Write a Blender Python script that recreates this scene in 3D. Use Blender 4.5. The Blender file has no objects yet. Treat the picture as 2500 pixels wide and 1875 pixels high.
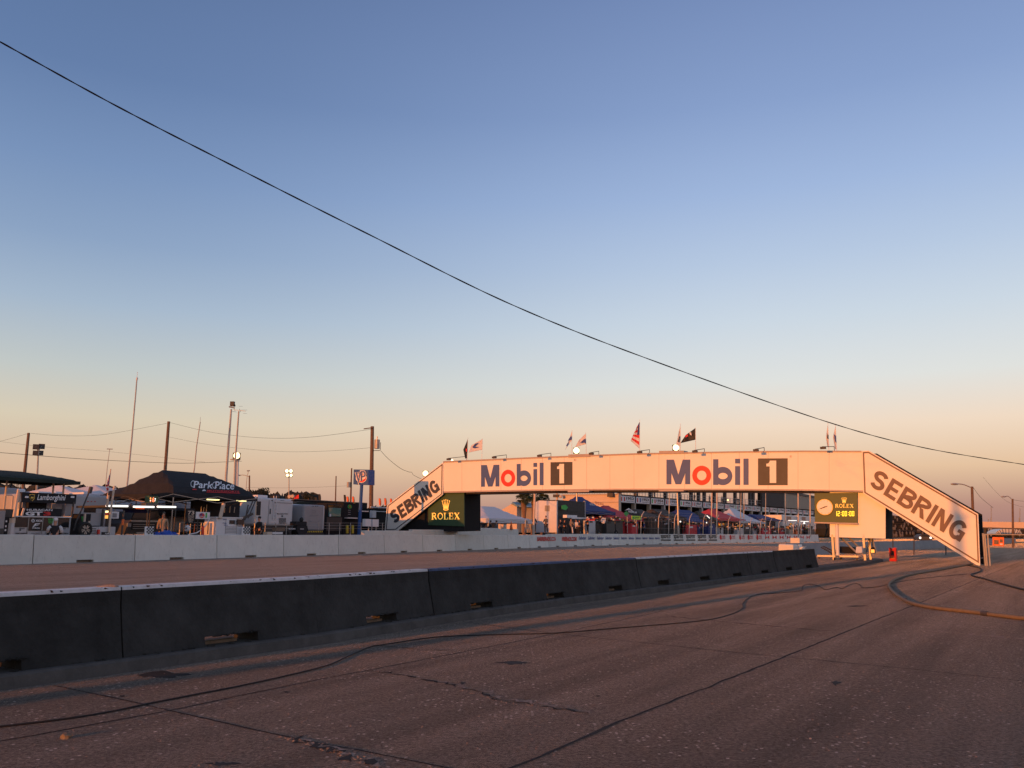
import bpy, math, random
from mathutils import Vector, Matrix
R = math.radians
S = bpy.context.scene
COL = S.collection

# ------------------------------------------------------------------ camera
PITCH, ROLL, F_PX, EYE = math.atan((1302.5-937.5)/2020.0), 0.0032, 2020.0, 1.6
cam = bpy.data.objects.new('camera', bpy.data.cameras.new('camera'))
COL.objects.link(cam); S.camera = cam
cam.data.sensor_width = 36; cam.data.lens = 36*F_PX/2500
cam.data.clip_end = 6000; cam.data.clip_start = 0.05
_c, _s = math.cos(ROLL), math.sin(ROLL)
_fw = Vector((0, math.cos(PITCH), math.sin(PITCH))); _up0 = Vector((0, -math.sin(PITCH), math.cos(PITCH))); _rt0 = Vector((1, 0, 0))
_rt = _rt0*_c + _up0*_s; _up = _up0*_c - _rt0*_s
cam.matrix_world = Matrix(((_rt.x, _up.x, -_fw.x, 0), (_rt.y, _up.y, -_fw.y, 0), (_rt.z, _up.z, -_fw.z, EYE), (0, 0, 0, 1)))
EYEV = Vector((0, 0, EYE))

# ------------------------------------------------------------------ world, sun, exposure
SUN_AZ, SUN_EL = 38.0, 5.2            # direction the light travels to (azimuth from +Y), elevation
w = bpy.data.worlds.new('World'); S.world = w; w.use_nodes = True
nt = w.node_tree; N = nt.nodes; L = nt.links; N.clear()
out = N.new('ShaderNodeOutputWorld')
tc = N.new('ShaderNodeTexCoord'); sep = N.new('ShaderNodeSeparateXYZ'); L.new(tc.outputs['Generated'], sep.inputs[0])
asn = N.new('ShaderNodeMath'); asn.operation = 'ARCSINE'; asn.use_clamp = False; L.new(sep.outputs['Z'], asn.inputs[0])
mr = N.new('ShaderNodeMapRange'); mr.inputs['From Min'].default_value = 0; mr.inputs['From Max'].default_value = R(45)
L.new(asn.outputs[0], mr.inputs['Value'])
def lin(c): return tuple(((x/255)/12.92 if x/255 <= .04045 else ((x/255+.055)/1.055)**2.4) for x in c)+(1,)
def ramp(stops):
    r = N.new('ShaderNodeValToRGB'); e = r.color_ramp.elements; r.color_ramp.interpolation = 'B_SPLINE' if 0 else 'EASE' if 0 else 'LINEAR'
    while len(e) > 1: e.remove(e[-1])
    for i, (el, c) in enumerate(stops):
        q = e[0] if i == 0 else e.new(el/45); q.position = el/45; q.color = lin(c)
    return r
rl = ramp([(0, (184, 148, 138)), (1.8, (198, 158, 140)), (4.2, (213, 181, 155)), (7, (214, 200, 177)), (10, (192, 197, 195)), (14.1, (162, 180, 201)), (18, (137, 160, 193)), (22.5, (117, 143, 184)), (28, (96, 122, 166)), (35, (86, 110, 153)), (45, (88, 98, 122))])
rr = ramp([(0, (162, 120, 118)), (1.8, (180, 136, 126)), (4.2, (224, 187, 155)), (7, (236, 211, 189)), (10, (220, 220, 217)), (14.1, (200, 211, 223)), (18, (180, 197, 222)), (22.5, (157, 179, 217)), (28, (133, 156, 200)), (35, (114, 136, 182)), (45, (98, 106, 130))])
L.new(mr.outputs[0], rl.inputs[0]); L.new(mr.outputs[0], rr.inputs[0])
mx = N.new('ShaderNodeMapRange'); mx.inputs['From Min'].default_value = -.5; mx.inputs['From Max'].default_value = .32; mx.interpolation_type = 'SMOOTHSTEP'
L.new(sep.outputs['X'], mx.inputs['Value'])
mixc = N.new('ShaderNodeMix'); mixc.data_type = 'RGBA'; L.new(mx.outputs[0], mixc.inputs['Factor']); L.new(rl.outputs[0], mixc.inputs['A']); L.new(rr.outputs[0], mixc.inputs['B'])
wm_ = N.new('ShaderNodeMapping'); wm_.inputs['Scale'].default_value = (1, 1, 5); L.new(tc.outputs['Generated'], wm_.inputs[0])
wn_ = N.new('ShaderNodeTexNoise'); wn_.inputs['Scale'].default_value = 1.6; wn_.inputs['Detail'].default_value = 4; L.new(wm_.outputs[0], wn_.inputs['Vector'])
wr_ = N.new('ShaderNodeMapRange'); wr_.inputs['From Min'].default_value = .3; wr_.inputs['From Max'].default_value = .7; wr_.inputs['To Min'].default_value = .992; wr_.inputs['To Max'].default_value = 1.008; L.new(wn_.outputs[0], wr_.inputs[0])
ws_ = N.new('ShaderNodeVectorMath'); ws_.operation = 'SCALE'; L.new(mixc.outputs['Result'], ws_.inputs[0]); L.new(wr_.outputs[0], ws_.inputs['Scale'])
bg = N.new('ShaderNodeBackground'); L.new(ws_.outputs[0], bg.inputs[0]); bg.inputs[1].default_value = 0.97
sky = N.new('ShaderNodeTexSky'); sky.sky_type = 'NISHITA'; sky.sun_disc = False
sky.sun_elevation = R(SUN_EL); sky.sun_rotation = R(SUN_AZ+180); sky.air_density = 1.0; sky.dust_density = 2.0
bg2 = N.new('ShaderNodeBackground'); L.new(sky.outputs[0], bg2.inputs[0]); bg2.inputs[1].default_value = 0.02
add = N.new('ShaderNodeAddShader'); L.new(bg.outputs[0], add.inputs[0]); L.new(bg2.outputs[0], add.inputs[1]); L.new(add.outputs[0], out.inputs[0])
sd = bpy.data.lights.new('sun', 'SUN'); sd.energy = 3.6; sd.angle = R(.5); sd.color = (1, .285, .035)
so = bpy.data.objects.new('sun', sd); COL.objects.link(so)
_d = Vector((math.sin(R(SUN_AZ))*math.cos(R(SUN_EL)), math.cos(R(SUN_AZ))*math.cos(R(SUN_EL)), -math.sin(R(SUN_EL))))
so.rotation_euler = _d.to_track_quat('-Z', 'Y').to_euler()
S.view_settings.view_transform = 'Standard'; S.view_settings.look = 'None'; S.view_settings.exposure = 0; S.view_settings.gamma = 1
S.cycles.max_bounces = 6; S.cycles.transparent_max_bounces = 8

# ------------------------------------------------------------------ pixels of the photograph (2500 x 1875) to points in the place
def ray(px, py):
    u, v = px-1250, -(py-937.5)
    d = _fw*F_PX + _rt*u + _up*v
    return d/d.y
def G(px, py, z=0.0):
    d = ray(px, py); return EYEV + d*((z-EYE)/d.z)
def D(px, py, y): return EYEV + ray(px, py)*y
def az(a): return Vector((math.sin(R(a)), math.cos(R(a)), 0))
UP = Vector((0, 0, 1))
def pitz(p):
    return min(1.42, max(.5, .58+(p.y-39)*.0235))
class Plane:
    """vertical plane through p0 running along a; n points away from the camera"""
    def __init__(s, p0, a, k=0):
        s.a = a.normalized(); n = s.a.cross(UP); n.normalize()
        if n.dot(p0-EYEV) < 0: n = -n
        s.n = n; s.p = p0 + n*k
    def off(s, k):
        q = Plane(s.p, s.a); q.n = s.n; q.p = s.p + s.n*k; return q
    def pt(s, px, py, o=0):
        d = ray(px, py); return EYEV + d*(((s.p-s.n*o-EYEV).dot(s.n))/d.dot(s.n))

# ------------------------------------------------------------------ mesh helpers
class MB:
    def __init__(s): s.v = []; s.f = []
    def quad(s, *p):
        i = len(s.v); s.v += [Vector(q) for q in p]; s.f.append(tuple(range(i, i+len(p)))); return s
    def prism(s, pts, ext):
        pts = [Vector(p) for p in pts]; n = len(pts); i = len(s.v)
        s.v += pts + [p+ext for p in pts]
        nn = Vector((0, 0, 0))
        for k in range(n): nn += (pts[k]-pts[0]).cross(pts[(k+1) % n]-pts[0])
        flip = nn.dot(ext) > 0
        a = list(range(i, i+n)); b = list(range(i+n, i+2*n))
        s.f.append(tuple(a[::-1] if flip else a)); s.f.append(tuple(b if flip else b[::-1]))
        for k in range(n):
            q = (a[k], a[(k+1) % n], b[(k+1) % n], b[k]); s.f.append(q if flip else q[::-1])
        return s
    def box(s, o, ax, ay, az_):
        o, ax, ay, az_ = map(Vector, (o, ax, ay, az_)); return s.prism([o, o+ax, o+ax+az_, o+az_], ay)
    def cbox(s, c, sx, sy, sz, a=Vector((1, 0, 0))):
        """box with base centre c, sx along a, sy across"""
        a = Vector(a); b = UP.cross(a); return s.box(Vector(c)-a*sx/2-b*sy/2, a*sx, b*sy, UP*sz)
    def tube(s, pts, r, n=8, cap=True):
        pts = [Vector(p) for p in pts]; m = len(pts)
        rs = r if isinstance(r, (list, tuple)) else [r]*m
        base = len(s.v); ref = None
        for k in range(m):
            t = (pts[min(k+1, m-1)]-pts[max(k-1, 0)])
            t = t.normalized() if t.length > 1e-9 else UP
            if ref is None: ref = t.orthogonal().normalized()
            ref = (ref - t*ref.dot(t))
            ref = ref.normalized() if ref.length > 1e-6 else t.orthogonal().normalized()
            b = t.cross(ref)
            for j in range(n):
                an = 2*math.pi*j/n; s.v.append(pts[k]+(ref*math.cos(an)+b*math.sin(an))*rs[k])
        for k in range(m-1):
            for j in range(n):
                q = base+k*n; s.f.append((q+j, q+(j+1) % n, q+n+(j+1) % n, q+n+j))
        if cap:
            s.f.append(tuple(base+j for j in range(n))[::-1]); s.f.append(tuple(base+(m-1)*n+j for j in range(n)))
        return s
    def disc(s, c, ax, ay, r, ext, n=24, ry=None):
        ry = ry or r
        return s.prism([Vector(c)+ax*r*math.cos(2*math.pi*k/n)+ay*ry*math.sin(2*math.pi*k/n) for k in range(n)], ext)
    def blob(s, c, rx, ry, rz, n=10, m=6, jit=0, rnd=None):
        c = Vector(c); i = len(s.v)
        for a in range(m+1):
            th = math.pi*a/m
            for b in range(n):
                ph = 2*math.pi*b/n; j = 1+(rnd.uniform(-jit, jit) if rnd else 0)
                s.v.append(c+Vector((rx*math.sin(th)*math.cos(ph), ry*math.sin(th)*math.sin(ph), rz*math.cos(th)))*j)
        for a in range(m):
            for b in range(n):
                s.f.append((i+a*n+b, i+(a+1)*n+b, i+(a+1)*n+(b+1) % n, i+a*n+(b+1) % n))
        return s
    def build(s, name, mat, parent=None, smooth=False, bevel=0, origin=None):
        me = bpy.data.meshes.new(name)
        o0 = Vector(origin) if origin is not None else (parent['_o'] if parent is not None else Vector((0, 0, 0)))
        o0 = Vector(o0)
        me.from_pydata([v-o0 for v in s.v], [], s.f)
        if isinstance(mat, (list, tuple)): [me.materials.append(m) for m in mat]
        else: me.materials.append(mat)
        if smooth: me.polygons.foreach_set('use_smooth', [True]*len(me.polygons))
        me.update()
        o = bpy.data.objects.new(name, me); COL.objects.link(o)
        if parent is not None:
            o.parent = parent
        else: o.location = o0
        o['_o'] = tuple(o0)
        if bevel:
            b = o.modifiers.new('bevel', 'BEVEL'); b.width = bevel; b.segments = 2; b.limit_method = 'ANGLE'
        return o
def tag(o, label, cat, group=None):
    o['label'] = label; o['category'] = cat
    if group: o['group'] = group
    return o
def thing(name, label, cat, at, group=None):
    o = bpy.data.objects.new(name, None); COL.objects.link(o); o.location = at; o.empty_display_size = .2
    o['_o'] = tuple(Vector(at)); return tag(o, label, cat, group)
def struct(name, mb, mat, **k):
    o = mb.build(name, mat, **k); o['kind'] = 'structure'; return o

# ------------------------------------------------------------------ materials
def mat(name, c, rough=.6, metal=0, var=.12, scale=3.0, bump=0, emis=0, dirt=0, spec=.4, each=0):
    m = bpy.data.materials.new(name); m.use_nodes = True; n = m.node_tree.nodes; l = m.node_tree.links
    b = n['Principled BSDF']; b.inputs['Roughness'].default_value = rough; b.inputs['Metallic'].default_value = metal
    b.inputs['Specular IOR Level'].default_value = spec
    c = tuple(c)+(1,)
    if emis:
        b.inputs['Base Color'].default_value = c; b.inputs['Emission Color'].default_value = c; b.inputs['Emission Strength'].default_value = emis; return m
    t = n.new('ShaderNodeTexCoord'); z = n.new('ShaderNodeTexNoise'); z.inputs['Scale'].default_value = scale; z.inputs['Detail'].default_value = 6; z.inputs['Roughness'].default_value = .65
    l.new(t.outputs['Object'], z.inputs['Vector'])
    r = n.new('ShaderNodeMapRange'); r.inputs['From Min'].default_value = .3; r.inputs['From Max'].default_value = .7
    r.inputs['To Min'].default_value = 1-var; r.inputs['To Max'].default_value = 1+var; l.new(z.outputs[0], r.inputs[0])
    v = n.new('ShaderNodeVectorMath'); v.operation = 'SCALE'; v.inputs[0].default_value = c[:3]; l.new(r.outputs[0], v.inputs['Scale'])
    if each:
        oi = n.new('ShaderNodeObjectInfo'); r3 = n.new('ShaderNodeMapRange'); r3.inputs['To Min'].default_value = 1-each; r3.inputs['To Max'].default_value = 1+each; l.new(oi.outputs['Random'], r3.inputs[0])
        mm = n.new('ShaderNodeMath'); mm.operation = 'MULTIPLY'; l.new(r.outputs[0], mm.inputs[0]); l.new(r3.outputs[0], mm.inputs[1]); l.new(mm.outputs[0], v.inputs['Scale'])
    src = v.outputs[0]
    if dirt:
        z2 = n.new('ShaderNodeTexNoise'); z2.inputs['Scale'].default_value = scale*6; z2.inputs['Detail'].default_value = 8; z2.inputs['Roughness'].default_value = .75
        mp = n.new('ShaderNodeMapping'); mp.inputs['Scale'].default_value = (1, 1, .35); l.new(t.outputs['Object'], mp.inputs[0]); l.new(mp.outputs[0], z2.inputs['Vector'])
        r2 = n.new('ShaderNodeMapRange'); r2.inputs['From Min'].default_value = .55; r2.inputs['From Max'].default_value = .78; r2.inputs['To Max'].default_value = dirt; l.new(z2.outputs[0], r2.inputs[0])
        mi = n.new('ShaderNodeMix'); mi.data_type = 'RGBA'; l.new(r2.outputs[0], mi.inputs['Factor']); l.new(src, mi.inputs['A']); mi.inputs['B'].default_value = (c[0]*.35, c[1]*.32, c[2]*.3, 1)
        src = mi.outputs['Result']
    l.new(src, b.inputs['Base Color'])
    if bump:
        bz = n.new('ShaderNodeTexNoise'); bz.inputs['Scale'].default_value = scale*12; bz.inputs['Detail'].default_value = 6; l.new(t.outputs['Object'], bz.inputs['Vector'])
        bp = n.new('ShaderNodeBump'); bp.inputs['Strength'].default_value = bump; bp.inputs['Distance'].default_value = .02; l.new(bz.outputs[0], bp.inputs['Height']); l.new(bp.outputs[0], b.inputs['Normal'])
    return m
def paving(name, c1, c2, chips, big=.35, streak=None, bump=.5, sheen=0, slabs=False):
    m = bpy.data.materials.new(name); m.use_nodes = True; n = m.node_tree.nodes; l = m.node_tree.links
    b = n['Principled BSDF']; b.inputs['Roughness'].default_value = .95; b.inputs['Specular IOR Level'].default_value = .1
    b.inputs['Sheen Weight'].default_value = sheen; b.inputs['Sheen Roughness'].default_value = .22; b.inputs['Sheen Tint'].default_value = (1, .86, .74, 1)
    t = n.new('ShaderNodeTexCoord')
    def noise(sc, det=6, rg=.6, vec=None):
        z = n.new('ShaderNodeTexNoise'); z.inputs['Scale'].default_value = sc; z.inputs['Detail'].default_value = det; z.inputs['Roughness'].default_value = rg
        l.new(vec or t.outputs['Object'], z.inputs['Vector']); return z.outputs[0]
    def rng(s, a, b_, c=0, d=1):
        r = n.new('ShaderNodeMapRange'); r.inputs['From Min'].default_value = a; r.inputs['From Max'].default_value = b_; r.inputs['To Min'].default_value = c; r.inputs['To Max'].default_value = d; l.new(s, r.inputs[0]); return r.outputs[0]
    def mixc(f, a, b_):
        x = n.new('ShaderNodeMix'); x.data_type = 'RGBA'; l.new(f, x.inputs['Factor'])
        for s, k in ((a, 'A'), (b_, 'B')):
            if isinstance(s, tuple): x.inputs[k].default_value = s+(1,)
            else: l.new(s, x.inputs[k])
        return x.outputs['Result']
    c = mixc(rng(noise(big, 8, .65), .38, .62), c1, c2)
    if slabs:                                                          # poured slabs 3.62 x 7.65 m, each with its own tone
        u_ = n.new('ShaderNodeVectorMath'); u_.operation = 'DOT_PRODUCT'; l.new(t.outputs['Object'], u_.inputs[0]); u_.inputs[1].default_value = (-.831/3.62, .556/3.62, 0)
        v_ = n.new('ShaderNodeVectorMath'); v_.operation = 'DOT_PRODUCT'; l.new(t.outputs['Object'], v_.inputs[0]); v_.inputs[1].default_value = (.556/7.65, .831/7.65, 0)
        fl = []
        for q_, o_ in ((u_, -3.39/3.62), (v_, -4.885/7.65)):
            a_ = n.new('ShaderNodeMath'); a_.operation = 'ADD'; a_.inputs[1].default_value = o_; l.new(q_.outputs['Value'], a_.inputs[0])
            f_ = n.new('ShaderNodeMath'); f_.operation = 'FLOOR'; l.new(a_.outputs[0], f_.inputs[0]); fl.append(f_)
        cb_ = n.new('ShaderNodeCombineXYZ'); l.new(fl[0].outputs[0], cb_.inputs[0]); l.new(fl[1].outputs[0], cb_.inputs[1])
        wn = n.new('ShaderNodeTexWhiteNoise'); l.new(cb_.outputs[0], wn.inputs['Vector'])
        sc_ = n.new('ShaderNodeVectorMath'); sc_.operation = 'SCALE'; l.new(c, sc_.inputs[0]); l.new(rng(wn.outputs['Value'], 0, 1, .82, 1.18), sc_.inputs['Scale']); c = sc_.outputs[0]
    # long tyre and drag streaks along the track direction
    mp = n.new('ShaderNodeMapping'); mp.inputs['Rotation'].default_value = (0, 0, R(33.5)); l.new(t.outputs['Object'], mp.inputs[0])
    mp2 = n.new('ShaderNodeMapping'); mp2.inputs['Scale'].default_value = (1.6, .09, 1); l.new(mp.outputs[0], mp2.inputs[0])
    c = mixc(rng(noise(1.1, 5, .6, mp2.outputs[0]), .52, .72, 0, .55), c, tuple(x*.62 for x in c1))
    c = mixc(rng(noise(2.3, 9, .75), .54, .70, 0, .7), c, tuple(x*.45 for x in c1))
    c = mixc(rng(noise(90, 3, .6), .35, .75, 0, .6), c, tuple(x*1.9 for x in c2))
    c = mixc(rng(noise(38, 3, .6), .52, .70, 0, .7), c, tuple(x*.35 for x in c1))
    vo = n.new('ShaderNodeTexVoronoi'); vo.voronoi_dimensions = '2D'; vo.inputs['Scale'].default_value = 21; l.new(t.outputs['Object'], vo.inputs['Vector'])
    sp = n.new('ShaderNodeSeparateColor'); l.new(vo.outputs['Color'], sp.inputs[0])
    near = n.new('ShaderNodeMath'); near.operation = 'LESS_THAN'; near.inputs[1].default_value = .27; l.new(vo.outputs['Distance'], near.inputs[0])
    rare = n.new('ShaderNodeMath'); rare.operation = 'LESS_THAN'; l.new(sp.outputs[0], rare.inputs[0])
    l.new(rng(noise(.8, 6, .7), .47, .66, .006, chips), rare.inputs[1])
    mu = n.new('ShaderNodeMath'); mu.operation = 'MULTIPLY'; l.new(near.outputs[0], mu.inputs[0]); l.new(rare.outputs[0], mu.inputs[1])
    c = mixc(mu.outputs[0], c, (.60, .53, .49))
    if sheen:                                                          # patchy sheen imitates low sun on rough grains at grazing view
        d1 = rng(noise(26, 5, .8), .36, .66, .35, 1.5); d2 = rng(noise(.9, 5, .6, mp2.outputs[0]), .35, .65, .7, 1.25)
        m1 = n.new('ShaderNodeMath'); m1.operation = 'MULTIPLY'; l.new(d1, m1.inputs[0]); l.new(d2, m1.inputs[1])
        m2 = n.new('ShaderNodeMath'); m2.operation = 'MULTIPLY'; m2.use_clamp = True; l.new(m1.outputs[0], m2.inputs[0]); m2.inputs[1].default_value = sheen; l.new(m2.outputs[0], b.inputs['Sheen Weight'])
    if streak: c = mixc(rng(noise(.9, 3, .5, mp2.outputs[0]), .35, .6, 0, 1), c, streak)
    l.new(c, b.inputs['Base Color'])
    bp = n.new('ShaderNodeBump'); bp.inputs['Strength'].default_value = bump; bp.inputs['Distance'].default_value = .05
    bs = n.new('ShaderNodeMath'); bs.operation = 'ADD'; l.new(noise(55, 6, .7), bs.inputs[0]); l.new(noise(4, 5, .6), bs.inputs[1]); l.new(bs.outputs[0], bp.inputs['Height']); l.new(bp.outputs[0], b.inputs['Normal'])
    return m
M = dict(
 apron=paving('concrete_apron', (.026, .021, .019), (.054, .043, .037), .17, bump=.8, sheen=.70, slabs=True),
 track=paving('asphalt_track', (.155, .122, .106), (.20, .157, .135), .03, bump=1.0, sheen=.5),
 field=mat('field', (.07, .07, .045), .95, var=.4, scale=.05),
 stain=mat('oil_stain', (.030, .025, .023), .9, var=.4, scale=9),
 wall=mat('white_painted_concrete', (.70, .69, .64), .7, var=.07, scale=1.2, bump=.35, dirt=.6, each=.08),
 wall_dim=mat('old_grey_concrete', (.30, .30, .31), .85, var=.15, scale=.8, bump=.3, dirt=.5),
 barrier=mat('black_painted_concrete', (.044, .043, .042), .85, var=.35, scale=2.2, bump=.6, dirt=.5, spec=.15, each=.25),
 top_white=mat('worn_white_paint', (.62, .60, .62), .7, var=.15, scale=6, dirt=.6),
 top_blue=mat('worn_blue_paint', (.05, .08, .18), .7, var=.2, scale=6, dirt=.5),
 kerb=mat('kerb_concrete', (.095, .088, .084), .9, var=.25, scale=3, bump=.4, dirt=.4, spec=.2),
 slot=mat('brown_slot_strip', (.19, .13, .09), .8, var=.3, scale=8),
 sign=mat('white_sign_sheet', (.86, .83, .77), .5, var=.035, scale=.5, dirt=.07, each=.03),
 trim=mat('galvanised_trim', (.42, .36, .34), .5, var=.1),
 stripe=mat('brown_stripe_sun_tint', (.20, .13, .10), .6, var=.1),
 navy=mat('navy_sign_letters', (.062, .11, .30), .5, var=.05),
 navy2=mat('dark_stair_letters', (.055, .058, .075), .5, var=.1),
 red=mat('red_sign_letter', (.80, .045, .035), .45, var=.03),
 blk=mat('black_square', (.055, .055, .060), .5, var=.15),
 green=mat('dark_green_sheet', (.035, .085, .040), .5, var=.06),
 olive=mat('olive_green_board', (.06, .10, .045), .5, var=.06),
 gold=mat('gold_lettering', (.95, .62, .10), .4, var=.05),
 golde=mat('emissive_gold', (1, .55, .10), emis=.75),  # gold with some emission of its own, for sign lettering
 black=mat('black_cloth', (.018, .018, .022), .85, var=.3),
 darkbox=mat('dark_cladding', (.012, .012, .014), .9, var=.1),
 steel=mat('galvanised_steel', (.38, .37, .36), .45, metal=.4, var=.15),
 dsteel=mat('dark_steel', (.06, .055, .055), .6, var=.2),
 wood=mat('weathered_pole_timber', (.16, .105, .075), .9, var=.3, scale=5, bump=.4),
 wire=mat('black_cable', (.010, .010, .012), .9, spec=.05),
 rubber=mat('black_rubber', (.014, .013, .013), .7),
 hose=mat('tan_hose', (.20, .15, .10), .8, var=.25, scale=10, bump=.3),
 seam=mat('tar_joint', (.018, .015, .015), .95),
 crack=mat('crumbled_edge', (.30, .24, .21), .95, var=.4, scale=20, bump=.6),
 stone=mat('stone_chip', (.45, .38, .33), .9, var=.3),
 rv=mat('rv_fibreglass', (.62, .62, .63), .35, var=.04, dirt=.12),
 rvm=mat('weathered_fibreglass', (.42, .42, .44), .4, var=.05, dirt=.15),
 rvg=mat('rv_grey_fibreglass', (.30, .30, .32), .4, var=.05, dirt=.1),
 glass=mat('dark_window', (.02, .022, .025), .12, spec=.6),
 teal=mat('reflecting_windscreen', (.10, .25, .24), .1, spec=.6),
 tent=mat('white_tent_fabric', (.66, .66, .70), .8, var=.05),
 tred=mat('red_tent_fabric', (.60, .05, .06), .8, var=.1),
 tblue=mat('blue_tent_fabric', (.03, .045, .17), .8, var=.1),
 tbrown=mat('brown_tent_fabric', (.05, .035, .028), .85, var=.2),
 tgreen=mat('dark_green_fabric', (.02, .03, .025), .85, var=.2),
 white=mat('white_enamel', (.72, .72, .74), .45, var=.05, dirt=.1),
 cabinet=mat('white_cabinet', (.50, .50, .52), .5, var=.06, dirt=.15),
 ink=mat('black_print', (.02, .02, .022), .6), inkw=mat('white_print', (.8, .8, .82), .6), inkr=mat('red_print', (.6, .03, .03), .6), inkb=mat('blue_print', (.03, .06, .25), .6),
 inkg=mat('green_print', (.05, .45, .08), .6), inkgr=mat('grey_print', (.25, .25, .27), .6),
 skin=mat('skin', (.48, .25, .17), .6), dcloth=mat('dark_clothing', (.02, .02, .025), .9, var=.2), gcloth=mat('grey_clothing', (.12, .12, .13), .9), wcloth=mat('white_clothing', (.6, .6, .62), .9), bcloth=mat('blue_clothing', (.02, .05, .2), .9), tcloth=mat('tan_clothing', (.3, .22, .15), .9),
 trunk=mat('palm_bark', (.20, .12, .08), .95, var=.35, scale=8, bump=.6),
 leaf=mat('palm_leaf', (.045, .060, .022), .7, var=.4, scale=2), leaf2=mat('tree_foliage', (.035, .040, .022), .8, var=.4, scale=.6),
 pine=mat('far_pine_foliage', (.030, .030, .028), .9, var=.3, scale=.1),
 tan=mat('tan_render', (.62, .50, .40), .8, var=.05, dirt=.1), beige=mat('beige_corrugated', (.34, .29, .23), .6, var=.06), dark_wall=mat('dark_concrete', (.07, .06, .055), .9, var=.2),
 vpblue=mat('sign_blue', (.02, .09, .30), .5, var=.03), orange=mat('orange_plastic', (.85, .17, .04), .6), redp=mat('red_plastic', (.75, .05, .03), .4), yellow=mat('yellow_paint', (.7, .5, .05), .6), lime=mat('lime_board', (.55, .8, .06), .6), gsign=mat('green_sign', (.03, .35, .08), .6), bluep=mat('blue_plastic', (.02, .08, .45), .4),
 turq=mat('teal_roof', (.18, .30, .36), .6),
 lamp=mat('lit_lamp', (1, .62, .28), emis=3), lampw=mat('lit_floodlight', (1, .72, .36), emis=4), tubel=mat('lit_tube', (1, .95, .85), emis=1.6), yel=mat('lit_yellow_digits', (1, .72, .05), emis=1.6), ledr=mat('lit_red_digits', (1, .25, .1), emis=1.3), lampy=mat('lit_yellow_lamp', (1, .85, .35), emis=2.2), orl=mat('lit_orange_lantern', (1, .5, .1), emis=1.0),
)

# ------------------------------------------------------------------ lettering
def arc(cx, cy, rx, ry, a0, a1, n=14):
    return [(cx+rx*math.cos(R(a0+(a1-a0)*i/n)), cy+ry*math.sin(R(a0+(a1-a0)*i/n))) for i in range(n+1)]
def rib(pts, w, closed=False):
    """thick stroke along a polyline as quads with mitred corners"""
    q = [pts[0]]
    for p in pts[1:]:
        if math.hypot(p[0]-q[-1][0], p[1]-q[-1][1]) > 1e-3: q.append(p)
    pts = q; n = len(pts); o = []
    for i in range(n):
        p = pts[i]; a = pts[i-1] if (i or closed) else None; b = pts[(i+1) % n] if (i < n-1 or closed) else None
        def dr(u, v):
            x, y = v[0]-u[0], v[1]-u[1]; q = math.hypot(x, y) or 1; return x/q, y/q
        d1 = dr(a, p) if a else dr(p, b); d2 = dr(p, b) if b else d1
        nx, ny = -(d1[1]+d2[1]), d1[0]+d2[0]; q = math.hypot(nx, ny) or 1; nx /= q; ny /= q
        c = max(.35, nx*-d1[1]+ny*d1[0]); h = w/2/c
        o.append(((p[0]+nx*h, p[1]+ny*h), (p[0]-nx*h, p[1]-ny*h)))
    m = n if closed else n-1
    return [[o[i][0], o[(i+1) % n][0], o[(i+1) % n][1], o[i][1]] for i in range(m)]
def rc(x0, y0, x1, y1): return [[(x0, y0), (x1, y0), (x1, y1), (x0, y1)]]
def bold(ch, t=.19):
    h = t/2
    if ch == 'S':
        r = (1-t)/4; cx = .36
        p = arc(cx, 1-h-r, .36-h, r, 20, 270, 16) + arc(cx, h+r, .36-h, r, 90, -160, 16)[1:]
        return .72, [rib(p, t)]
    if ch == 'E': return .62, [rc(0, 0, t, 1), rc(t, 0, .62, t*.95), rc(t, .5-h*.9, .56, .5+h*.9), rc(t, 1-t*.95, .62, 1)]
    if ch in 'BR':
        up = [(t*.9, 1-h), (.40, 1-h)] + arc(.40, .745, .24, .255-h, 90, -90, 12) + [(t*.9, .49)]
        if ch == 'B': return .70, [rc(0, 0, t, 1), rib(up, t*.95), rib([(t*.9, .49), (.42, .49)] + arc(.42, .25+h/3, .25, .245-h/2.2, 90, -90, 12) + [(t*.9, h)], t*.95)]
        return .72, [rc(0, 0, t, 1), rib(up, t*.95), [[(.26, .45), (.47, .45), (.74, 0), (.51, 0)]]]
    if ch == 'I': return t, [rc(0, 0, t, 1)]
    if ch == 'N': return .72, [rc(0, 0, t*.93, 1), rc(.72-t*.93, 0, .72, 1), [[(0, 1), (t*1.08, 1), (.72, 0), (.72-t*1.08, 0)]]]
    if ch == 'G':
        return .78, [rib(arc(.39, .5, .39-h, .5-h, 38, 322, 24), t), rc(.42, .40, .78, .40+t*.85), rc(.78-t, 0.04, .78, .40)]
    if ch == 'M': return .86, [rc(0, 0, t*.9, 1), rc(.86-t*.9, 0, .86, 1), [[(0, 1), (t*1.35, 1), (.43+t*.5, 0), (.43-t*.5, 0)]], [[(.86, 1), (.86-t*1.35, 1), (.43-t*.5, 0), (.43+t*.5, 0)]]]
    if ch == 'O': return .8, [rib(arc(.4, .5, .4-h, .5-h, 0, 360, 32)[:-1], t, True)]
    if ch == 'L': return .6, [rc(0, 0, t, 1), rc(t, 0, .6, t)]
    if ch == 'X': return .8, [[[(0, 1), (t*1.2, 1), (.8, 0), (.8-t*1.2, 0)]], [[(0, 0), (t*.7, 0), (.8, 1), (.8-t*.7, 1)]]]
def letters(word, gap=.10, t=.19):
    out = []; x = 0
    for ch in word:
        if ch == ' ': x += .3; continue
        wd, polys = bold(ch, t); out += [[[(q[0]+x, q[1]) for q in p] for p in g] for g in polys]; x += wd+gap
    x -= gap
    return [[[(q[0]/x, q[1]) for q in p] for p in g] for g in out]
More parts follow.
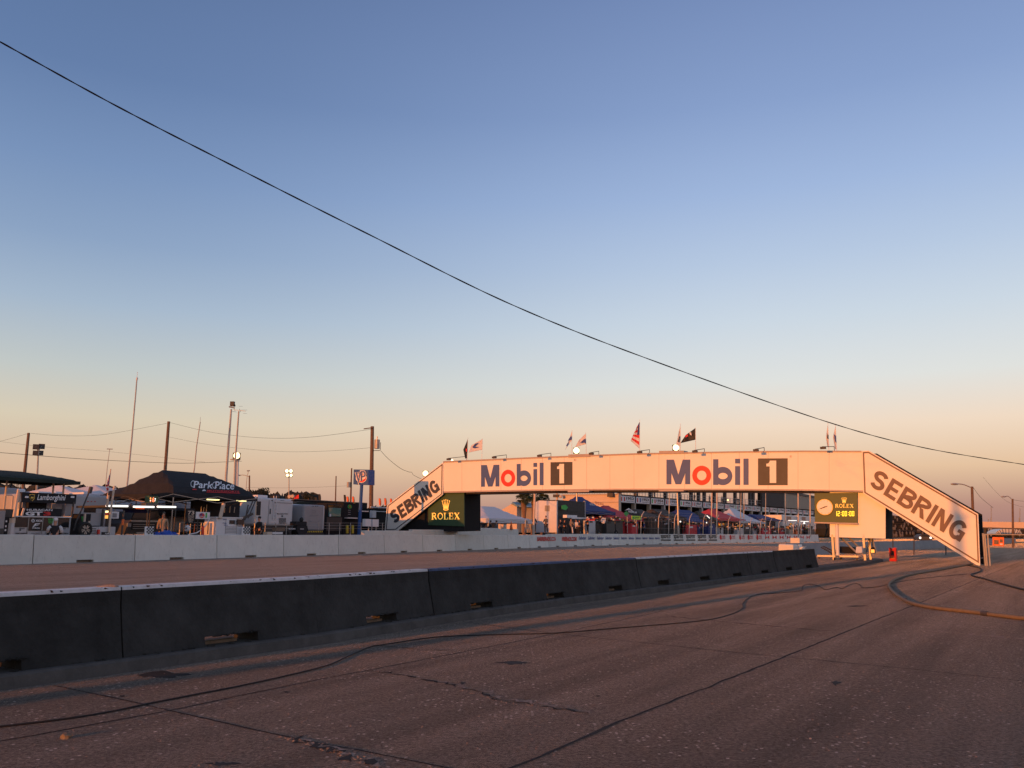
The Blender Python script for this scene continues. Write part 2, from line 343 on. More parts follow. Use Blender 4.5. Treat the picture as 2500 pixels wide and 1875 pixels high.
def serif(word):
    """roman capitals: thick and thin strokes with slab serifs"""
    T, t, s = .17, .075, .055; out = []; x = 0
    def ser(a, b, y): return rc(a, y, b, y+s)
    for ch in word:
        if ch == 'R': g = [rc(.08, s, .08+T, 1-s), ser(0, .36, 0), ser(0, .2, 1-s), rib([(.08+T, 1-t/2), (.42, 1-t/2)] + arc(.42, .745, .21, .22, 90, -90, 10) + [(.08+T, .5)], .12), [[(.38, .48), (.56, .48), (.86, 0), (.64, 0)]]]; wd = .86
        elif ch == 'O': g = [rib(arc(.43, .5, .36, .45, 0, 360, 32)[:-1], .125, True)]; wd = .88
        elif ch == 'L': g = [rc(.08, s, .08+T, 1-s), ser(0, .36, 1-s), rc(0, 0, .68, s*1.2), rc(.60, s*1.2, .68, .30)]; wd = .72
        elif ch == 'E': g = [rc(.08, s, .08+T, 1-s), rc(0, 1-s*1.2, .66, 1), rc(0, 0, .70, s*1.2), rc(.58, .74, .66, 1-s*1.2), rc(.62, s*1.2, .70, .28), rc(.25, .47, .50, .53), rc(.50, .38, .55, .62)]; wd = .74
        else: g = [[[(.06, 1-s), (.28, 1-s), (.84, s), (.62, s)]], [[(.12, s), (.21, s), (.76, 1-s), (.67, 1-s)]], ser(0, .34, 1-s), ser(.58, .86, 1-s), ser(0, .32, 0), ser(.54, .9, 0)]; wd = .9
        out += [[[(q[0]+x, q[1]) for q in p] for p in k] for k in g]; x += wd+.09
    x -= .09
    return [[[(q[0]/x, q[1]) for q in p] for p in g] for g in out]
def crown():
    g = []
    for i in range(5):
        a = (i-2)/2.0; bx, tx = .5+a*.20, .5+a*.44; ty = .90-.10*abs(a)**1.5
        g.append([[(bx-.075, .20), (bx+.075, .20), (tx+.018, ty), (tx-.018, ty)]])
        g.append([arc(tx, ty+.03, .062, .055, 0, 360, 14)[:-1]])
    g.append(rib(arc(.5, .12, .28, .075, 0, 360, 24)[:-1], .075, True))
    return g
def lay(mb, groups, fn, step=.0025):
    """map letter polygons in the unit square through fn(u, v, lift)"""
    for k, g in enumerate(groups):
        for p in g:
            a = sum(p[i][0]*p[(i+1) % len(p)][1]-p[(i+1) % len(p)][0]*p[i][1] for i in range(len(p)))
            if a < 0: p = p[::-1]
            mb.quad(*[fn(u, v, (k % 7)*step) for u, v in p])
    return mb
def pxmap(pl, bl, br, tl, tr, lift=.03):
    def fn(u, v, e):
        x = (bl[0]*(1-u)+br[0]*u)*(1-v)+(tl[0]*(1-u)+tr[0]*u)*v; y = (bl[1]*(1-u)+br[1]*u)*(1-v)+(tl[1]*(1-u)+tr[1]*u)*v
        return pl.pt(x, y, lift+e)
    return fn
def rpx(pl, x0, y0, x1, y1, lift=.03, sl=0):
    """axis-parallel pixel box; sl = how much lower (px) the right end sits"""
    return pxmap(pl, (x0, y1-sl/2), (x1, y1+sl/2), (x0, y0-sl/2), (x1, y0+sl/2), lift)
_fc = {}
def font(txt, off=0.0, shear=0.0):
    key = (txt, off, shear)
    if key in _fc: return _fc[key]
    c = bpy.data.curves.new('t', 'FONT'); c.body = txt; c.offset = off; c.shear = shear; c.resolution_u = 3
    o = bpy.data.objects.new('t', c); COL.objects.link(o)
    me = o.to_mesh(); v = [(q.co.x, q.co.y) for q in me.vertices]; f = [tuple(p.vertices) for p in me.polygons]
    o.to_mesh_clear(); bpy.data.objects.remove(o); bpy.data.curves.remove(c)
    x0 = min(q[0] for q in v); x1 = max(q[0] for q in v); y0 = min(q[1] for q in v); y1 = max(q[1] for q in v)
    v = [((a-x0)/(x1-x0), (b-y0)/(y1-y0)) for a, b in v]
    _fc[key] = (v, f); return v, f
def write(mb, txt, fn, off=0.0, shear=0.0):
    v, f = font(txt, off, shear); i = len(mb.v)
    mb.v += [fn(a, b, 0) for a, b in v]; mb.f += [tuple(i+k for k in p) for p in f]; return mb
def img(mb, polys, fn): return lay(mb, [[p] for p in polys], fn, .002)

# ------------------------------------------------------------------ ground, track, kerb
TZ0, TZ1, KH = .15, .30, .15
fg = MB(); fg.quad((-3000, -600, -.06), (3000, -600, -.06), (3000, 5000, -.06), (-3000, 5000, -.06)); struct('far_field', fg, M['field'])
ap = MB(); ap.quad((-60, -60, 0), (90, -60, 0), (260, 330, 0), (40, 330, 0), (-60, 60, 0)); struct('apron_ground', ap, M['apron'])
TA = az(33.8); TN = Vector((-TA.y, TA.x, 0))        # along the track, across it (to the left)
K0 = G(0, 1687)
kerb_px = [(0, 1687), (400, 1630), (800, 1572), (1088, 1523), (1388, 1476), (1700, 1434), (2022, 1391), (2110, 1380), (2157, 1371)]
kl = [K0-TA*30, K0-TA*12]+[G(*p) for p in kerb_px]
km = MB()
kp = kl + [kl[-1]+az(12)*2.2, kl[-1]+az(-10)*4.5]
for i in range(len(kp)-1):
    a, b = kp[i], kp[i+1]
    ta = (kp[i+1]-kp[max(i-1, 0)]).normalized(); tb = (kp[min(i+2, len(kp)-1)]-kp[i]).normalized()
    na, nb = Vector((-ta.y, ta.x, 0)), Vector((-tb.y, tb.x, 0))
    prof = [(0, -.02), (.02, .125), (.06, KH), (.9, KH), (.9, -.02)]
    A = [a+na*q+UP*z for q, z in prof]; B = [b+nb*q+UP*z for q, z in prof]
    for j in range(4): km.quad(A[j], B[j], B[j+1], A[j+1])
km.quad(*[kp[-1]+q for q in (UP*-.02, UP*KH, TN*.9+UP*KH, TN*.9-UP*.02)])
struct('kerb', km, M['kerb'])
# white pit wall line (base), from the photograph's foot of the wall
wall_px = [(0, 1379), (307, 1370), (800, 1355), (1154, 1343), (1423, 1333), (1613, 1328.6), (1780, 1326)]
wl = [G(p[0], p[1], TZ1) for p in wall_px]
wl = [wl[0]-(wl[1]-wl[0]).normalized()*24]+wl+[wl[-1]+(wl[-1]-wl[-2]).normalized()*40]
def along(pl, s):
    for a, b in zip(pl, pl[1:]):
        d = (b-a).length
        if s <= d: return a+(b-a)*(s/d)
        s -= d
    return pl[-1]
WL = sum((b-a).length for a, b in zip(wl, wl[1:]))
wl_s = [sum((along(wl, min(max(s+q, 0), WL)) for q in (-8, -4, 0, 4, 8)), Vector())/5 for s in [WL*i/60 for i in range(61)]]
# second barrier beyond the bridge on this side
b2 = [G(1924, 1359), G(2136, 1347), G(2301, 1337.5), G(2440, 1330)]
tr = MB(); rt = [p+TN*.85 for p in kl]; rt = rt+[rt[-1]+TN*2.0+TA*2, b2[0]+TN*.1, b2[1], b2[2], b2[3], b2[3]+TA*60]
RL = sum((b-a).length for a, b in zip(rt, rt[1:]))
for i in range(60):
    for j in range(4):
        q = []
        for ii, jj in ((i, j), (i+1, j), (i+1, j+1), (i, j+1)):
            a = along(rt, RL*ii/60); b = wl_s[ii]-TN*-.3; t = jj/4
            p = a.lerp(b, t); p.z = TZ0-.004+(TZ1-TZ0+.004)*t; q.append(p)
        tr.quad(*q)
struct('race_track', tr, M['track'])
isl = MB(); A0 = G(2022, 1391)+TN*.9
isl.prism([A0-TA*3, kl[-1]+TN*.9+UP*0, kl[-1]+TN*3+TA*4, b2[0]+TA*-1, A0+TN*6-TA*3], UP*(KH-.004)); struct('island_pavement', isl, M['apron'])
# raised pit paddock behind the white wall
pg = MB(); rows = [0.4, 4, 10, 20, 40, 90, 400]
PN = az(28).cross(UP)*-1 if az(28).cross(UP).dot(wl[0]) < 0 else az(28).cross(UP)
PN = TN
for i in range(60):
    for j in range(len(rows)-1):
        q = []
        for ii, jj in ((i, j), (i+1, j), (i+1, j+1), (i, j+1)):
            p = wl_s[ii]+PN*rows[jj]; p.z = pitz(p); q.append(p)
        pg.quad(*q)
struct('paddock_ground', pg, M['apron'])

# joints and cracks of the concrete, laid 4 mm proud
def strip(mb, px, wd, seed, rough=.25, z=.004, sub=.25):
    rnd = random.Random(seed); P = [G(*p) for p in px]; Q = []
    for a, b in zip(P, P[1:]):
        n = max(1, int((b-a).length/sub)); Q += [a.lerp(b, k/n) for k in range(n)]
    Q.append(P[-1]); L_ = []
    for i, p in enumerate(Q):
        t = (Q[min(i+1, len(Q)-1)]-Q[max(i-1, 0)]).normalized(); n = Vector((-t.y, t.x, 0))
        j = n*rnd.gauss(0, wd*rough); h = wd/2*(1+rnd.uniform(-rough, rough)*1.5)*(min(1, (i+.3)/3, (len(Q)-i-.6)/3) if rough > .6 else 1)
        L_.append((p+j+n*h+UP*z, p+j-n*h+UP*z))
    for a, b in zip(L_, L_[1:]): mb.quad(a[1], b[1], b[0], a[0])
J1 = [(-60, 1822), (0, 1811), (416, 1735), (800, 1655), (906, 1636), (1105, 1597), (1352, 1548.6), (1681, 1479), (2100, 1414)]
J4 = [(1140, 1925), (1252, 1875), (1514, 1762), (1917, 1603), (2100, 1529), (2226, 1480), (2395, 1411), (2500, 1369), (2620, 1336)]
jm = MB(); strip(jm, J1, .022, 1); strip(jm, J4, .030, 2)
strip(jm, [(131, 1674), (271, 1703), (416, 1735), (650, 1789), (1000, 1857), (1120, 1882)], .022, 3)
strip(jm, [(1130, 1518), (1352, 1547), (1800, 1594), (2226, 1634), (2500, 1664), (2620, 1678)], .022, 4, z=.005)
struct('joint_lines', jm, M['seam'])
cm = MB()
strip(cm, [(906, 1636), (1000, 1652), (1070, 1667), (1125, 1681), (1176, 1691), (1229, 1714), (1317, 1723), (1411, 1738), (1450, 1750), (1514, 1762)], .026, 5, 1.0, .005, .07)
strip(cm, [(1617, 1503), (1717, 1514), (1917, 1532), (2052, 1544)], .03, 6, 1.0, .005, .1)
strip(cm, [(862, 1566), (920, 1575), (1010, 1585), (1110, 1589)], .02, 7, 1.0, .005, .08)
strip(cm, [(700, 1802), (760, 1820), (820, 1838), (880, 1860), (930, 1885)], .05, 8, .9, .006, .04)
struct('cracks', cm, M['seam'])
pe = MB()
for k_, (pp_, w_) in enumerate((([(1068, 1664), (1122, 1677), (1174, 1687), (1228, 1709), (1316, 1718), (1410, 1733), (1448, 1745)], .03), ([(1330, 1719), (1345, 1722), (1400, 1731)], .05), ([(1617, 1500), (1717, 1511), (1917, 1529), (1960, 1533)], .035), ([(2230, 1540), (2330, 1546), (2400, 1552), (2520, 1562)], .06), ([(924, 1573), (1010, 1583), (1100, 1587)], .02), ([(716, 1797), (770, 1814), (830, 1832), (890, 1852), (935, 1878)], .03))):
    strip(pe, pp_, w_, 60+k_, 1.3, .0045, .05)
struct('crumbled_edges', pe, M['crack'])
em = MB(); rnd = random.Random(5)
def chips(path, wd, n, s0, s1):
    P = [G(*p) for p in path]; Ls = [(b-a).length for a, b in zip(P, P[1:])]; T = sum(Ls)
    for _ in range(n):
        p = along(P, rnd.uniform(0, T)); p = p+Vector((rnd.gauss(0, wd), rnd.gauss(0, wd), 0)); s = rnd.uniform(s0, s1)
        em.blob(p+UP*s*.15, s, s*rnd.uniform(.5, 1), s*.45, 5, 3, .3, rnd)
chips([(700, 1800), (780, 1822), (850, 1845), (920, 1870)], .028, 130, .004, .014)
chips([(1125, 1684), (1229, 1716), (1330, 1726)], .012, 50, .004, .010)
chips([(480, 1862), (560, 1880)], .04, 20, .005, .014)
chips([(1717, 1515), (1917, 1533)], .02, 45, .006, .014)
chips([(2250, 1540), (2400, 1550), (2500, 1560)], .05, 60, .006, .014)
for _ in range(520):                                   # loose chippings all over the apron
    px, py = rnd.uniform(-50, 2550), 1420+460*rnd.random()**.8
    if py < 1700-px*.14: continue
    p = G(px, py); s = rnd.uniform(.003, .009)*(.6+p.y/12); em.blob(p+UP*s*.2, s, s*.8, s*.5, 5, 3, .3, rnd)
o = em.build('loose_chippings', M['crack']); o['kind'] = 'stuff'; o['label'] = 'pale stone chippings scattered over the apron'
# flaked rubble lump lit by the sun at lower left
rb = MB(); rb.blob(G(160, 1803)+UP*.012, .045, .03, .022, 9, 6, .3, rnd); tag(rb.build('leaf_litter_scrap', M['hose'], origin=G(160, 1803)), 'crumpled orange scrap lying on the apron at lower left', 'litter')
# flat dark stains of ragged outline on the apron
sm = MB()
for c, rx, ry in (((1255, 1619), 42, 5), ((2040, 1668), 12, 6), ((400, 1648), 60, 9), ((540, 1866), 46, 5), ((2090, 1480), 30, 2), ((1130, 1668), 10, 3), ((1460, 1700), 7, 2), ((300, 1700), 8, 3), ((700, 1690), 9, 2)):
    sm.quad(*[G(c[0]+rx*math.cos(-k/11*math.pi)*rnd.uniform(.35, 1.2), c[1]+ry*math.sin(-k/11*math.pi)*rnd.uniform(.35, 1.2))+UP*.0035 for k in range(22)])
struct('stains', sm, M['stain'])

# ------------------------------------------------------------------ black jersey barrier on the kerb
def profile_run(mb, a, b, prof, caps=True):
    t = (b-a).normalized(); n = Vector((-t.y, t.x, 0)); m = len(prof); i = len(mb.v)
    for p in (a, b): mb.v += [p+n*q+UP*z for q, z in prof]
    for j in range(m): mb.f.append((i+j, i+m+j, i+m+(j+1) % m, i+(j+1) % m))
    if caps: mb.f.append(tuple(i+j for j in range(m))[::-1]); mb.f.append(tuple(i+m+j for j in range(m)))
KT = az(33.6); KN = Vector((-KT.y, KT.x, 0))
def kerb_at(s): return along(kl, s)
def s_of(px):                                              # distance along the kerb line of a pixel column
    best = None
    for i in range(0, 9000):
        p = kerb_at(i*.01+5) if 0 else kerb_at(i*.01)
        d = p-EYEV
        if d.y < 2: continue
        u = d.dot(_rt)/d.dot(_fw)*F_PX+1250
        if u >= px: return i*.01
    return 0
s_end = s_of(1999); BL = 3.07; nb = 0
blocks = []
s = s_of(318)
while s+BL < s_end+1.5: blocks.append(s); s += BL
blocks = [blocks[0]-2*BL, blocks[0]-BL]+blocks
BH = .80
words_b = ['nearest black barrier block, cut off by the left edge of the photo', 'black barrier block with a broken forklift slot and a pink lit cap', 'black barrier block where the white top stripe stops']
for i, s in enumerate(blocks):
    jr = random.Random(i*7+2); a, b = kerb_at(s)+TN*(.16+jr.uniform(-.012, .02))+UP*KH, kerb_at(s+BL-.02)+TN*(.16+jr.uniform(-.012, .02))+UP*KH
    z0 = Vector((0, 0, 0)); t = (b-a).normalized(); n = Vector((-t.y, t.x, 0)); Lb = (b-a).length
    rnd_ = random.Random(i*3+1)
    pr = [(0, 0), (0.02, .06), (.14, .60), (.155, BH-.015), (.165, BH), (.385, BH), (.395, BH-.015), (.40, .60), (.52, .06), (.54, 0)]
    # lower course with a forklift slot in the middle, upper course whole
    hz = .115+.03*rnd_.random()
    def at(z):
        z2 = [(0, 0), (.02, .06), (.14, .60)]
        return .02*z/.06 if z < .06 else .02+.12*(z-.06)/.54
    low = [(0, 0), (.02, .06), (at(hz), hz), (.54-at(hz), hz), (.52, .06), (.54, 0)]
    up = [(at(hz), hz)]+[q for q in pr if q[1] > hz]+[(.54-at(hz), hz)]
    mb = MB(); f0, f1 = .38+rnd_.uniform(-.02, .02), .63+rnd_.uniform(-.02, .03)
    profile_run(mb, a, a+t*Lb*f0, low); profile_run(mb, a+t*Lb*f1, b, low); profile_run(mb, a, b, up)
    # broken rim of the slot
    for k in range(16):
        c = a+t*Lb*(f0+(f1-f0)*rnd_.random()**.5+.01)+n*(at(hz)+.015)+UP*(hz+.004*rnd_.random())
        mb.blob(c, .05, .02, .010+.014*rnd_.random(), 6, 4, .4, rnd_)
    for k in range(26):                                                # chipped top and foot edges
        c = a+t*Lb*rnd_.random()+(n*.180+UP*(BH-.004) if k % 2 else n*.004+UP*.008)
        mb.blob(c, .02+.05*rnd_.random(), .008, .007+.008*rnd_.random(), 6, 4, .4, rnd_)
    g = 'black barrier blocks along the kerb'
    if i < 3: lab = words_b[i]
    lab = ['nearest black barrier block, cut off by the left edge of the photo', 'black barrier block second from the left, with the white striped top and broken slot', 'black barrier block third from the left, last before the cap turns blue', 'first blue-topped black barrier block from the left', 'second blue-topped black barrier block, in the middle of the run', 'third blue-topped black barrier block, just before the cap turns white again', 'fourth barrier block counting back from the right hand end of the black run', 'third barrier block counting back from the end, cap white'][min(i-1, 7)] if 1 <= i <= 7 else 'far black barrier block %s' % (['before the end of the run'][0])
    far = len(blocks)-1-i
    if i == 0: lab = 'black barrier block out of the frame to the left'
    elif far == 0: lab = 'last black barrier block of the run, its bare end beside the clock stand'
    elif far == 1: lab = 'black barrier block just before the bare end block, below the lit white block'
    elif far == 2: lab = 'third black barrier block from the far right end of the run'
    elif far == 3: lab = 'fourth black barrier block from the far right end of the run'
    elif far == 4: lab = 'fifth black barrier block from the far right end, white capped'
    th = thing('jersey_barrier', lab, 'concrete barrier', a, g)
    mb.build('barrier_body', M['barrier'], th)
    # painted cap
    xm = (s+BL/2)
    capm = M['top_white'] if i <= 3 else (M['top_blue'] if i <= 6 else (M['top_white'] if far > 1 else M['barrier']))
    if capm is not M['barrier']:
        cp = MB(); profile_run(cp, a+UP*.002, b+UP*.002, [(.150, BH-.035), (.158, BH+.001), (.170, BH+.006), (.38, BH+.006), (.386, BH)]); cp.build('painted_cap', capm, th)
    if i in (1, 2, 3, 4, 5, 6):
        wd = MB(); p = a+t*Lb*(f0+.02)+n*.20; wd.box(p+UP*.002, t*Lb*.19, n*.12, UP*.038); wd.build('brown_slot_strip', M['slot'], th)  # wood lying in the slot
i1 = kerb_at(s_of(318))+TN*.16+UP*(KH+BH)+TN*.26
cc = MB(); cc.blob(i1+UP*.012-TA*.12, .16, .05, .022, 8, 5, .2, rnd); tag(cc.build('mortar_lump', M['crack'], origin=i1), 'lump of sunlit mortar over the joint on the black barrier', 'rubble')

# ------------------------------------------------------------------ white pit wall blocks
WB = 4.75
ads = {}
WH0 = 1.17
smax = WL-2
s0 = None
for i in range(4000):
    p = along(wl_s, i*.02); d = p-EYEV
    if d.dot(_rt)/d.dot(_fw)*F_PX+1250 >= 81: s0 = i*.02; break
nblk = []
s = s0-WB*2
while s+WB < smax: nblk.append(s); s += WB
ordw = ['first', 'second', 'third', 'fourth', 'fifth', 'sixth', 'seventh', 'eighth', 'ninth', 'tenth', 'eleventh', 'twelfth', 'thirteenth', 'fourteenth', 'fifteenth', 'sixteenth', 'seventeenth', 'eighteenth', 'nineteenth', 'twentieth', 'twenty-first', 'twenty-second', 'twenty-third', 'twenty-fourth', 'twenty-fifth', 'twenty-sixth', 'twenty-seventh', 'twenty-eighth', 'twenty-ninth', 'thirtieth', 'thirty-first', 'thirty-second', 'thirty-third', 'thirty-fourth', 'thirty-fifth']
def colpx(p): d = p-EYEV; return d.dot(_rt)/d.dot(_fw)*F_PX+1250
def in_block(px): 
    for i, s in enumerate(nblk):
        if colpx(along(wl_s, s)) <= px < colpx(along(wl_s, s+WB)): return i
    return len(nblk)-1
wall_things = []
for i, s in enumerate(nblk):
    a, b = along(wl_s, s), along(wl_s, s+WB-.05); a = Vector((a.x, a.y, TZ1)); b = Vector((b.x, b.y, TZ1))
    t = (b-a).normalized(); n = Vector((-t.y, t.x, 0)); Lb = (b-a).length; r_ = random.Random(i+77)
    h = WH0 + (0.03*r_.random() if i < 13 else .10+.03*r_.random())
    hz = .11; low = [(0, 0), (.015, hz), (.485, hz), (.5, 0)]; up = [(.015, hz), (.10, h-.02), (.12, h), (.38, h), (.40, h-.02), (.485, hz)]
    mb = MB(); f0, f1 = .40, .57
    profile_run(mb, a, a+t*Lb*f0, low); profile_run(mb, a+t*Lb*f1, b, low); profile_run(mb, a, b, up)
    if i == 0: lab = 'white pit wall block beyond the left edge of the photo'
    elif i == 1: lab = 'leftmost visible white pit wall block, cut by the photo edge'
    else: lab = '%s white pit wall block counting from the left edge' % ordw[i-1]
    th = thing('pit_wall_block', lab, 'concrete wall', a, 'white pit wall blocks along the track')
    mb.build('wall_block', M['wall'], th)
    if i < 14:
        wd = MB(); wd.box(a+t*Lb*(f0+.01)+n*.10+UP*.003, t*Lb*.13, n*.2, UP*.075); wd.build('brown_slot_strip', M['slot'], th)  # brown strip imitates sunlight showing through the slot
    wall_things.append((th, a, t, n, Lb, h))
def wall_art(x0, y0, x1, y1, kind, m, name):
    i = in_block((x0+x1)/2); th, a, t, n, Lb, h = wall_things[i]
    pl = Plane(a+n*.05, t); fn0 = rpx(pl, x0, y0, x1, y1, 0)
    def fn(u, v, e):
        p = fn0(u, v, 0); q = (p.z-a.z); off = .015+.085*max(0, (q-.11))/(h-.13)
        base = a + t*((p-a).dot(t)); return base + n*(off-.04-e) + UP*q
    mb = MB()
    if isinstance(kind, str): write(mb, kind, fn, .045 if 'BARR' in kind else .02, .25 if 'BARR' in kind or 'Seb' in kind else 0)
    else: img(mb, kind, fn)
    mb.build(name, m, th)
BW = [[(0, .95), (0, .05), (.5, .5)], [(1, .05), (1, .95), (.5, .5)]]
for x0, x1 in ((1311, 1359), (1364, 1408)): wall_art(x0, 1310.5, x1, 1321, 'BARRIERADS.COM', M['inkr'], 'red_lettering')
x = 1413; dx = 22.5
for k in range(11):
    wall_art(x, 1309.5+.15*k, x+dx*.80, 1319.5-.15*k, 'Sebring', M['inkb'], 'script_lettering')
    x += dx; dx *= .957
for x0, x1 in ((1613, 1637.5), (1644.5, 1668), (1674.5, 1697), (1703, 1724), (1730, 1750)):
    wall_art(x0, 1306, x1, 1308, [[(0, 0), (1, 0), (1, 1), (0, 1)]], M['ink'], 'bar'); wall_art(x0, 1317, x1, 1320, [[(0, 0), (1, 0), (1, 1), (0, 1)]], M['ink'], 'bar')
    wall_art(x0+.7, 1308.6, x1-.7, 1316.4, 'sparco', M['ink'], 'black_lettering')
for x0 in (1757, 1781, 1804.5, 1825, 1846.5):
    wall_art(x0, 1305.5, x0+5, 1318, [[q for q in arc(.5, .5, .5, .5, 0, 360, 16)[:-1]]], M['inkr'], 'round_emblem')
    wall_art(x0+6, 1307.5, x0+13.5, 1312, 'TRACK', M['inkr'], 'red_lettering'); wall_art(x0+6, 1313, x0+13.5, 1315.6, 'RACING', M['inkr'], 'red_lettering')
for k, x0 in enumerate((1868, 1886, 1903.5, 1921, 1938, 1954, 1969)): wall_art(x0, 1306.5, x0+10-k*.4, 1317, BW, M['inkr'], 'red_bow_tie')

# ------------------------------------------------------------------ white low walls behind the pit wall, near the bridge foot
RA = Plane(Vector((*G(400, 1367, TZ1).xy, 0)), az(27.5)); RB = Plane(Vector((*G(1600, 1328.8, TZ1).xy, 0)), az(32))
def low_wall(label, x0, x1, y0, k, m):
    pl = RA.off(k); a, b = pl.pt(x0, 1300), pl.pt(x1, 1300); z = pl.pt((x0+x1)/2, y0).z
    a.z = b.z = pitz(a)-.3; mb = MB(); mb.box(a, b-a, pl.n*.35, UP*(z-a.z)); return tag(mb.build('low_concrete_wall', m, origin=a, bevel=.03), label, 'concrete wall')
low_wall('low white wall glowing pink in front of the left stair foot', 891, 1008, 1295.5, .8, M['wall'])
low_wall('short raised pink lit wall length left of the black tower base', 1007, 1121, 1293.2, 1.4, M['wall'])
low_wall('shaded white wall length beneath the black tower side', 1121, 1218, 1288.8, 2.6, M['wall'])
low_wall('farthest shaded white wall length, below the white marquee tent', 1216, 1266, 1291.5, 3.4, M['wall'])
# ------------------------------------------------------------------ second wall on this side, beyond the bridge
mb = MB()
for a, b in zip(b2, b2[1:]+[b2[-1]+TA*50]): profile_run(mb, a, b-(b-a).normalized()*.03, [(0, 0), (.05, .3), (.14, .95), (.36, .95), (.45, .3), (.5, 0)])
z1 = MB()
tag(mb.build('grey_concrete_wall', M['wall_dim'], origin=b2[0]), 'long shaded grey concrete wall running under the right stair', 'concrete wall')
e = G(1931, 1352, .05); mb = MB(); mb.box(e-TN*.0, az(33)*1.2, TN*-.75, UP*1.28); tag(mb.build('concrete_end_block', M['wall'], origin=e, bevel=.03), 'upright white block with a sunlit end, start of the grey wall', 'concrete block')
e = D(1901, 1343, 58); mb = MB()
def slab(px, y, h, dp): 
    mb = MB(); P = [D(q[0], q[1], y) for q in px]; mb.prism(P, TA*dp); return mb
tag(slab([(1900, 1352), (1937, 1352), (1937, 1330), (1901, 1328.5)], 60, 1, 1.2).build('white_plastic_barrier', M['sign'], origin=D(1918, 1352, 60), bevel=.04), 'sunlit white plastic barrier peeping over the black barrier end', 'barrier')
tag(slab([(1938, 1352), (1972, 1352), (1968, 1342), (1956, 1340), (1962, 1334), (1952, 1337), (1950, 1329), (1945, 1334), (1938, 1330)], 61, 1, .8).build('stacked_panels', M['sign'], origin=D(1950, 1352, 61)), 'jagged stack of white panels beside the plastic barrier', 'panels')

# ------------------------------------------------------------------ the bridge over the track
foot = G(2393, 1381, 0); BA = az(-56.2); BP = Plane(foot, BA); BD = BP.n         # BD: away from the camera along the track
br = thing('pedestrian_bridge', 'long white sign bridge over the track with sloping stair sides', 'bridge', G(1550, 1330, .3))
def P_(pl, pts, o=0): return [pl.pt(x, y, o) for x, y in pts]
top = [(1082, 1129), (1300, 1119), (1550, 1109.6), (1800, 1104.6), (1960, 1103), (2103.5, 1103.5)]
bot = [(2107.5, 1197.5), (1960, 1195), (1750, 1193.5), (1500, 1193.5), (1300, 1195.5), (1083, 1200)]
mb = MB(); mb.prism(P_(BP, top+bot), BD*2.5); mb.build('beam', M['sign'], br)
mb = MB()
for a, b in zip(top, top[1:]): mb.prism(P_(BP, [(a[0], a[1]+.5), (b[0], b[1]+.5), (b[0], b[1]-3.2), (a[0], a[1]-3.2)], .04), BD*.12)
for a, b in zip(bot, bot[1:]): mb.prism(P_(BP, [(a[0], a[1]-.5), (b[0], b[1]-.5), (b[0], b[1]+3.3), (a[0], a[1]+3.3)], .06), BD*.14)
mb.build('edge_trim', M['trim'], br)
mb = MB()
for k in range(1, 17):
    x = 1082+1021*(1-(1-k/17)**1.0)*1.0; x = 1/( (1-k/17)/(1082+1900)+(k/17)/(2103+1900) )-1900
    def yy(pl_, x):
        for a, b in zip(pl_, pl_[1:]):
            if min(a[0], b[0]) <= x <= max(a[0], b[0]): return a[1]+(b[1]-a[1])*(x-a[0])/(b[0]-a[0])
    mb.quad(*P_(BP, [(x, yy(bot, x)-.5), (x+.55, yy(bot, x)-.5), (x+.55, yy(top, x)+.5), (x, yy(top, x)+.5)], .005))
mb.build('panel_seams', M['trim'], br)
mb = MB()
for a, b in zip(bot, bot[1:]): mb.prism(P_(BP.off(.5), [(a[0], a[1]+2), (b[0], b[1]+2), (b[0], b[1]+7), (a[0], a[1]+7)]), BD*1.8)
mb.build('under_girder', M['dsteel'], br)
mb = MB()
for x0, x1, y in ((1445, 1520, 1109.5), ): pass
for q, l_, d_ in (([(1387.5, 1117), (1440, 1115), (1440, 1108), (1387.5, 1109.5)], .07, .7), ([(1609, 1108), (1669.5, 1106.5), (1669.5, 1100), (1609, 1100.8)], .07, .7), ([(1386, 1202), (1438, 1201), (1438, 1196), (1386, 1197)], .1, .5), ([(1608, 1199.5), (1669, 1199.5), (1669, 1195), (1608, 1195)], .1, .5)):
    MB().prism(P_(BP, q, l_), BD*d_).build('junction_housing', M['trim'], br)
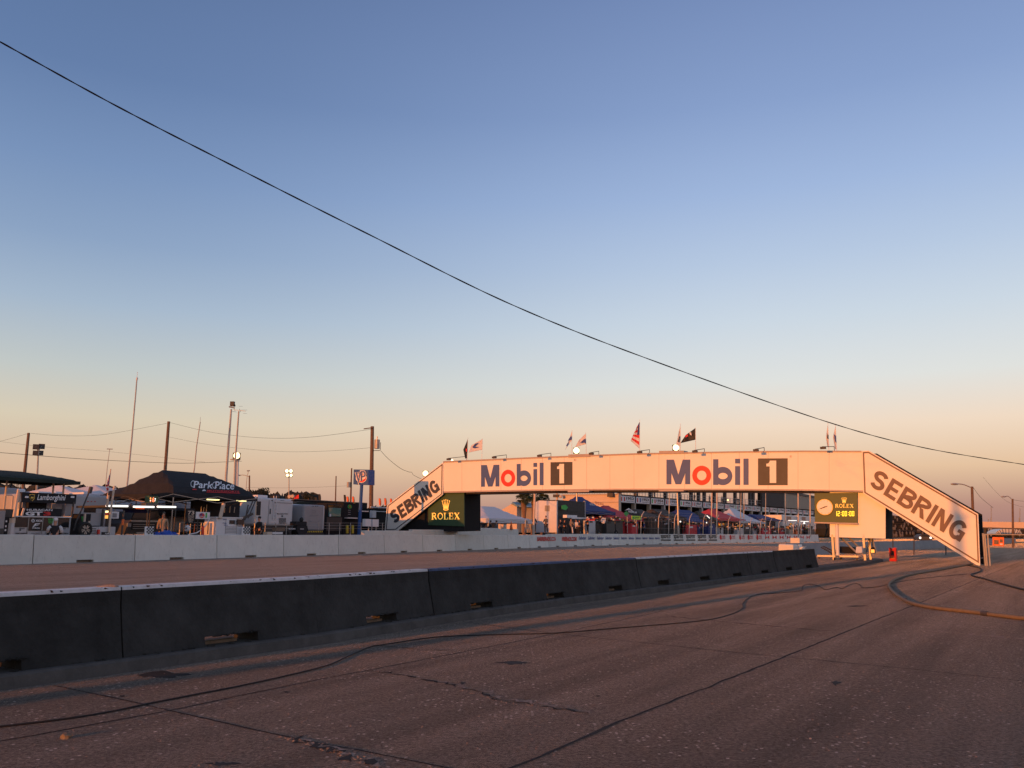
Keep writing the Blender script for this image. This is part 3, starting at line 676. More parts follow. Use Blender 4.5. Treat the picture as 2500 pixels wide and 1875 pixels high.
for i, pts in enumerate((
    [(1082, 1128.5), (1081, 1207), (966.5, 1300), (939, 1300), (944.7, 1234)],
    [(2103.5, 1101), (2121, 1100), (2388, 1255), (2393, 1381), (2384, 1379.5), (2107.5, 1204.6)])):
    c = (sum(p[0] for p in pts)/len(pts), sum(p[1] for p in pts)/len(pts))
    st = MB(); st.prism(P_(BP, pts, .09 if i else .06), BD*.12); sp = st.build('stair_panel', M['sign'], br)
    bk = MB(); bk.prism(P_(BP, [(x, y-(1 if y < 1270 else 0)) for x, y in pts]), BD*.1)
    bk.v = [v+BD*2.35 for v in bk.v]; bk.build('rear_stair_panel', M['darkbox'], br)
    # border stripe
    def inset(P, d):
        n = len(P); o = []; A = sum(P[k][0]*P[(k+1) % n][1]-P[(k+1) % n][0]*P[k][1] for k in range(n)); sg = 1 if A > 0 else -1
        for k in range(n):
            p0, p1, p2 = P[k-1], P[k], P[(k+1) % n]
            e1 = (p1[0]-p0[0], p1[1]-p0[1]); e2 = (p2[0]-p1[0], p2[1]-p1[1]); l1 = math.hypot(*e1); l2 = math.hypot(*e2)
            n1 = (-e1[1]/l1*sg, e1[0]/l1*sg); n2 = (-e2[1]/l2*sg, e2[0]/l2*sg)
            q = (n1[0]+n2[0], n1[1]+n2[1]); dd = 1+n1[0]*n2[0]+n1[1]*n2[1]; o.append((p1[0]+q[0]*d/dd, p1[1]+q[1]*d/dd))
        return o
    pp = pts if i else [(1082, 1128.5), (1081, 1207), (966.5, 1295), (940, 1296), (944.7, 1234)]
    if i: pp = [(2103.5, 1101), (2121, 1100), (2388, 1255), (2393, 1380), (2107.5, 1204.6)]
    I1, I2 = inset(pp, 2.6 if i else 1.8), inset(pp, 6.0 if i else 3.8); bs = MB()
    for k in range(len(pp)):
        q = [I1[k], I1[(k+1) % len(pp)], I2[(k+1) % len(pp)], I2[k]]
        lay(bs, [[q]], lambda u, v, e: BP.pt(u, v, (.10 if i else .07)+.004)) if 0 else bs.quad(*[BP.pt(u, v, .10+.004 if i else .07+.004) for u, v in q])
    bs.build('border_stripe', M['stripe'] if i else M['navy2'], br)
    # stair treads between the two panels
    sr = MB(); a, b = ((1075, 1195), (955, 1285)) if i == 0 else ((2125, 1195), (2385, 1365))
    for k in range(16):
        x = a[0]+(b[0]-a[0])*k/15; y = a[1]+(b[1]-a[1])*k/15
        p = BP.pt(x, y); sr.box(p+BD*.15-BA*.14, BA*.28, BD*2.1, UP*.05)
    sr.build('stair_tread', M['dsteel'], br)
# stair lettering: left one climbs to the right, right one falls to the right
mb = MB(); lay(mb, letters('SEBRING', .10, .235), pxmap(BP, (962.5, 1280), (1075, 1196.5), (949.5, 1251), (1061.5, 1168), .085)); mb.build('stair_lettering', M['navy2'], br)
mb = MB(); lay(mb, letters('SEBRING', .12, .20), pxmap(BP, (2120, 1184), (2342, 1325), (2142.5, 1144), (2368, 1283), .115)); mb.build('stair_lettering', M['stripe'], br)  # navy letters given brown, the warm sun tint put into the colour
# Mobil 1, twice
for k, (mx0, mx1, my0, my1, ox, oy, bx_, by, ix, iy, lx, q, one, rg) in enumerate((
    ((1174.5), 1219, 1135, 1188, (1223, 1257.7), (1146.8, 1188), (1261.5, 1297), (1132.3, 1186.2), (1302.2, 1311.3), (1130, 1184.7), (1317.6, 1327), (1344, 1397.5, 1128, 1184.5), (1360, 1377, 1132.5, 1180), (1404, 1123)),
    ((1627), 1685, 1122, 1182.3, (1690, 1736.2), (1137, 1184.5), (1741, 1788.6), (1121, 1183.8), (1794.6, 1807), (1120, 1184), (1815, 1827.6), (1850.5, 1923, 1119, 1184.7), (1871, 1895, 1124.5, 1179), (1930.5, 1114.5)))):
    f = lambda x0, y0, x1, y1, l=.012: rpx(BP, x0, y0, x1, y1, l, -.018*(x1-x0) if k == 0 else -.004*(x1-x0))
    mb = MB(); wd, g = bold('M', .20); lay(mb, [[[(a/wd, b) for a, b in p] for p in gg] for gg in g], f(mx0, my0, mx1, my1))
    wb, t = 1.0, .27
    lay(mb, [rc(0, 0, t, 1), rib(arc(.5, .345, .5-t/2, .345-.105, 0, 360, 40)[:-1], .235, True)], f(bx_[0], by[0], bx_[1], by[1]))
    mb.build('blue_letter', M['navy'], br); mb = MB(); hh = iy[1]-iy[0]; lay(mb, [rc(0, 0, 1, .72)], f(ix[0], iy[0], ix[1], iy[1])); mb.build('blue_letter', M['navy'], br); mb = MB(); lay(mb, [rc(0, .82, 1, 1)], f(ix[0], iy[0], ix[1], iy[1])); mb.build('blue_letter', M['navy'], br); mb = MB(); lay(mb, [rc(0, 0, 1, 1)], f(lx[0] if isinstance(lx, tuple) else lx, iy[0]-.4, lx[1], iy[1]-.2))
    mb.build('blue_letter', M['navy'], br)
    mb = MB(); lay(mb, [rib(arc(.5, .5, .5-.125, .5-.125, 0, 360, 48)[:-1], .25, True)], f(ox[0], oy[0], ox[1], oy[1])); mb.build('red_letter', M['red'], br)
    mb = MB(); lay(mb, [rc(0, 0, 1, 1)], f(q[0], q[2], q[1], q[3])); mb.build('black_square', M['blk'], br)
    mb = MB(); lay(mb, [rc(.34, 0, 1, 1), [[(0, .74), (.34, .74), (.34, .97), (.2, .87), (0, .865)]]], f(one[0], one[2], one[1], one[3], .03)); mb.build('numeral', M['sign'], br)
    mb = MB(); lay(mb, [rib(arc(.5, .5, .45, .45, 0, 360, 20)[:-1], .12, True)], f(rg[0]-2.8, rg[1]-2.8, rg[0]+2.8, rg[1]+2.8)); write(mb, 'R', f(rg[0]-1.2, rg[1]-1.5, rg[0]+1.2, rg[1]+1.5)); mb.build('small_mark', M['trim'], br)
# towers under the beam
TP = BP.off(.35)
mb = MB(); mb.prism(P_(TP, [(2026, 1196), (2162, 1196), (2162, 1315), (2026, 1311)]), BD*2.2); mb.build('tower_cladding', [M['sign'], M['darkbox']], br)
ob = COL.objects[-1]
for p in ob.data.polygons:
    if abs(p.normal.dot(BD)) < .5: p.material_index = 1
mb = MB(); mb.prism(P_(BP.off(.25), [(1045.6, 1198), (1133, 1198), (1133, 1285), (1045.6, 1282)]), BD*.10); mb.build('green_panel', M['green'], br)
mb = MB(); mb.prism(P_(BP.off(.36), [(1046, 1198), (1133, 1198), (1133, 1296), (980, 1300), (968, 1297), (1046, 1236)]), BD*2.15); mb.build('tower_cladding', M['darkbox'], br)
gp = BP.off(.25)
mb = MB(); lay(mb, serif('ROLEX'), rpx(gp, 1053.5, 1252, 1122.5, 1268, .012, -.6)); lay(mb, crown(), rpx(gp, 1078.5, 1218.5, 1098.5, 1246.5, .012)); mb.build('gold_lettering', M['golde'], br)
# legs and braces under the right tower
mb = MB()
for x, dz in ((2032, 0), (2108, 0), (2040, 1.9), (2122, 1.9)):
    p = TP.off(dz).pt(x, 1352); q = TP.off(dz).pt(x, 1305); MB().box(Vector((p.x, p.y, .0)), BA*-.12, BD*.12, UP*(q.z)).build('tower_leg', M['steel'], br)
mb = MB(); pl = TP.off(.6)
for a, b in (((2049, 1309), (2094, 1352)), ((2070, 1310), (2100, 1340)), ((2128, 1312), (2112, 1352)), ((2128, 1312), (2139, 1350))): mb.tube(P_(pl, [a, b]), .06, 4)
mb.build('diagonal_brace', M['steel'], br)
# sign floodlight arms on the beam
arms = [(1093, 1119, 1139, 1121, 'nearest the left stair'), (1204, 1114.5, 1236.5, 1117.5, 'above the first blue letter M'), (1314.5, 1110.5, 1345, 1113.5, 'above the left black square'), (1441, 1105, 1462, 1109, 'right of the left junction box'), (1559, 1101.5, 1586, 1105.5, 'below the striped flag'), (1694, 1099.5, 1720, 1103.5, 'right of the right junction box'), (1843, 1096.5, 1866, 1101, 'above the right black square'), (2007, 1090.5, 2037, 1099, 'by the two limp flags at right')]
for x0, y0, x1, y1, w_ in arms:
    root = BP.pt(x1, y1-.5); r2 = root+UP*.30; tip = BP.pt(x0, y0, 1.35); tip.z = r2.z+.1
    t_ = BP.off(-1.35).pt(x0, y0)
    th = thing('sign_floodlight', 'sign floodlight on a thin arm over the beam, '+w_, 'floodlight', root, 'sign floodlights along the beam top')
    a = MB(); a.tube([root-UP*.1, r2-UP*.1, t_], .022, 6); a.build('arm', M['dsteel'], th)
    hd = MB(); hd.box(t_-BA*.12*-1-UP*.13, BA*-.30, BD*.2, UP*.13); hd.build('lamp_head', M['dsteel'], th)
# little lit bulb at the left end of the beam

# ------------------------------------------------------------------ builders for the paddock
def rect(mb, pl, x0, y0, x1, y1, t=.3, lift=0):
    """upright box whose front fills the pixel box on plane pl; y1=None stands it on the ground"""
    xc = (x0+x1)/2; a = pl.pt(x0, 1250, lift); b = pl.pt(x1, 1250, lift); zt = pl.pt(xc, y0, lift).z
    zb = pitz(a.lerp(b, .5)) if y1 is None else pl.pt(xc, y1, lift).z
    a = Vector((a.x, a.y, zb)); b = Vector((b.x, b.y, zb)); mb.box(a, b-a, pl.n*t, UP*(zt-zb)); return mb
def base(pl, x): p = pl.pt(x, 1290); p.z = pitz(p); return p
class T:
    def __init__(s, name, label, cat, pl, x, group=None, at=None):
        s.pl = pl; s.o = thing(name, label, cat, at if at is not None else base(pl, x), group)
    def box(s, name, m, *r, t=.3, lift=0, bevel=0, parent=None):
        mb = MB(); rr = r if isinstance(r[0], (tuple, list)) else [r]
        for q in rr: rect(mb, s.pl, *q, t=t, lift=lift)
        return mb.build(name, m, parent or s.o, bevel=bevel)
    def poly(s, name, m, pts, t=.05, lift=.02, parent=None): return MB().prism(P_(s.pl, pts, lift), s.pl.n*t).build(name, m, parent or s.o)
    def text(s, name, m, txt, x0, y0, x1, y1, lift=.03, off=.02, shear=0, sl=0):
        mb = MB(); write(mb, txt, rpx(s.pl, x0, y0, x1, y1, lift, sl), off, shear); return mb.build(name, m, s.o)
    def art(s, name, m, groups, x0, y0, x1, y1, lift=.03, sl=0):
        mb = MB(); lay(mb, groups, rpx(s.pl, x0, y0, x1, y1, lift, sl)); return mb.build(name, m, s.o)
    def tube(s, name, m, pts, r, n=6, o=0, parent=None): return MB().tube([s.pl.pt(x, y, o) for x, y in pts], r, n).build(name, m, parent or s.o)
    def leg(s, name, m, x, y0, r=.03, o=0, lean=0):
        q = s.pl.off(-o); a = q.pt(x, y0); b = Vector((a.x+lean, a.y, pitz(a))); return MB().tube([b, a], r, 6).build(name, m, s.o)
def canopy(name, label, pl, xl, xr, ye, yp, w, m, f=(.3, .7), val=.25, group=None, legm='steel', zc=1.35, legs=True, wall=None):
    a, b = pl.pt(xl, 1250), pl.pt(xr, 1250); xc = (xl+xr)/2; ze = pl.pt(xc, ye).z; zp = pl.off(w/2).pt(xc, yp).z
    a.z = b.z = 0; d = b-a; n = pl.n; L_ = d.length; t = d.normalized(); g0 = a.copy(); g0.z = pitz(a)
    th = thing(name, label, 'tent', g0, group); NX, NY = 22, 12; mb = MB()
    for i in range(NX+1):
        for j in range(NY+1):
            s_, q = i/NX, j/NY
            g = min(s_/f[0], (1-s_)/(1-f[1]), q/.5, (1-q)/.5, 1); g = max(0, g)**zc
            sag = -.05*math.sin(math.pi*min(1, 1-abs(2*s_-1)))*(1 if j in (0, NY) else 0)
            mb.v.append(a+d*s_+n*w*q+UP*(ze+(zp-ze)*g))
    for i in range(NX):
        for j in range(NY):
            k = i*(NY+1)+j; mb.f.append((k, k+NY+1, k+NY+2, k+1))
    tp = mb.build('canopy_top', m, th); so_ = tp.modifiers.new('thick', 'SOLIDIFY'); so_.thickness = .02; so_.offset = -1
    vb = MB(); rnd = random.Random(int(xl)); per = [a+UP*ze, b+UP*ze, b+n*w+UP*ze, a+n*w+UP*ze]
    for p, q in zip(per, per[1:]+per[:1]):
        vb.quad(p-UP*val, q-UP*val, q+UP*.01, p+UP*.01)
    v = vb.build('valance', m, th); so_ = v.modifiers.new('thick', 'SOLIDIFY'); so_.thickness = .015
    if legs:
        for p in per:
            q = Vector((p.x, p.y, pitz(p))); c = (a+d/2+n*w/2-p); c.z = 0; c = c.normalized()*.06
            MB().tube([q+c, p+c-UP*.05], .03, 6).build('leg', M[legm], th)
        fr = MB()
        for p, q in zip(per, per[1:]+per[:1]):
            fr.tube([p-UP*.08, (p+q)/2-UP*.45, q-UP*.08], .018, 4); fr.tube([p-UP*.5, (p+q)/2-UP*.1, q-UP*.5], .018, 4)
        fr.build('scissor_frame', M[legm], th)
    if wall:
        wb = MB(); p, q = per[3]-n*.05, per[2]-n*.05; wb.quad(Vector((p.x, p.y, pitz(p))), Vector((q.x, q.y, pitz(q))), q-UP*.2, p-UP*.2); wb.build('back_wall', m, th)
    return th
def skinned(name, joints, edges, m, parent, at, rot=0, sub=2, scale=1):
    me = bpy.data.meshes.new(name); c, s_ = math.cos(rot), math.sin(rot)
    me.from_pydata([(Vector((x*c-y*s_, x*s_+y*c, z))*scale) for x, y, z, r in joints], edges, []); me.materials.append(m)
    o = bpy.data.objects.new(name, me); COL.objects.link(o); o.parent = parent
    if parent is None: o.location = at
    sk = o.modifiers.new('skin', 'SKIN'); sk.use_smooth_shade = True
    for i, j in enumerate(joints): me.skin_vertices[0].data[i].radius = (j[3]*scale,)*2; me.skin_vertices[0].data[i].use_root = (i == 0)
    ss = o.modifiers.new('sub', 'SUBSURF'); ss.levels = sub; ss.render_levels = sub
    dg = bpy.context.evaluated_depsgraph_get(); nm = bpy.data.meshes.new_from_object(o.evaluated_get(dg)); o.modifiers.clear(); o.data = nm
    nm.name = name
    return o
def person(label, at, face=0, scale=1, pose='stand', top='dcloth', legs='dcloth', cap=None, group=None, hair='ink', sleeves=True):
    """x right, y forward (the way the person looks), z up"""
    th = thing('person', label, 'person', at, group)
    arms = {'stand': ([(.22, .02, 1.18, .045), (.24, .12, .98, .036), (.20, .24, .95, .028)], [(-.22, .02, 1.18, .045), (-.25, .03, .95, .036), (-.24, .10, .76, .028)]),
            'folded': ([(.25, .04, 1.16, .05), (.17, .24, 1.10, .042), (-.04, .26, 1.14, .032)], [(-.25, .04, 1.16, .05), (-.27, .16, 1.02, .042), (-.20, .22, .90, .032)]),
            'reach': ([(.22, .10, 1.22, .045), (.20, .34, 1.12, .036), (.17, .50, 1.14, .028)], [(-.22, .10, 1.22, .045), (-.19, .32, 1.08, .036), (-.15, .46, 1.10, .028)])}[pose]
    J = [(0, 0, .94, .13), (0, 0, 1.12, .125), (0, 0, 1.32, .135), (0, .0, 1.46, .075), (0, .01, 1.52, .052), (0, .03, 1.60, .075), (0, .03, 1.70, .078), (0, .02, 1.76, .05),
         (.17, 0, 1.40, .065), *arms[0], (-.17, 0, 1.40, .065), *arms[1],
         (.10, 0, .86, .10), (.11, .02, .50, .068), (.11, -.02, .10, .045), (.12, .12, .04, .04), (-.10, 0, .86, .10), (-.12, .0, .50, .068), (-.14, -.03, .10, .045), (-.15, .11, .04, .04), (0, .12, 1.655, .02)]
    E = [(0, 1), (1, 2), (2, 3), (3, 4), (4, 5), (5, 6), (6, 7), (2, 8), (8, 9), (9, 10), (10, 11), (2, 12), (12, 13), (13, 14), (14, 15), (0, 16), (16, 17), (17, 18), (18, 19), (0, 20), (20, 21), (21, 22), (22, 23), (6, 24)]
    skinned('body', J, E, M['skin'], th, at, face, 1, scale)
    g = lambda j, k=1.18: (j[0], j[1], j[2], j[3]*k)
    JT = [g(J[0], 1.15), g(J[1], 1.2), g(J[2], 1.22), g(J[3], 1.1), g(J[8], 1.3), g(J[9], 1.3), g(J[10], 1.3), g(J[12], 1.3), g(J[13], 1.3), g(J[14], 1.3), (0, 0, .84, .14)]
    skinned('jacket', JT, [(0, 1), (1, 2), (2, 3), (2, 4), (4, 5), (5, 6), (2, 7), (7, 8), (8, 9), (0, 10)], M[top], th, at, face, 1, scale)
    JL = [g(J[0], 1.12), g(J[16], 1.15), g(J[17], 1.25), g(J[18], 1.5), g(J[20], 1.15), g(J[21], 1.25), g(J[22], 1.5)]
    skinned('trousers', JL, [(0, 1), (1, 2), (2, 3), (0, 4), (4, 5), (5, 6)], M[legs], th, at, face, 1, scale)
    hb = MB(); c, s_ = math.cos(face), math.sin(face); f_ = Vector((-s_, c, 0)); r_ = Vector((c, s_, 0)); at = Vector(at)
    hb.blob(at+(f_*.0+UP*1.735)*scale, .098*scale, .108*scale, .085*scale, 10, 6)
    if cap: hb.box(at+(f_*.06-r_*.07+UP*1.725)*scale, r_*.14*scale, f_*.13*scale, UP*.015*scale)
    hb.build('cap' if cap else 'hair', M[cap or hair], th, smooth=True)
    return th
def standing(label, pl, x, yhead, face=0, **k):
    """a person whose head top is at that pixel height, standing on the paddock ground"""
    p = base(pl, x); h = pl.pt(x, yhead).z-p.z; sc = h/1.82
    if sc > 1.06 or sc < .9:                                         # stands on something: keep human size
        sc = 1.0; p.z = pl.pt(x, yhead).z-1.82
    return person(label, p, face, sc, **k)
def floodlight_pole(label, pl, x0, y0, x1, heads, lit, r=.12, group='floodlight poles in the paddock'):
    a = pl.pt(x0, y0); b = Vector((*pl.pt(x1, 1290).xy, 1.3)); th = thing('floodlight_pole', label, 'light pole', b, group)
    MB().tube([b, a], [r, r*.6], 8).build('pole', M['steel'], th)
    cm_ = MB()
    for hx, hy, s_ in heads:
        c = pl.pt(hx, hy); cm_.tube([a-UP*.3, c], .03, 4)
    cm_.build('cross_arm', M['steel'], th)
    for hx, hy, s_ in heads:
        c = pl.pt(hx, hy); v = (EYEV-c); v.z = 0; v.normalize(); sd_ = v.cross(UP)
        h = MB(); h.box(c-sd_*s_/2-UP*s_/2-v*.0, sd_*s_, v*-s_*.5, UP*s_*.9); ho = h.build('lamp_head', M['dsteel'], th)
        if lit: 
            q = MB(); q.blob(c+v*.1, s_*.42, s_*.42, s_*.42, 12, 8); q.build('lit_lens', M['lampw'] if lit == 2 else M['lamp'], th, smooth=True)
    return th
def pole(name, label, cat, dist, pts, r, m, group=None, foot=1290):
    P = [D(x, y, dist) for x, y in pts]; b = D(pts[-1][0], foot, dist); b.z = 1.2; P.append(b); P = P[::-1]
    th = thing(name, label, cat, b, group); n = len(P)
    MB().tube(P, [r*(1-.35*i/(n-1)) for i in range(n)], 8).build('shaft', M[m], th); return th
def dtube(th, name, m, dist, pts, r, n=5): return MB().tube([D(x, y, dist) for x, y in pts], r, n).build(name, M[m], th)
def sag(a, b, s_, n=14): return [a.lerp(b, i/n)-UP*s_*4*(i/n)*(1-i/n) for i in range(n+1)]

# ------------------------------------------------------------------ overhead twisted cable and the pole it comes from
cpx = [(0, 102), (283, 258), (565, 403), (904, 574), (1250, 744), (1582, 876), (2023, 1031), (2260, 1094), (2500, 1134)]
P = []
for i, (x, y) in enumerate(cpx):
    u = x/2500; dist = 1/((1-u)/13+u/30); P.append(D(x, y, dist))
def spline(P, n=10):
    o = []
    for i in range(len(P)-1):
        p0, p1, p2, p3 = P[max(i-1, 0)], P[i], P[i+1], P[min(i+2, len(P)-1)]
        for k in range(n):
            t = k/n; o.append(.5*((2*p1)+(p2-p0)*t+(2*p0-5*p1+4*p2-p3)*t*t+(3*p1-p0-3*p2+p3)*t**3))
    o.append(P[-1]); return o
bp_ = G(-40, 1722)-az(SUN_AZ)*21; bp_.z = 0  # unseen pole, placed up-sun so its shadow band crosses the apron
pt_ = bp_+UP*11.2
e_ = P[-1]+(P[-1]-P[-2])*1.6+UP*.5
PS = [pt_]+spline(P, 30)+[e_]
QQ = []; 
for i in range(len(PS)-1):
    k = 14 if i in (0, len(PS)-2) else 2
    QQ += [PS[i].lerp(PS[i+1], j/k) for j in range(k)]
QQ.append(PS[-1])
cb = MB()
for ph in (0, math.pi):
    pts = []
    for i, p in enumerate(QQ):
        t = (QQ[min(i+1, len(QQ)-1)]-QQ[max(i-1, 0)]).normalized(); n_ = t.cross(UP).normalized(); b_ = n_.cross(t)
        an = i*.22+ph; pts.append(p+n_*.006*math.cos(an)+b_*.006*math.sin(an))
    cb.tube(pts, .0095, 6)
tag(cb.build('overhead_cable', M['wire'], origin=P[0]), 'black twisted overhead cable sagging diagonally across the sky', 'cable')
th = thing('utility_pole', 'timber pole behind the photographer, unseen, added to cast a shadow band and hold the near cable', 'utility pole', bp_)
MB().tube([bp_, bp_+UP*11.6], [.22, .16], 12).build('shaft', M['wood'], th)
tb = MB().box(bp_+Vector((.1, .1, 8)), (.5, 0, 0), (0, .5, 0), (0, 0, .9)); tb.build('transformer', M['steel'], th)
e2 = Vector((e_.x, e_.y, 0)); th = thing('utility_pole', 'timber pole right of the photo that holds the far cable end', 'utility pole', e2)
MB().tube([e2, e_+UP*.3], [.16, .12], 10).build('shaft', M['wood'], th)

# ------------------------------------------------------------------ hoses and thin cable on the apron
def lying(name, px, r, m, label, cat, hops=()):
    P = spline([G(x, y) for x, y in px], 8)
    Q = [p+UP*(r+.002) for p in P]
    for (i, h) in hops: 
        if i*8 < len(Q): 
            for k in range(-5, 6):
                if 0 <= i*8+k < len(Q): Q[i*8+k] = Q[i*8+k]+UP*h*math.cos(k/6*math.pi/2)
    return tag(MB().tube(Q, r, 8).build(name, M[m], smooth=True, origin=Q[0]), label, cat)
lying('fire_hose', [(2372, 1379), (2302, 1392), (2233, 1404), (2200, 1412), (2178, 1422), (2170, 1432), (2176, 1444), (2196, 1461), (2226, 1477), (2285, 1489), (2372, 1499), (2441, 1508), (2500, 1515), (2640, 1530), (3000, 1560), (3600, 1590), (4600, 1600)], .042, 'hose', 'thick tan hose looping over the apron at right', 'hose')
hz2 = [o for o in COL.objects if o.name == 'fire_hose'][0]; hp = [G(x, y)+UP*.044 for x, y in ((2196, 1461), (2226, 1477), (2372, 1499), (2441, 1508))]
for a, b in ((hp[0], hp[1]), (hp[2], hp[3])): d_ = (b-a).normalized(); m_ = a.lerp(b, .5); MB().tube([m_-d_*.09, m_-d_*.05, m_+d_*.05, m_+d_*.09], [.048, .056, .056, .048], 12).build('coupling', M['dsteel'], hz2)
lying('rubber_hose', [(2362, 1381), (2388, 1387), (2396, 1394), (2388, 1399), (2372, 1404), (2378, 1409), (2396, 1413), (2440, 1426), (2500, 1442), (2620, 1470), (3000, 1520), (3700, 1545)], .03, 'rubber', 'thin dark hose wriggling right of the stair foot', 'hose')
lying('ground_cable', [(-60, 1781), (0, 1777), (158, 1758), (271, 1740), (362, 1720.6), (452, 1703), (633, 1667), (791, 1629), (850, 1604), (904, 1581), (941, 1575), (1064, 1557), (1211, 1551), (1358, 1547), (1505, 1535), (1711, 1517), (1787, 1500), (1814, 1485), (1812, 1476), (1820, 1467), (1832, 1458), (1858, 1451), (1900, 1449), (1950, 1444), (1958, 1440), (1962, 1430), (1980, 1427), (2000, 1432), (2014, 1440), (2042, 1435), (2057, 1438), (2072, 1429), (2090, 1425), (2103, 1431), (2107, 1436), (2146, 1433), (2172, 1426), (2240, 1414), (2360, 1402)], .0085, 'rubber', 'thin black cable running the length of the apron below the barrier', 'cable')

# ------------------------------------------------------------------ clock sign
CP = Plane(G(2044, 1367, KH), BA)
s_ = T('clock_sign', 'green race clock board on one white post in front of the bridge tower', 'clock sign', CP, 0, at=CP.pt(2044, 1367))
MB().prism(P_(CP, [(1988, 1204), (2093, 1203), (2093, 1276.5), (1989.5, 1274)]), CP.n*.35).build('board', M['olive'], s_.o)
MB().prism(P_(CP, [(1987, 1274.2), (2094, 1276.8), (2094, 1280.5), (1987, 1277.3)], .05), CP.n*.45).build('bottom_rail', M['trim'], s_.o)
MB().tube([CP.off(.15).pt(2045.5, 1358), CP.off(.15).pt(2043, 1277)], .10, 12).build('post', M['white'], s_.o)
bb = MB(); f_ = CP.off(.15).pt(2045.5, 1362); f_.z = KH
bb.box(f_-BA*-1.15-UP*-.16-CP.n*.05, BA*-2.3, CP.n*.1, UP*.1); bb.box(f_-BA*-.06+UP*.16-CP.n*.9, BA*-.12, CP.n*1.8, UP*.1); bb.build('base_frame', M['steel'], s_.o)
for sx in (-1.05, 1.05): MB().box(f_+BA*sx-CP.n*.04-BA*.04, BA*.08, CP.n*.08, UP*.3).build('foot', M['dsteel'], s_.o)
for sy in (-.8, .8): 
    c = f_+CP.n*sy+UP*.09; MB().tube([c-BA*.03, c+BA*.03], .09, 14).build('wheel', M['rubber'], s_.o)
cc = CP.pt(2014, 1238, .02); rr_ = .43; xa = -BA
if xa.x < 0: xa = -xa
MB().disc(cc+CP.n*-.06, xa, UP, rr_+.035, CP.n*.07, 40).build('clock_rim', M['gold'], s_.o)
MB().disc(cc+CP.n*-.075, xa, UP, rr_, CP.n*.02, 40).build('clock_face', M['sign'], s_.o)
hm = MB(); q0 = cc-CP.n*.085
for k in range(12):
    an = R(30*k); d_ = xa*math.sin(an)+UP*math.cos(an); s2 = xa*math.cos(an)-UP*math.sin(an); hm.quad(q0+d_*rr_*.82-s2*.008, q0+d_*rr_*.82+s2*.008, q0+d_*rr_*.94+s2*.008, q0+d_*rr_*.94-s2*.008)
hm.build('hour_marks', M['trim'], s_.o)
q0 = cc-CP.n*.09
for nm, an, ln, wd in (('hour_hand', 248, .26, .03), ('minute_hand', 72, .18, .022), ('second_hand', 252, .40, .008)):
    d_ = xa*math.sin(R(an))+UP*math.cos(R(an)); s2 = xa*math.cos(R(an))-UP*math.sin(R(an)); MB().prism([q0-d_*.05-s2*wd, q0-d_*.05+s2*wd, q0+d_*ln+s2*wd*.5, q0+d_*ln-s2*wd*.5], CP.n*-.008).build(nm, M['ink'], s_.o); q0 = q0-CP.n*.01
s_.art('gold_lettering', M['golde'], serif('ROLEX'), 2039, 1230.5, 2084, 1239.5, .02); s_.art('gold_crown', M['golde'], crown(), 2054, 1213.5, 2067.5, 1228.5, .02)
seg = {'1': 'bc', '2': 'abged', '0': 'abcdef', ':': ''}
dg_ = []; x = 0
for ch in '12:00:00':
    wd = .075 if ch != ':' else .05
    if ch == ':': dg_.append(rc(x+.015, .22, x+.035, .36)); dg_.append(rc(x+.015, .62, x+.035, .76))
    else:
        w1, t1 = .062, .016
        S_ = dict(a=(0, .88, w1, 1), g=(0, .44, w1, .56), d=(0, 0, w1, .12), f=(0, .5, t1, 1), b=(w1-t1, .5, w1, 1), e=(0, 0, t1, .5), c=(w1-t1, 0, w1, .5))
        for k in seg[ch]: a_ = S_[k]; dg_.append(rc(x+a_[0], a_[1], x+a_[2], a_[3]))
    x += wd+.008
dg_ = [[[(u/x, v) for u, v in p] for p in g] for g in dg_]
s_.art('lit_digits', M['yel'], dg_, 2038.5, 1248, 2087, 1260, .02)

# odds and ends on the island under the tower
IP = BP.off(.9)
def small(name, label, cat, px, m, y, t=.3, z=None, bevel=.02):
    P = [D(a, b, y) for a, b in px]; return tag(MB().prism(P, BD*t).build(name, M[m], origin=P[0], bevel=bevel), label, cat)
e = small('white_box', 'small sunlit white box at the foot of the tower braces', 'box', [(2089, 1350), (2105, 1350), (2104, 1334), (2090, 1335)], 'white', 47.5)
th = thing('lantern', 'glowing orange lantern hanging low beside the tower legs', 'lantern', D(2130, 1351, 48.5))
MB().prism([D(a, b, 48.5) for a, b in ((2124, 1351), (2137, 1351), (2136, 1340), (2133, 1336), (2128, 1336), (2125, 1340))], BD*.2).build('housing', M['darkbox'], th)
MB().prism([D(a, b, 48.45) for a, b in ((2126, 1349.5), (2135, 1349.5), (2134.5, 1341.5), (2126.5, 1341.5))], BD*.03).build('glowing_pane', M['orl'], th)
MB().tube([D(2130, 1336, 48.6), D(2129, 1314, 48.6)], .015, 5).build('hanging_cord', M['rubber'], th)
ep = G(2180, 1370.5); y_ = ep.y
th = thing('extinguisher_stand', 'bright red plastic fire point stand right of the tower', 'fire point', ep)
bx_ = MB(); bx_.prism([D(a, b, y_) for a, b in ((2171.5, 1370.5), (2188.5, 1371), (2187.5, 1337), (2181, 1337), (2180.5, 1339.5), (2177.5, 1339.5), (2177, 1337), (2169.5, 1337))], BD*.45); bx_.build('shell', M['redp'], th, bevel=.03)
MB().prism([D(a, b, y_-.03) for a, b in ((2175.5, 1355), (2183, 1355), (2182, 1345), (2177, 1345))], BD*.03).build('dark_recess', M['ink'], th)
MB().prism([D(a, b, y_-.03) for a, b in ((2174, 1365), (2184, 1365), (2184, 1358), (2174, 1358))], BD*.03).build('orange_label', M['orange'], th)
th = thing('folding_ladder', 'dark ladder lying behind the barrier end, left of the clock post', 'ladder', G(2010, 1352, .2))
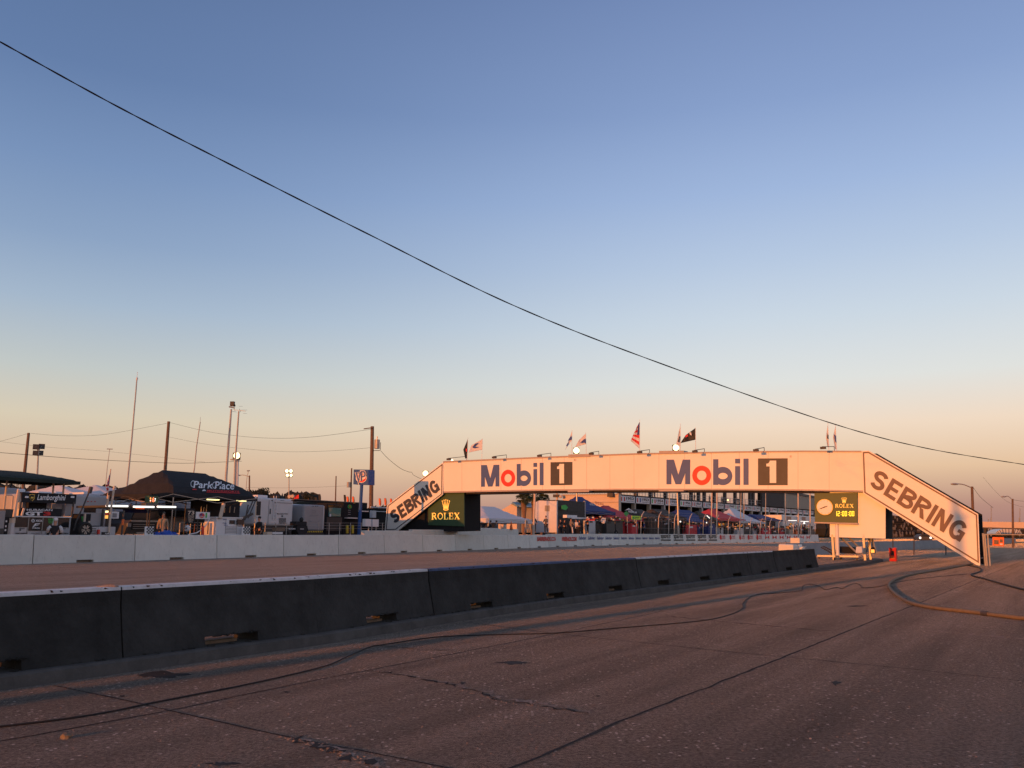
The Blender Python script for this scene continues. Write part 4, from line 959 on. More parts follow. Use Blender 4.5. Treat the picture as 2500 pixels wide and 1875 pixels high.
for a, b in (((2004, 1336), (2036, 1354)), ((2010, 1333.5), (2043, 1350))): MB().tube([D(a[0], a[1], 50), D(b[0], b[1], 50)], .035, 5).build('rail', M['dsteel'], th)
rg = MB()
for k in range(9): u = k/8; rg.tube([D(2004+32*u, 1336+18*u, 50), D(2010+33*u, 1333.5+16.5*u, 50)], .02, 4)
rg.build('rungs', M['dsteel'], th)
small('tool_bin', 'dark tool bin with bright tops between the tower legs', 'bin', [(2050, 1350), (2084, 1352), (2084, 1336), (2050, 1334)], 'dcloth', 49.5, .6)

# ------------------------------------------------------------------ flags on the bridge
FB = BP.off(1.6)
def flag(label, top_, foot_, poly, m, art=(), pm='white', hang=0, seed=1):
    th = thing('flag', label, 'flag', FB.pt(*foot_), 'flags flying above the bridge')
    MB().tube([FB.pt(foot_[0], foot_[1]+8), FB.pt(*top_)], [.022, .012], 6).build('flagpole', M[pm], th)
    cloth(th, FB, poly, m, seed)
    for nm, mm, ps in art: MB().prism(P_(FB, ps, .13), FB.n*.004).build(nm, M[mm], th)
    return th
def cloth(th, pl, poly, m, seed=1, amp=.10, name='cloth'):
    """poly: hoist edge (top, bottom) then fly edge (bottom, top)"""
    a, b, c, d = [Vector((*p, 0)) for p in poly[:4]]; mb = MB(); NX, NY = 12, 8
    for i in range(NX+1):
        for j in range(NY+1):
            u, v = i/NX, j/NY; p = a.lerp(d, u).lerp(b.lerp(c, u), v)
            mb.v.append(pl.pt(p.x, p.y, amp*math.sin(u*9+v*3+seed)*u))
    for i in range(NX):
        for j in range(NY): k = i*(NY+1)+j; mb.f.append((k, k+NY+1, k+NY+2, k+1))
    ms = m if isinstance(m, (list, tuple)) else [m]
    o = mb.build(name, [M[x] for x in ms], th, smooth=True)
    if len(ms) > 1:                                                     # striped flag with a dark canton
        for k, p in enumerate(o.data.polygons):
            i, j = divmod(k, NY); p.material_index = 2 if (i < 5 and j < 4) else (j % 2)
    so_ = o.modifiers.new('thick', 'SOLIDIFY'); so_.thickness = .008; return o
flag('limp black flag at the left end of the bridge', (1142.4, 1068), (1140.5, 1121), [(1142, 1072), (1140.8, 1119), (1136, 1119.5), (1131, 1098)], 'ink', [('pale_mark', 'inkr', [(1137, 1095), (1140.5, 1096), (1140, 1103), (1137.5, 1102)])], seed=2)
flag('pale flag with a dark blue bird mark streaming left, next to the limp black flag', (1178, 1070), (1176, 1120), [(1177.5, 1072), (1176.8, 1098), (1144, 1105), (1151, 1087)], 'tent', [('blue_mark', 'inkb', [(1168, 1081), (1160, 1083), (1153, 1091), (1155, 1094), (1163, 1093), (1169, 1091), (1162, 1091), (1158, 1090), (1163, 1086)])], seed=3)
flag('pale folded flag left of the bright lamp behind the beam', (1396.7, 1049), (1395.5, 1111), [(1396.3, 1052), (1395.7, 1075), (1380, 1098), (1388, 1078)], 'tent', [('blue_mark', 'inkb', [(1395, 1063), (1389, 1071), (1386, 1077), (1391, 1074), (1395.5, 1072)]), ('blue_mark', 'inkb', [(1386, 1081), (1382, 1088), (1384, 1090), (1387, 1085)])], seed=4)
flag('pale flag with blue stripe right of the bright lamp behind the beam', (1430, 1055), (1431.5, 1108), [(1430, 1058), (1431, 1084), (1404, 1092), (1413, 1075)], 'tent', [('blue_mark', 'inkb', [(1429, 1070), (1420, 1077), (1416, 1082), (1424, 1080), (1430.5, 1083)])], seed=5)
flag('american flag hanging in folds at the middle of the bridge', (1562, 1024), (1561.5, 1102), [(1561.8, 1029), (1560.5, 1095), (1539.5, 1076), (1553, 1046)], ('inkr', 'tent', 'inkb'), seed=6)
flag('pale limp pennant flag just left of the black flag at mid bridge', (1661, 1034), (1661, 1100), [(1661, 1038), (1661.5, 1089), (1651, 1086), (1656, 1060)], 'tent', [('dark_mark', 'ink', [(1659, 1064), (1661, 1066), (1657, 1080), (1654, 1078)])], seed=7)
flag('black flag with red and pale emblem streaming left at mid bridge', (1698, 1043), (1698.6, 1098), [(1697.5, 1045), (1698, 1073.5), (1661, 1082), (1674, 1062)], 'ink', [('red_mark', 'inkr', [(1672, 1064), (1679, 1060), (1680, 1065), (1674, 1068)]), ('pale_mark', 'tent', [(1682, 1056), (1687, 1055), (1689, 1063), (1685, 1062)])], seed=8)
flag('limp pale flag with dark fold, second flag from the right end', (2021, 1031), (2024, 1098), [(2021, 1036), (2024, 1094), (2020, 1090), (2016.5, 1066)], 'tent', [('dark_mark', 'ink', [(2020, 1060), (2023, 1062), (2022, 1072), (2019, 1070)])], seed=9)
flag('limp pale flag with blue fold, rightmost flag on the bridge', (2039.5, 1036), (2043, 1100), [(2039.5, 1041), (2042.5, 1098), (2038.5, 1096), (2034, 1066)], 'tent', [('blue_mark', 'inkb', [(2035.5, 1060), (2041, 1064), (2041.5, 1082), (2038, 1076)])], seed=10)

# ------------------------------------------------------------------ bright lamps glimpsed behind the bridge
def bulb(label, x, y, dist, r, x1=None, lit='lampw'):
    c = D(x, y, dist); b = Vector((c.x, c.y, 1.3)); th = thing('floodlight_pole', label, 'light pole', b, 'lit floodlights beyond the bridge')
    MB().tube([b, c], [.12, .08], 8).build('pole', M['steel'], th); h = MB(); h.box(c-Vector((r, 0, r)), (2*r, 0, 0), (0, r, 0), (0, 0, 2*r)); h.build('lamp_head', M['dsteel'], th)
    MB().blob(c-Vector((0, .06, 0)), r, r, r, 14, 10).build('lit_lens', M[lit], th, smooth=True); return th
bulb('lit floodlight rising behind the left sloping stair', 1039, 1156, 95, .30)
bulb('small lit lamp peeping over the left end of the beam', 1104, 1124, 90, .12)
bulb('lit floodlight glowing above the left junction box of the beam', 1407, 1100, 100, .36)
bulb('lit floodlight glowing above the right junction box of the beam', 1650, 1093, 100, .36)

# ================================================================== the paddock, left part (facing the track)
# ---- far wood and single trees
rnd = random.Random(11)
fm = MB(); Yw = 330
for i in range(900):
    x = rnd.uniform(-160, 1120); y = Yw+rnd.uniform(-25, 60)
    u = max(0, min(1, (x)/740)); hpx = (1189+18*u) + rnd.gauss(0, 3.2) + 2.5*math.sin(x*.05)
    if x > 760: hpx = 1240+rnd.gauss(0, 3)
    c = D(x, 1300, y); zt = D(x, hpx, y).z; rr_ = rnd.uniform(1.6, 3.0)
    kk = 5
    if rnd.random() < .3:
        fm.blob((c.x, c.y, zt-rr_*1.4), rr_*1.5, rr_*1.5, rr_*1.5, 6, 4, .25, rnd); fm.tube([(c.x, c.y, 0), (c.x, c.y, zt-rr_)], [.6, .3], 4)
        continue
    for q in range(kk):
        z0 = zt*(.25+.72*q/kk); z1 = zt*(.25+.72*(q+1.6)/kk) if q < kk-1 else zt; rb_ = rr_*(1-.75*q/kk)*rnd.uniform(.7, 1.2)
        b = len(fm.v); n = 6; off = rnd.random()
        for j in range(n): an = (j+off)*2*math.pi/n; k = rnd.uniform(.6, 1.25); fm.v.append(Vector((c.x+rb_*k*math.cos(an), c.y+rb_*k*math.sin(an), z0+rnd.uniform(-.4, .4))))
        fm.v.append(Vector((c.x, c.y, z1)))
        for j in range(n): fm.f.append((b+j, b+(j+1) % n, b+n))
    fm.tube([(c.x, c.y, 0), (c.x, c.y, zt*.5)], [.35, .25], 4)
for i in range(500):                                                   # undergrowth closing the base of the wood
    x = rnd.uniform(-160, 1120); y = Yw+rnd.uniform(-30, 50); c = D(x, 1300, y); u = max(0, min(1, x/740)); h_ = D(x, 1222+14*u, y).z if x < 760 else D(x, 1262, y).z
    fm.blob((c.x, c.y, h_*.5), 5, 5, h_*.55, 6, 4, .25, rnd)
o = fm.build('far_woods', M['pine']); o['kind'] = 'stuff'; o['label'] = 'dark far pine wood along the horizon behind the paddock'
fm = MB()
for i in range(260):
    x = rnd.uniform(1165, 2150) if i < 200 else rnd.uniform(2400, 2600); y = 520+rnd.uniform(-20, 40); c = D(x, 1300, y); zt = D(x, (1268 if i < 200 else 1293)+rnd.gauss(0, 2), y).z
    fm.blob((c.x, c.y, zt*.5), 5, 5, zt*.55, 6, 4, .25, rnd)
o = fm.build('far_treeline', M['pine']); o['kind'] = 'stuff'; o['label'] = 'low far tree line seen between the bridge legs'
def leafy(label, x, ytop, ybot, wpx, dist, m='leaf2', n=900, seed=1, name='bushy_tree', group=None):
    rnd = random.Random(seed); c = D(x, (ytop+ybot)/2, dist); rz = (D(x, ytop, dist).z-D(x, ybot, dist).z)/2; rx = wpx/2/F_PX*dist
    b = Vector((c.x, c.y, 1)); th = thing(name, label, 'tree', b, group)
    MB().tube([b, c+Vector((.1, 0, -rz*.3)), c+Vector((0, 0, rz*.3))], [rx*.10, rx*.07, rx*.02], 6).build('trunk', M['trunk'], th)
    mb = MB(); cl = [(Vector((rnd.gauss(0, .45)*rx, rnd.gauss(0, .45)*rx, rnd.uniform(-.75, .8)*rz)), rnd.uniform(.2, .42)) for _ in range(16)]
    for _ in range(n):
        cc, k = rnd.choice(cl); v = Vector((rnd.gauss(0, 1), rnd.gauss(0, 1), rnd.gauss(0, 1))).normalized()*rnd.random()**.4; p = c+cc+Vector((v.x*rx*k, v.y*rx*k, v.z*rz*k*1.2))
        s_ = rnd.uniform(.05, .11)*rx; d1 = Vector((rnd.gauss(0, 1), rnd.gauss(0, 1), rnd.gauss(0, 1))).normalized(); d2 = d1.orthogonal().normalized()
        mb.quad(p-d1*s_, p-d2*s_*.5, p+d1*s_, p+d2*s_*.5)
    mb.build('crown', M[m], th); return th
leafy('feathery tree right of the dark lettered canopy, under the light ray mast', 640, 1192, 1222, 46, 160, seed=3)
leafy('round bushy tree between the white camper and the fuel sign', 752, 1203, 1228, 36, 130, seed=4)
leafy('low round tree at the left edge behind the dark umbrella canopy', 44, 1176, 1206, 26, 150, seed=5, n=700)
leafy('second low round tree right of the leftmost timber pole', 110, 1184, 1210, 22, 170, seed=6, n=500)
def palm(label, xt, yt, xb, yb, dist, r, seed, fan=40, rp=17):
    rnd = random.Random(seed); top_ = D(xt, yt, dist); b = D(xb, yb, dist); g = Vector((b.x, b.y, 1.3)); th = thing('palm_tree', label, 'palm tree', g, 'palms behind the white marquee tents')
    P = [g, g.lerp(top_, .5)+Vector((.15, 0, 0)), top_]
    MB().tube([g, g.lerp(top_, .25), g.lerp(top_, .5)+Vector((.08, 0, 0)), g.lerp(top_, .72)+Vector((.12, 0, 0)), g.lerp(top_, .86)+Vector((.06, 0, 0)), top_], [r, r*.85, r*.8, r*1.25, r*1.5, r*.7], 10).build('trunk', M['trunk'], th)
    mb = MB(); R_ = rp/F_PX*dist
    for k in range(fan):
        an = rnd.uniform(0, 2*math.pi); el = rnd.uniform(-.7, 1.3); d_ = Vector((math.cos(an)*math.cos(el), math.sin(an)*math.cos(el), math.sin(el)))
        stem = top_+d_*R_*.45+UP*.1; sd_ = d_.cross(UP).normalized() if abs(d_.z) < .99 else Vector((1, 0, 0)); up_ = sd_.cross(d_)
        mb.tube([top_, stem], .02, 3, cap=False)
        for j in range(-7, 8):                                       # fan of leaflets, tips drooping
            a2 = j/7*1.35; dd = d_*math.cos(a2)+sd_*math.sin(a2); L_ = R_*.62*rnd.uniform(.8, 1.1)
            m_ = stem+dd*L_*.6; t_ = stem+dd*L_-UP*L_*rnd.uniform(.15, .5); w_ = sd_*math.cos(a2)*.04*R_-d_*math.sin(a2)*.04*R_
            mb.quad(stem, m_-w_, t_, m_+w_)
    for k in range(14):                                               # dead skirt below the crown
        an = rnd.uniform(0, 2*math.pi); d_ = Vector((math.cos(an)*.35, math.sin(an)*.35, -1)); s2 = Vector((-math.sin(an), math.cos(an), 0))*.12
        mb.quad(top_, top_+d_*R_*.5-s2, top_+d_*R_*.75, top_+d_*R_*.5+s2)
    mb.build('crown', M['leaf'], th)
palm('stubby palm with a swollen sunlit trunk, left of the pair behind the tent', 1277, 1219, 1280, 1252, 120, .28, 1, rp=21)
palm('darker straight palm, middle one behind the thin white post', 1303, 1213, 1300, 1258, 112, .26, 2, rp=27)
palm('low palm crown furthest right, against the canvas truck', 1327, 1221, 1322, 1262, 125, .22, 3, rp=18)

# ---- timber poles, masts and wires over the paddock
tp_g = 'timber poles along the paddock road'
pole('timber_pole', 'leftmost timber pole with a short crossarm, left of the dark floodlight cluster', 'utility pole', 92, [(70, 1057), (57, 1185)], .22, 'wood', tp_g)
pole('timber_pole', 'tall bare timber pole between the tall aerial and the lettered black canopy', 'utility pole', 92, [(412, 1029), (396, 1245)], .25, 'wood', tp_g)
big = pole('timber_pole', 'tall timber pole with a transformer beside the blue fuel sign', 'utility pole', 80, [(909, 1041), (905, 1290)], .26, 'wood', tp_g)
sp2 = pole('timber_pole', 'short timber pole with a small transformer left of the blue fuel sign', 'utility pole', 150, [(858.5, 1143), (856, 1225)], .2, 'wood', tp_g)
pole('timber_pole', 'thin timber pole midway between the travel trailer and the fuel sign', 'utility pole', 160, [(820.5, 1162), (819, 1225)], .16, 'wood', tp_g)
c = D(920.5, 1084, 79.8)
MB().tube([c-UP*.45, c+UP*.42], .27, 14).build('transformer', M['steel'], big); MB().tube([c+UP*.42, c+UP*.75], .06, 6).build('bushing', M['steel'], big)
dtube(big, 'crossarm', 'wood', 79.7, [(888, 1047), (910, 1044)], .05); dtube(big, 'bracket', 'dsteel', 79.7, [(912, 1100), (926, 1100), (928.5, 1098), (929, 1080)], .03)
c = D(851, 1183, 149.7); MB().tube([c-UP*.5, c+UP*.45], .3, 10).build('transformer', M['steel'], sp2)
def wire(label, a, b, r=.012, mid=()):
    pts = [D(*q) for q in (a, *mid, b)]; P = spline(pts, 10); return tag(MB().tube(P, r, 4).build('power_line', M['wire'], origin=P[0]), label, 'cable', 'thin wires above the paddock')
wire('darkest of the thin wires, sagging across the masts at left', (-60, 1102, 60), (590, 1126, 80), .022, ((0, 1105, 62), (211, 1121, 68), (420, 1130.5, 75), (500, 1129.5, 78)))
wire('top wire between the tall bare pole and the transformer pole', (412, 1031, 92), (906, 1048, 80), .016, ((520, 1056, 90), (640, 1069, 88), (760, 1067, 84)))
wire('lower wire between the tall bare pole and the transformer pole', (409, 1066, 92), (905, 1093, 80), .013, ((520, 1087, 90), (680, 1102, 88), (800, 1101, 84)))
wire('top wire from the leftmost pole up to the tall bare pole', (76, 1058, 92), (410, 1033, 92), .014, ((160, 1064, 92), (260, 1060, 92)))
wire('wire from the left photo edge to the leftmost timber pole', (-40, 1085, 92), (66, 1059, 92), .013, ((10, 1075, 92),))
wire('faint long wire crossing low behind the tall aerial', (0, 1078, 120), (500, 1128, 130), .016, ((120, 1092, 120), (260, 1102, 125)))
wire('wire sloping down from the transformer to behind the sloping stair', (929, 1100, 80), (1030, 1170, 76), .018, ((948, 1120, 79), (977, 1143, 78), (998, 1152, 77), (1005, 1153, 77), (1010, 1160, 77)))
wire('faint lower wire behind the floodlight cluster with four lit lamps', (600, 1190, 150), (852, 1186, 150), .018, ((720, 1191, 150),))
# aerials
def aerial(label, pts, dist, r, m='steel'):
    t_ = pole('aerial_mast', label, 'aerial', dist, pts, r, m, 'thin masts over the paddock'); return t_
A1 = aerial('tallest thin wobbly aerial mast at left, its tip high above the wires', [(334.5, 922), (331, 965), (327, 1010), (322, 1070), (317, 1120), (311, 1180), (306, 1232)], 52, .06)
dtube(A1, 'whip', 'tent', 52, [(334.5, 924), (335.5, 908)], .012); MB().blob(D(334.5, 925, 52), .07, .07, .12, 6, 4).build('mast_tip', M['tent'], A1)
A2 = aerial('short aerial mast rising from behind the lettered black canopy roof', [(489, 1030), (486, 1050), (480, 1090), (475, 1140), (472, 1160)], 60, .05)
dtube(A2, 'whip', 'steel', 60, [(489, 1031), (489.3, 1018)], .012)
A3 = aerial('thin leaning mast with a flat T shaped top, left of the tallest aerial', [(268, 1096), (262, 1140), (253, 1235)], 60, .03); dtube(A3, 't_bar', 'steel', 60, [(261, 1096), (275, 1096.5)], .03)
A4 = aerial('tall mast with a grey camera box on top, left of the antenna mast', [(564.5, 999), (560, 1060), (556, 1110), (552, 1165)], 62, .11)
MB().box(D(561, 991, 62), (.30, 0, 0), (0, .25, 0), (0, 0, .35)).build('camera_box', M['dsteel'], A4); dtube(A4, 'crossarm', 'steel', 62, [(559, 993), (573, 996)], .05); MB().blob(D(572, 990, 62), .10, .10, .10, 8, 6).build('camera_dome', M['ink'], A4)
A5 = aerial('tall mast carrying a rake of television antenna rods', [(583, 1004), (579, 1060), (574, 1130), (572, 1190)], 64, .09)
ag = MB(); ag.tube([D(569, 1000, 64), D(600, 1004, 64)], .02, 4)
for x0, y0, x1, y1 in ((583, 992, 592, 992), (571, 996, 574, 1003), (588, 1001, 603, 1001), (594, 1009, 602, 1009.5), (567, 1004, 577, 1006), (584, 998, 588, 1006)): ag.tube([D(x0, y0, 63.6), D(x1, y1, 64.4)], .014, 4)
ag.build('antenna_rods', M['steel'], A5)
W = RA.off(30)
# floodlight clusters
floodlight_pole('unlit cluster of four dark floodlights beside the leftmost timber pole', RA.off(45), 94, 1096, 86, [(88, 1090, .55), (102, 1089, .55), (87, 1105, .5), (99, 1105, .5)], 0)
floodlight_pole('lit cluster of four floodlights above the white campers', RA.off(60), 705.5, 1163, 706.5, [(700.3, 1150, .62), (710.2, 1150, .62), (701.7, 1160.5, .5), (710.6, 1160.5, .5)], 2)
th = floodlight_pole('single dazzling floodlight on a white mast right of the lettered canopy', RA.off(30), 576, 1125, 572, [(578, 1112.5, .75)], 2, .14)
pl_ = RA.off(31); MB().tube([Vector((*pl_.pt(577, 1290).xy, 1.3)), pl_.pt(579.5, 1124)], .16, 8).build('second_pole', M['white'], th); MB().box(RA.off(30.2).pt(569, 1123), RA.a*.9, RA.n*.4, UP*.12).build('bracket', M['steel'], th)
def street_lamp(label, pl_or_dist, px, py, hx, hy, r=.1, foot=1290, z=1.2, mid=None):
    dist = pl_or_dist; a = D(px, py, dist); b = D(px, foot, dist); b.z = z; th = thing('street_lamp', label, 'street lamp', b, 'street lamps on curved arms')
    MB().tube([b, a], [r, r*.8], 8).build('pole', M['wood'], th)
    m_ = mid or ((px+hx)/2, (py+hy)/2-3); P = spline([D(px, py+3, dist), D(*m_, dist), D(hx, hy, dist)], 5); MB().tube(P, r*.35, 5).build('arm', M['steel'], th)
    h = D(hx, hy, dist); s_ = 1 if hx < px else -1; MB().blob(h-Vector((s_*.1, 0, .03)), .38, .14, .10, 10, 6).build('lamp_head', M['steel'], th, smooth=True); return th
street_lamp('small street lamp with its arm to the left, above the white motor coach', 110, 609, 1161, 583, 1160, .12, mid=(595, 1160))
th = pole('lamp_mast', 'thin pale lamp mast just left of the small street lamp pole', 'light pole', 105, [(606.5, 1150), (603, 1165), (600, 1200)], .05, 'steel'); dtube(th, 'lamp_head', 'steel', 105, [(603, 1149.5), (610, 1149)], .07)

# ---- dark umbrella-like canopy at far left
pl = RA.off(3.2)
canopy('team_canopy', 'long dark flat canopy over the pit stand at the left edge', pl, -95, 190, 1167, 1151, 2.4, M['tgreen'], f=(.36, .60), val=.14, legs=False, zc=.75)
th = COL.objects[[o.name for o in COL.objects].index('team_canopy')]
for x0, y0, x1 in ((18, 1167, 10), (131, 1180, 128), (156, 1181, 153)):
    p = pl.off(.9).pt(x0, y0); q = pl.off(.9).pt(x1, 1246); q.z = pitz(q); MB().tube([q, p], .045, 6).build('leg', M['tan'], th)
# ---- pit stand with the black header board
pl = RA.off(1.6); s_ = T('pit_stand', 'white timing stand with a black script header board and three black panels', 'pit stand', pl, 100)
s_.box('header_board', M['black'], 49, 1204, 183, 1228, t=.25)
s_.text('script_lettering', M['inkw'], 'Lamborghini', 90.5, 1207.5, 161, 1225.5, off=.015, shear=.35, sl=1.2)
SH = [[(.02, .9), (.5, 1), (.98, .9), (.92, .35), (.5, 0), (.08, .35)]]
s_.art('crest', M['gold'], [SH], 71.5, 1206, 85.5, 1223.5, .02); s_.art('crest_field', M['ink'], [[[(.1, .84), (.5, .93), (.9, .84), (.85, .38), (.5, .08), (.15, .38)]]], 71.5, 1206, 85.5, 1223.5, .035)
s_.art('crest_figure', M['gold'], [[[(.25, .55), (.4, .62), (.62, .55), (.75, .65), (.72, .48), (.66, .3), (.6, .42), (.42, .42), (.34, .28), (.32, .45)]]], 71.5, 1206, 85.5, 1223.5, .045)
for x in (58, 170): s_.box('marker_lamp', M['tubel'] if 0 else M['inkw'], x, 1211, x+8, 1215.5, t=.03, lift=.03)
for x, xx in ((51, 47), (180, 175)): s_.tube('upright', M['dsteel'], [(x, 1225), (xx, 1264)], .045)
s_.box('screen_panel', M['darkbox'], 68, 1226, 112, 1241, t=.5, lift=-.4); s_.box('screen_panel', M['rvg'], 53, 1226, 68, 1242, t=.3, lift=-.6)
s_.box('screen_panel', M['rvg'], 112.5, 1228, 124, 1241, t=.3, lift=-.6); s_.box('screen_panel', M['rvg'], 134, 1228, 150, 1258, t=.3, lift=-.6); s_.box('screen_panel', M['rvg'], 158, 1229, 178, 1260, t=.3, lift=-.5)
s_.box('name_board', M['black'], 52, 1241, 151.5, 1260.5, t=.12, lift=.05)
s_.text('model_lettering', M['inkw'], 'HURACAN', 65.5, 1242.5, 128, 1247.5, lift=.07, off=.02, sl=.6); s_.text('big_lettering', M['inkw'], 'GT', 62, 1249, 104, 1258.8, lift=.07, off=.05); s_.text('red_numeral', M['inkr'], '3', 106, 1249.3, 124.5, 1259, lift=.07, off=.05)
s_.box('worktop', M['white'], 31, 1260.5, 176, 1262.8, t=1.0, lift=.1)
s_.box('cabinet', M['cabinet'], 32.5, 1262.8, 175, None, t=.8)
for x0, x1, y1 in ((39.5, 71, 1287), (73.5, 105.5, 1295.5), (109, 130, 1295.5), (145, 171.5, 1287.5)): s_.box('black_door', M['glass'], x0, 1264, x1, y1, t=.03, lift=.03)
for x in (72.2, 107): s_.box('silver_edge', M['steel'], x-.7, 1263, x+1.0, 1303, t=.03, lift=.04)
s_.art('round_mark', M['inkw'], [[arc(.5, .5, .5, .5, 0, 360, 18)[:-1]]], 76.5, 1267, 85, 1275.5, .04); s_.art('cross_mark', M['ink'], [[[(.2, .78), (.3, .85), (.8, .25), (.7, .15)]], [[(.7, .85), (.8, .78), (.3, .15), (.2, .25)]]], 76.5, 1267, 85, 1275.5, .05)
s_.text('white_lettering', M['inkw'], 'XBOX', 87, 1268.5, 103.5, 1274, lift=.04, off=.02); s_.text('white_lettering', M['inkw'], 'FORZA', 79, 1287, 97.5, 1291.5, lift=.04, off=.02)
s_.art('white_emblem', M['inkw'], [[[(.0, 0), (.35, 1), (1, 1), (.9, .75), (.5, .75), (.2, 0)]], [[(.33, .25), (.45, .6), (.8, .6), (.72, .42), (.5, .4), (.45, .25)]]], 79.5, 1277.5, 98.5, 1286.5, .04)
s_.art('green_claw', M['inkg'], [[[(.05, 1), (.28, 1), (.22, .55), (.28, .5), (.2, 0), (.12, .5), (.16, .6)]], [[(.38, 1), (.6, 1), (.55, .6), (.6, .45), (.52, 0), (.42, .5), (.48, .6)]], [[(.7, 1), (.95, 1), (.88, .5), (.82, .1), (.78, .5)]]], 117, 1266, 131.5, 1280, .04)
s_.text('black_lettering', M['ink'], 'PERTAMINA', 38.5, 1300.5, 67.5, 1303.8, lift=.02, off=.03); s_.text('black_lettering', M['ink'], 'PERTAMINA', 147.5, 1300.5, 167, 1303.8, lift=.02, off=.03)
for x0, x1 in ((48, 61), (150, 161)): s_.text('small_lettering', M['ink'], 'MONKEY', x0, 1289, x1, 1292, lift=.02); s_.box('small_mark', M['ink'], (x0+x1)/2-2, 1292.6, (x0+x1)/2+2, 1295.5, t=.01, lift=.02)
s_.text('grey_lettering', M['inkgr'], 'RACING', 77, 1300.5, 97, 1304, lift=.02); s_.text('grey_lettering', M['inkgr'], 'OMP', 110.5, 1300.5, 124, 1304, lift=.02)
# neighbour equipment at the left edge
pl = RA.off(1.2)
s_ = T('fuel_cart', 'grey and black equipment cart with stickers at the left photo edge', 'cart', pl, 10)
s_.box('cabinet', M['rvg'], -45, 1246, 13.5, None, t=.9); s_.box('black_column', M['black'], 14.5, 1262, 29, None, t=.4); s_.box('lower_band', M['dsteel'], -44, 1290, 13, 1307, t=.02, lift=.02)
for y in (1270.5, 1282.5, 1292): s_.box('sticker', M['inkw'], 16.5, y, 20, y+4.5, t=.01, lift=.02)
s_.box('green_sticker', M['inkg'], 26.5, 1297, 32, 1305.5, t=.01, lift=.03)
s_.box('dark_shelf', M['dsteel'], 13, 1243, 40, 1262, t=.6, lift=-.2)
s_.tube('boom', M['tan'], [(45.5, 1196), (34, 1262)], .06, o=.5); s_.tube('boom', M['tan'], [(47, 1204), (43, 1226)], .05, o=.45); s_.tube('boom_hook', M['tan'], [(48, 1207), (49.5, 1222), (47, 1226)], .03, o=.45)
s_.tube('boom', M['tan'], [(31.5, 1211), (28.5, 1242)], .04, o=.3); s_.tube('crossbar', M['tan'], [(14, 1208.5), (28, 1208.5), (31.5, 1212)], .03, o=.3)
s_ = T('gas_rig', 'white angled strut rig with light leaning tube left of the timing stand door', 'rig', RA.off(1.0), 34)
s_.box('lit_post', M['tan'], 32, 1265, 40, 1277, t=.2); s_.box('base_post', M['cabinet'], 31, 1277, 39, None, t=.2); s_.tube('strut', M['tan'], [(58.5, 1241), (53, 1259)], .05, o=.5)
# the marshal in front
pp = base(RA.off(.9), 134); hz_ = RA.off(.9).pt(137, 1263.5).z; pp.z = hz_-1.82*.98
person('standing man in white cap and black jacket, arms folded, before the timing stand', pp, R(25), .98, 'folded', 'dcloth', 'dcloth', 'white')
pn = [o for o in COL.objects if o.name.startswith('person') and o.parent is None][-1]; fa = R(25); fr_ = Vector((math.cos(fa), math.sin(fa), 0)); ff_ = Vector((-math.sin(fa), math.cos(fa), 0))
for sg in (-1, 1): MB().tube([pp+fr_*sg*.15+UP*1.42*.98, pp+fr_*sg*.23+ff_*.0+UP*1.32, pp+fr_*sg*.27+ff_*.04+UP*1.14], [.085, .085, .07], 10).build('white_sleeve', M['tcloth'] if 0 else M['wcloth'], pn, smooth=True)
# ---- white tents far left
canopy('white_tent', 'pointed white tent with a pink lit left slope, behind the timing stand', RA.off(9), 176, 262, 1206.5, 1187.5, 6, M['tent'], f=(.5, .5), val=.5, zc=1.1, wall=1, group='white tents in the paddock')
canopy('white_tent', 'broad white tent between the flag pole and the lettered black canopy', RA.off(10), 259, 372, 1206.5, 1189, 7, M['tent'], f=(.5, .62), val=1.2, zc=1.1, wall=1, group='white tents in the paddock')
# ---- caravans behind
def rv(label, pl, x0, x1, y0, dep, m='rv', name='motorhome', y1=None, group='campers parked behind the pits'):
    s_ = T(name, label, 'camper', pl, (x0+x1)/2, group)
    z = base(pl, (x0+x1)/2); s_.box('body', M[m], x0, y0, x1, y1 or 1292, t=dep, bevel=.12)
    a = pl.pt(x0, 1290); b = pl.pt(x1, 1290)
    for u in (.15, .85):
        c = a.lerp(b, u)+pl.n*.25; c.z = pitz(c)+.38; MB().tube([c-pl.n*.14, c+pl.n*.14], .38, 14).build('wheel', M['rubber'], s_.o)
    return s_
s_ = rv('white camper with a dark rear window behind the spare wheel', RA.off(6), 175, 262, 1208, 7, 'rvm')
s_.box('window', M['glass'], 205, 1235.5, 234, 1251.5, t=.02, lift=.02, bevel=.01)
for x in (213, 221.5, 230): s_.box('marker_light', M['inkr'], x-1.3, 1223, x+1.3, 1225, t=.03, lift=.03)
s_.box('roof_unit', M['white'], 200, 1201.5, 212, 1206, t=1.2, lift=-1)
s_ = rv('long white camper behind the timing stand, only its roof units showing', RA.off(7), 45, 172, 1207, 5, 'rvm')
for x0, x1 in ((88, 124), (130, 152)): s_.box('roof_unit', M['white'], x0, 1200, x1, 1207, t=1.2, lift=-1, bevel=.08)
s_ = rv('grey camper at the left photo edge under the dark canopy', RA.off(9), -60, 40, 1189, 5, 'rvg'); s_.box('roof_unit', M['white'], 38, 1193, 58, 1206, t=1.2, lift=-1, bevel=.08) 
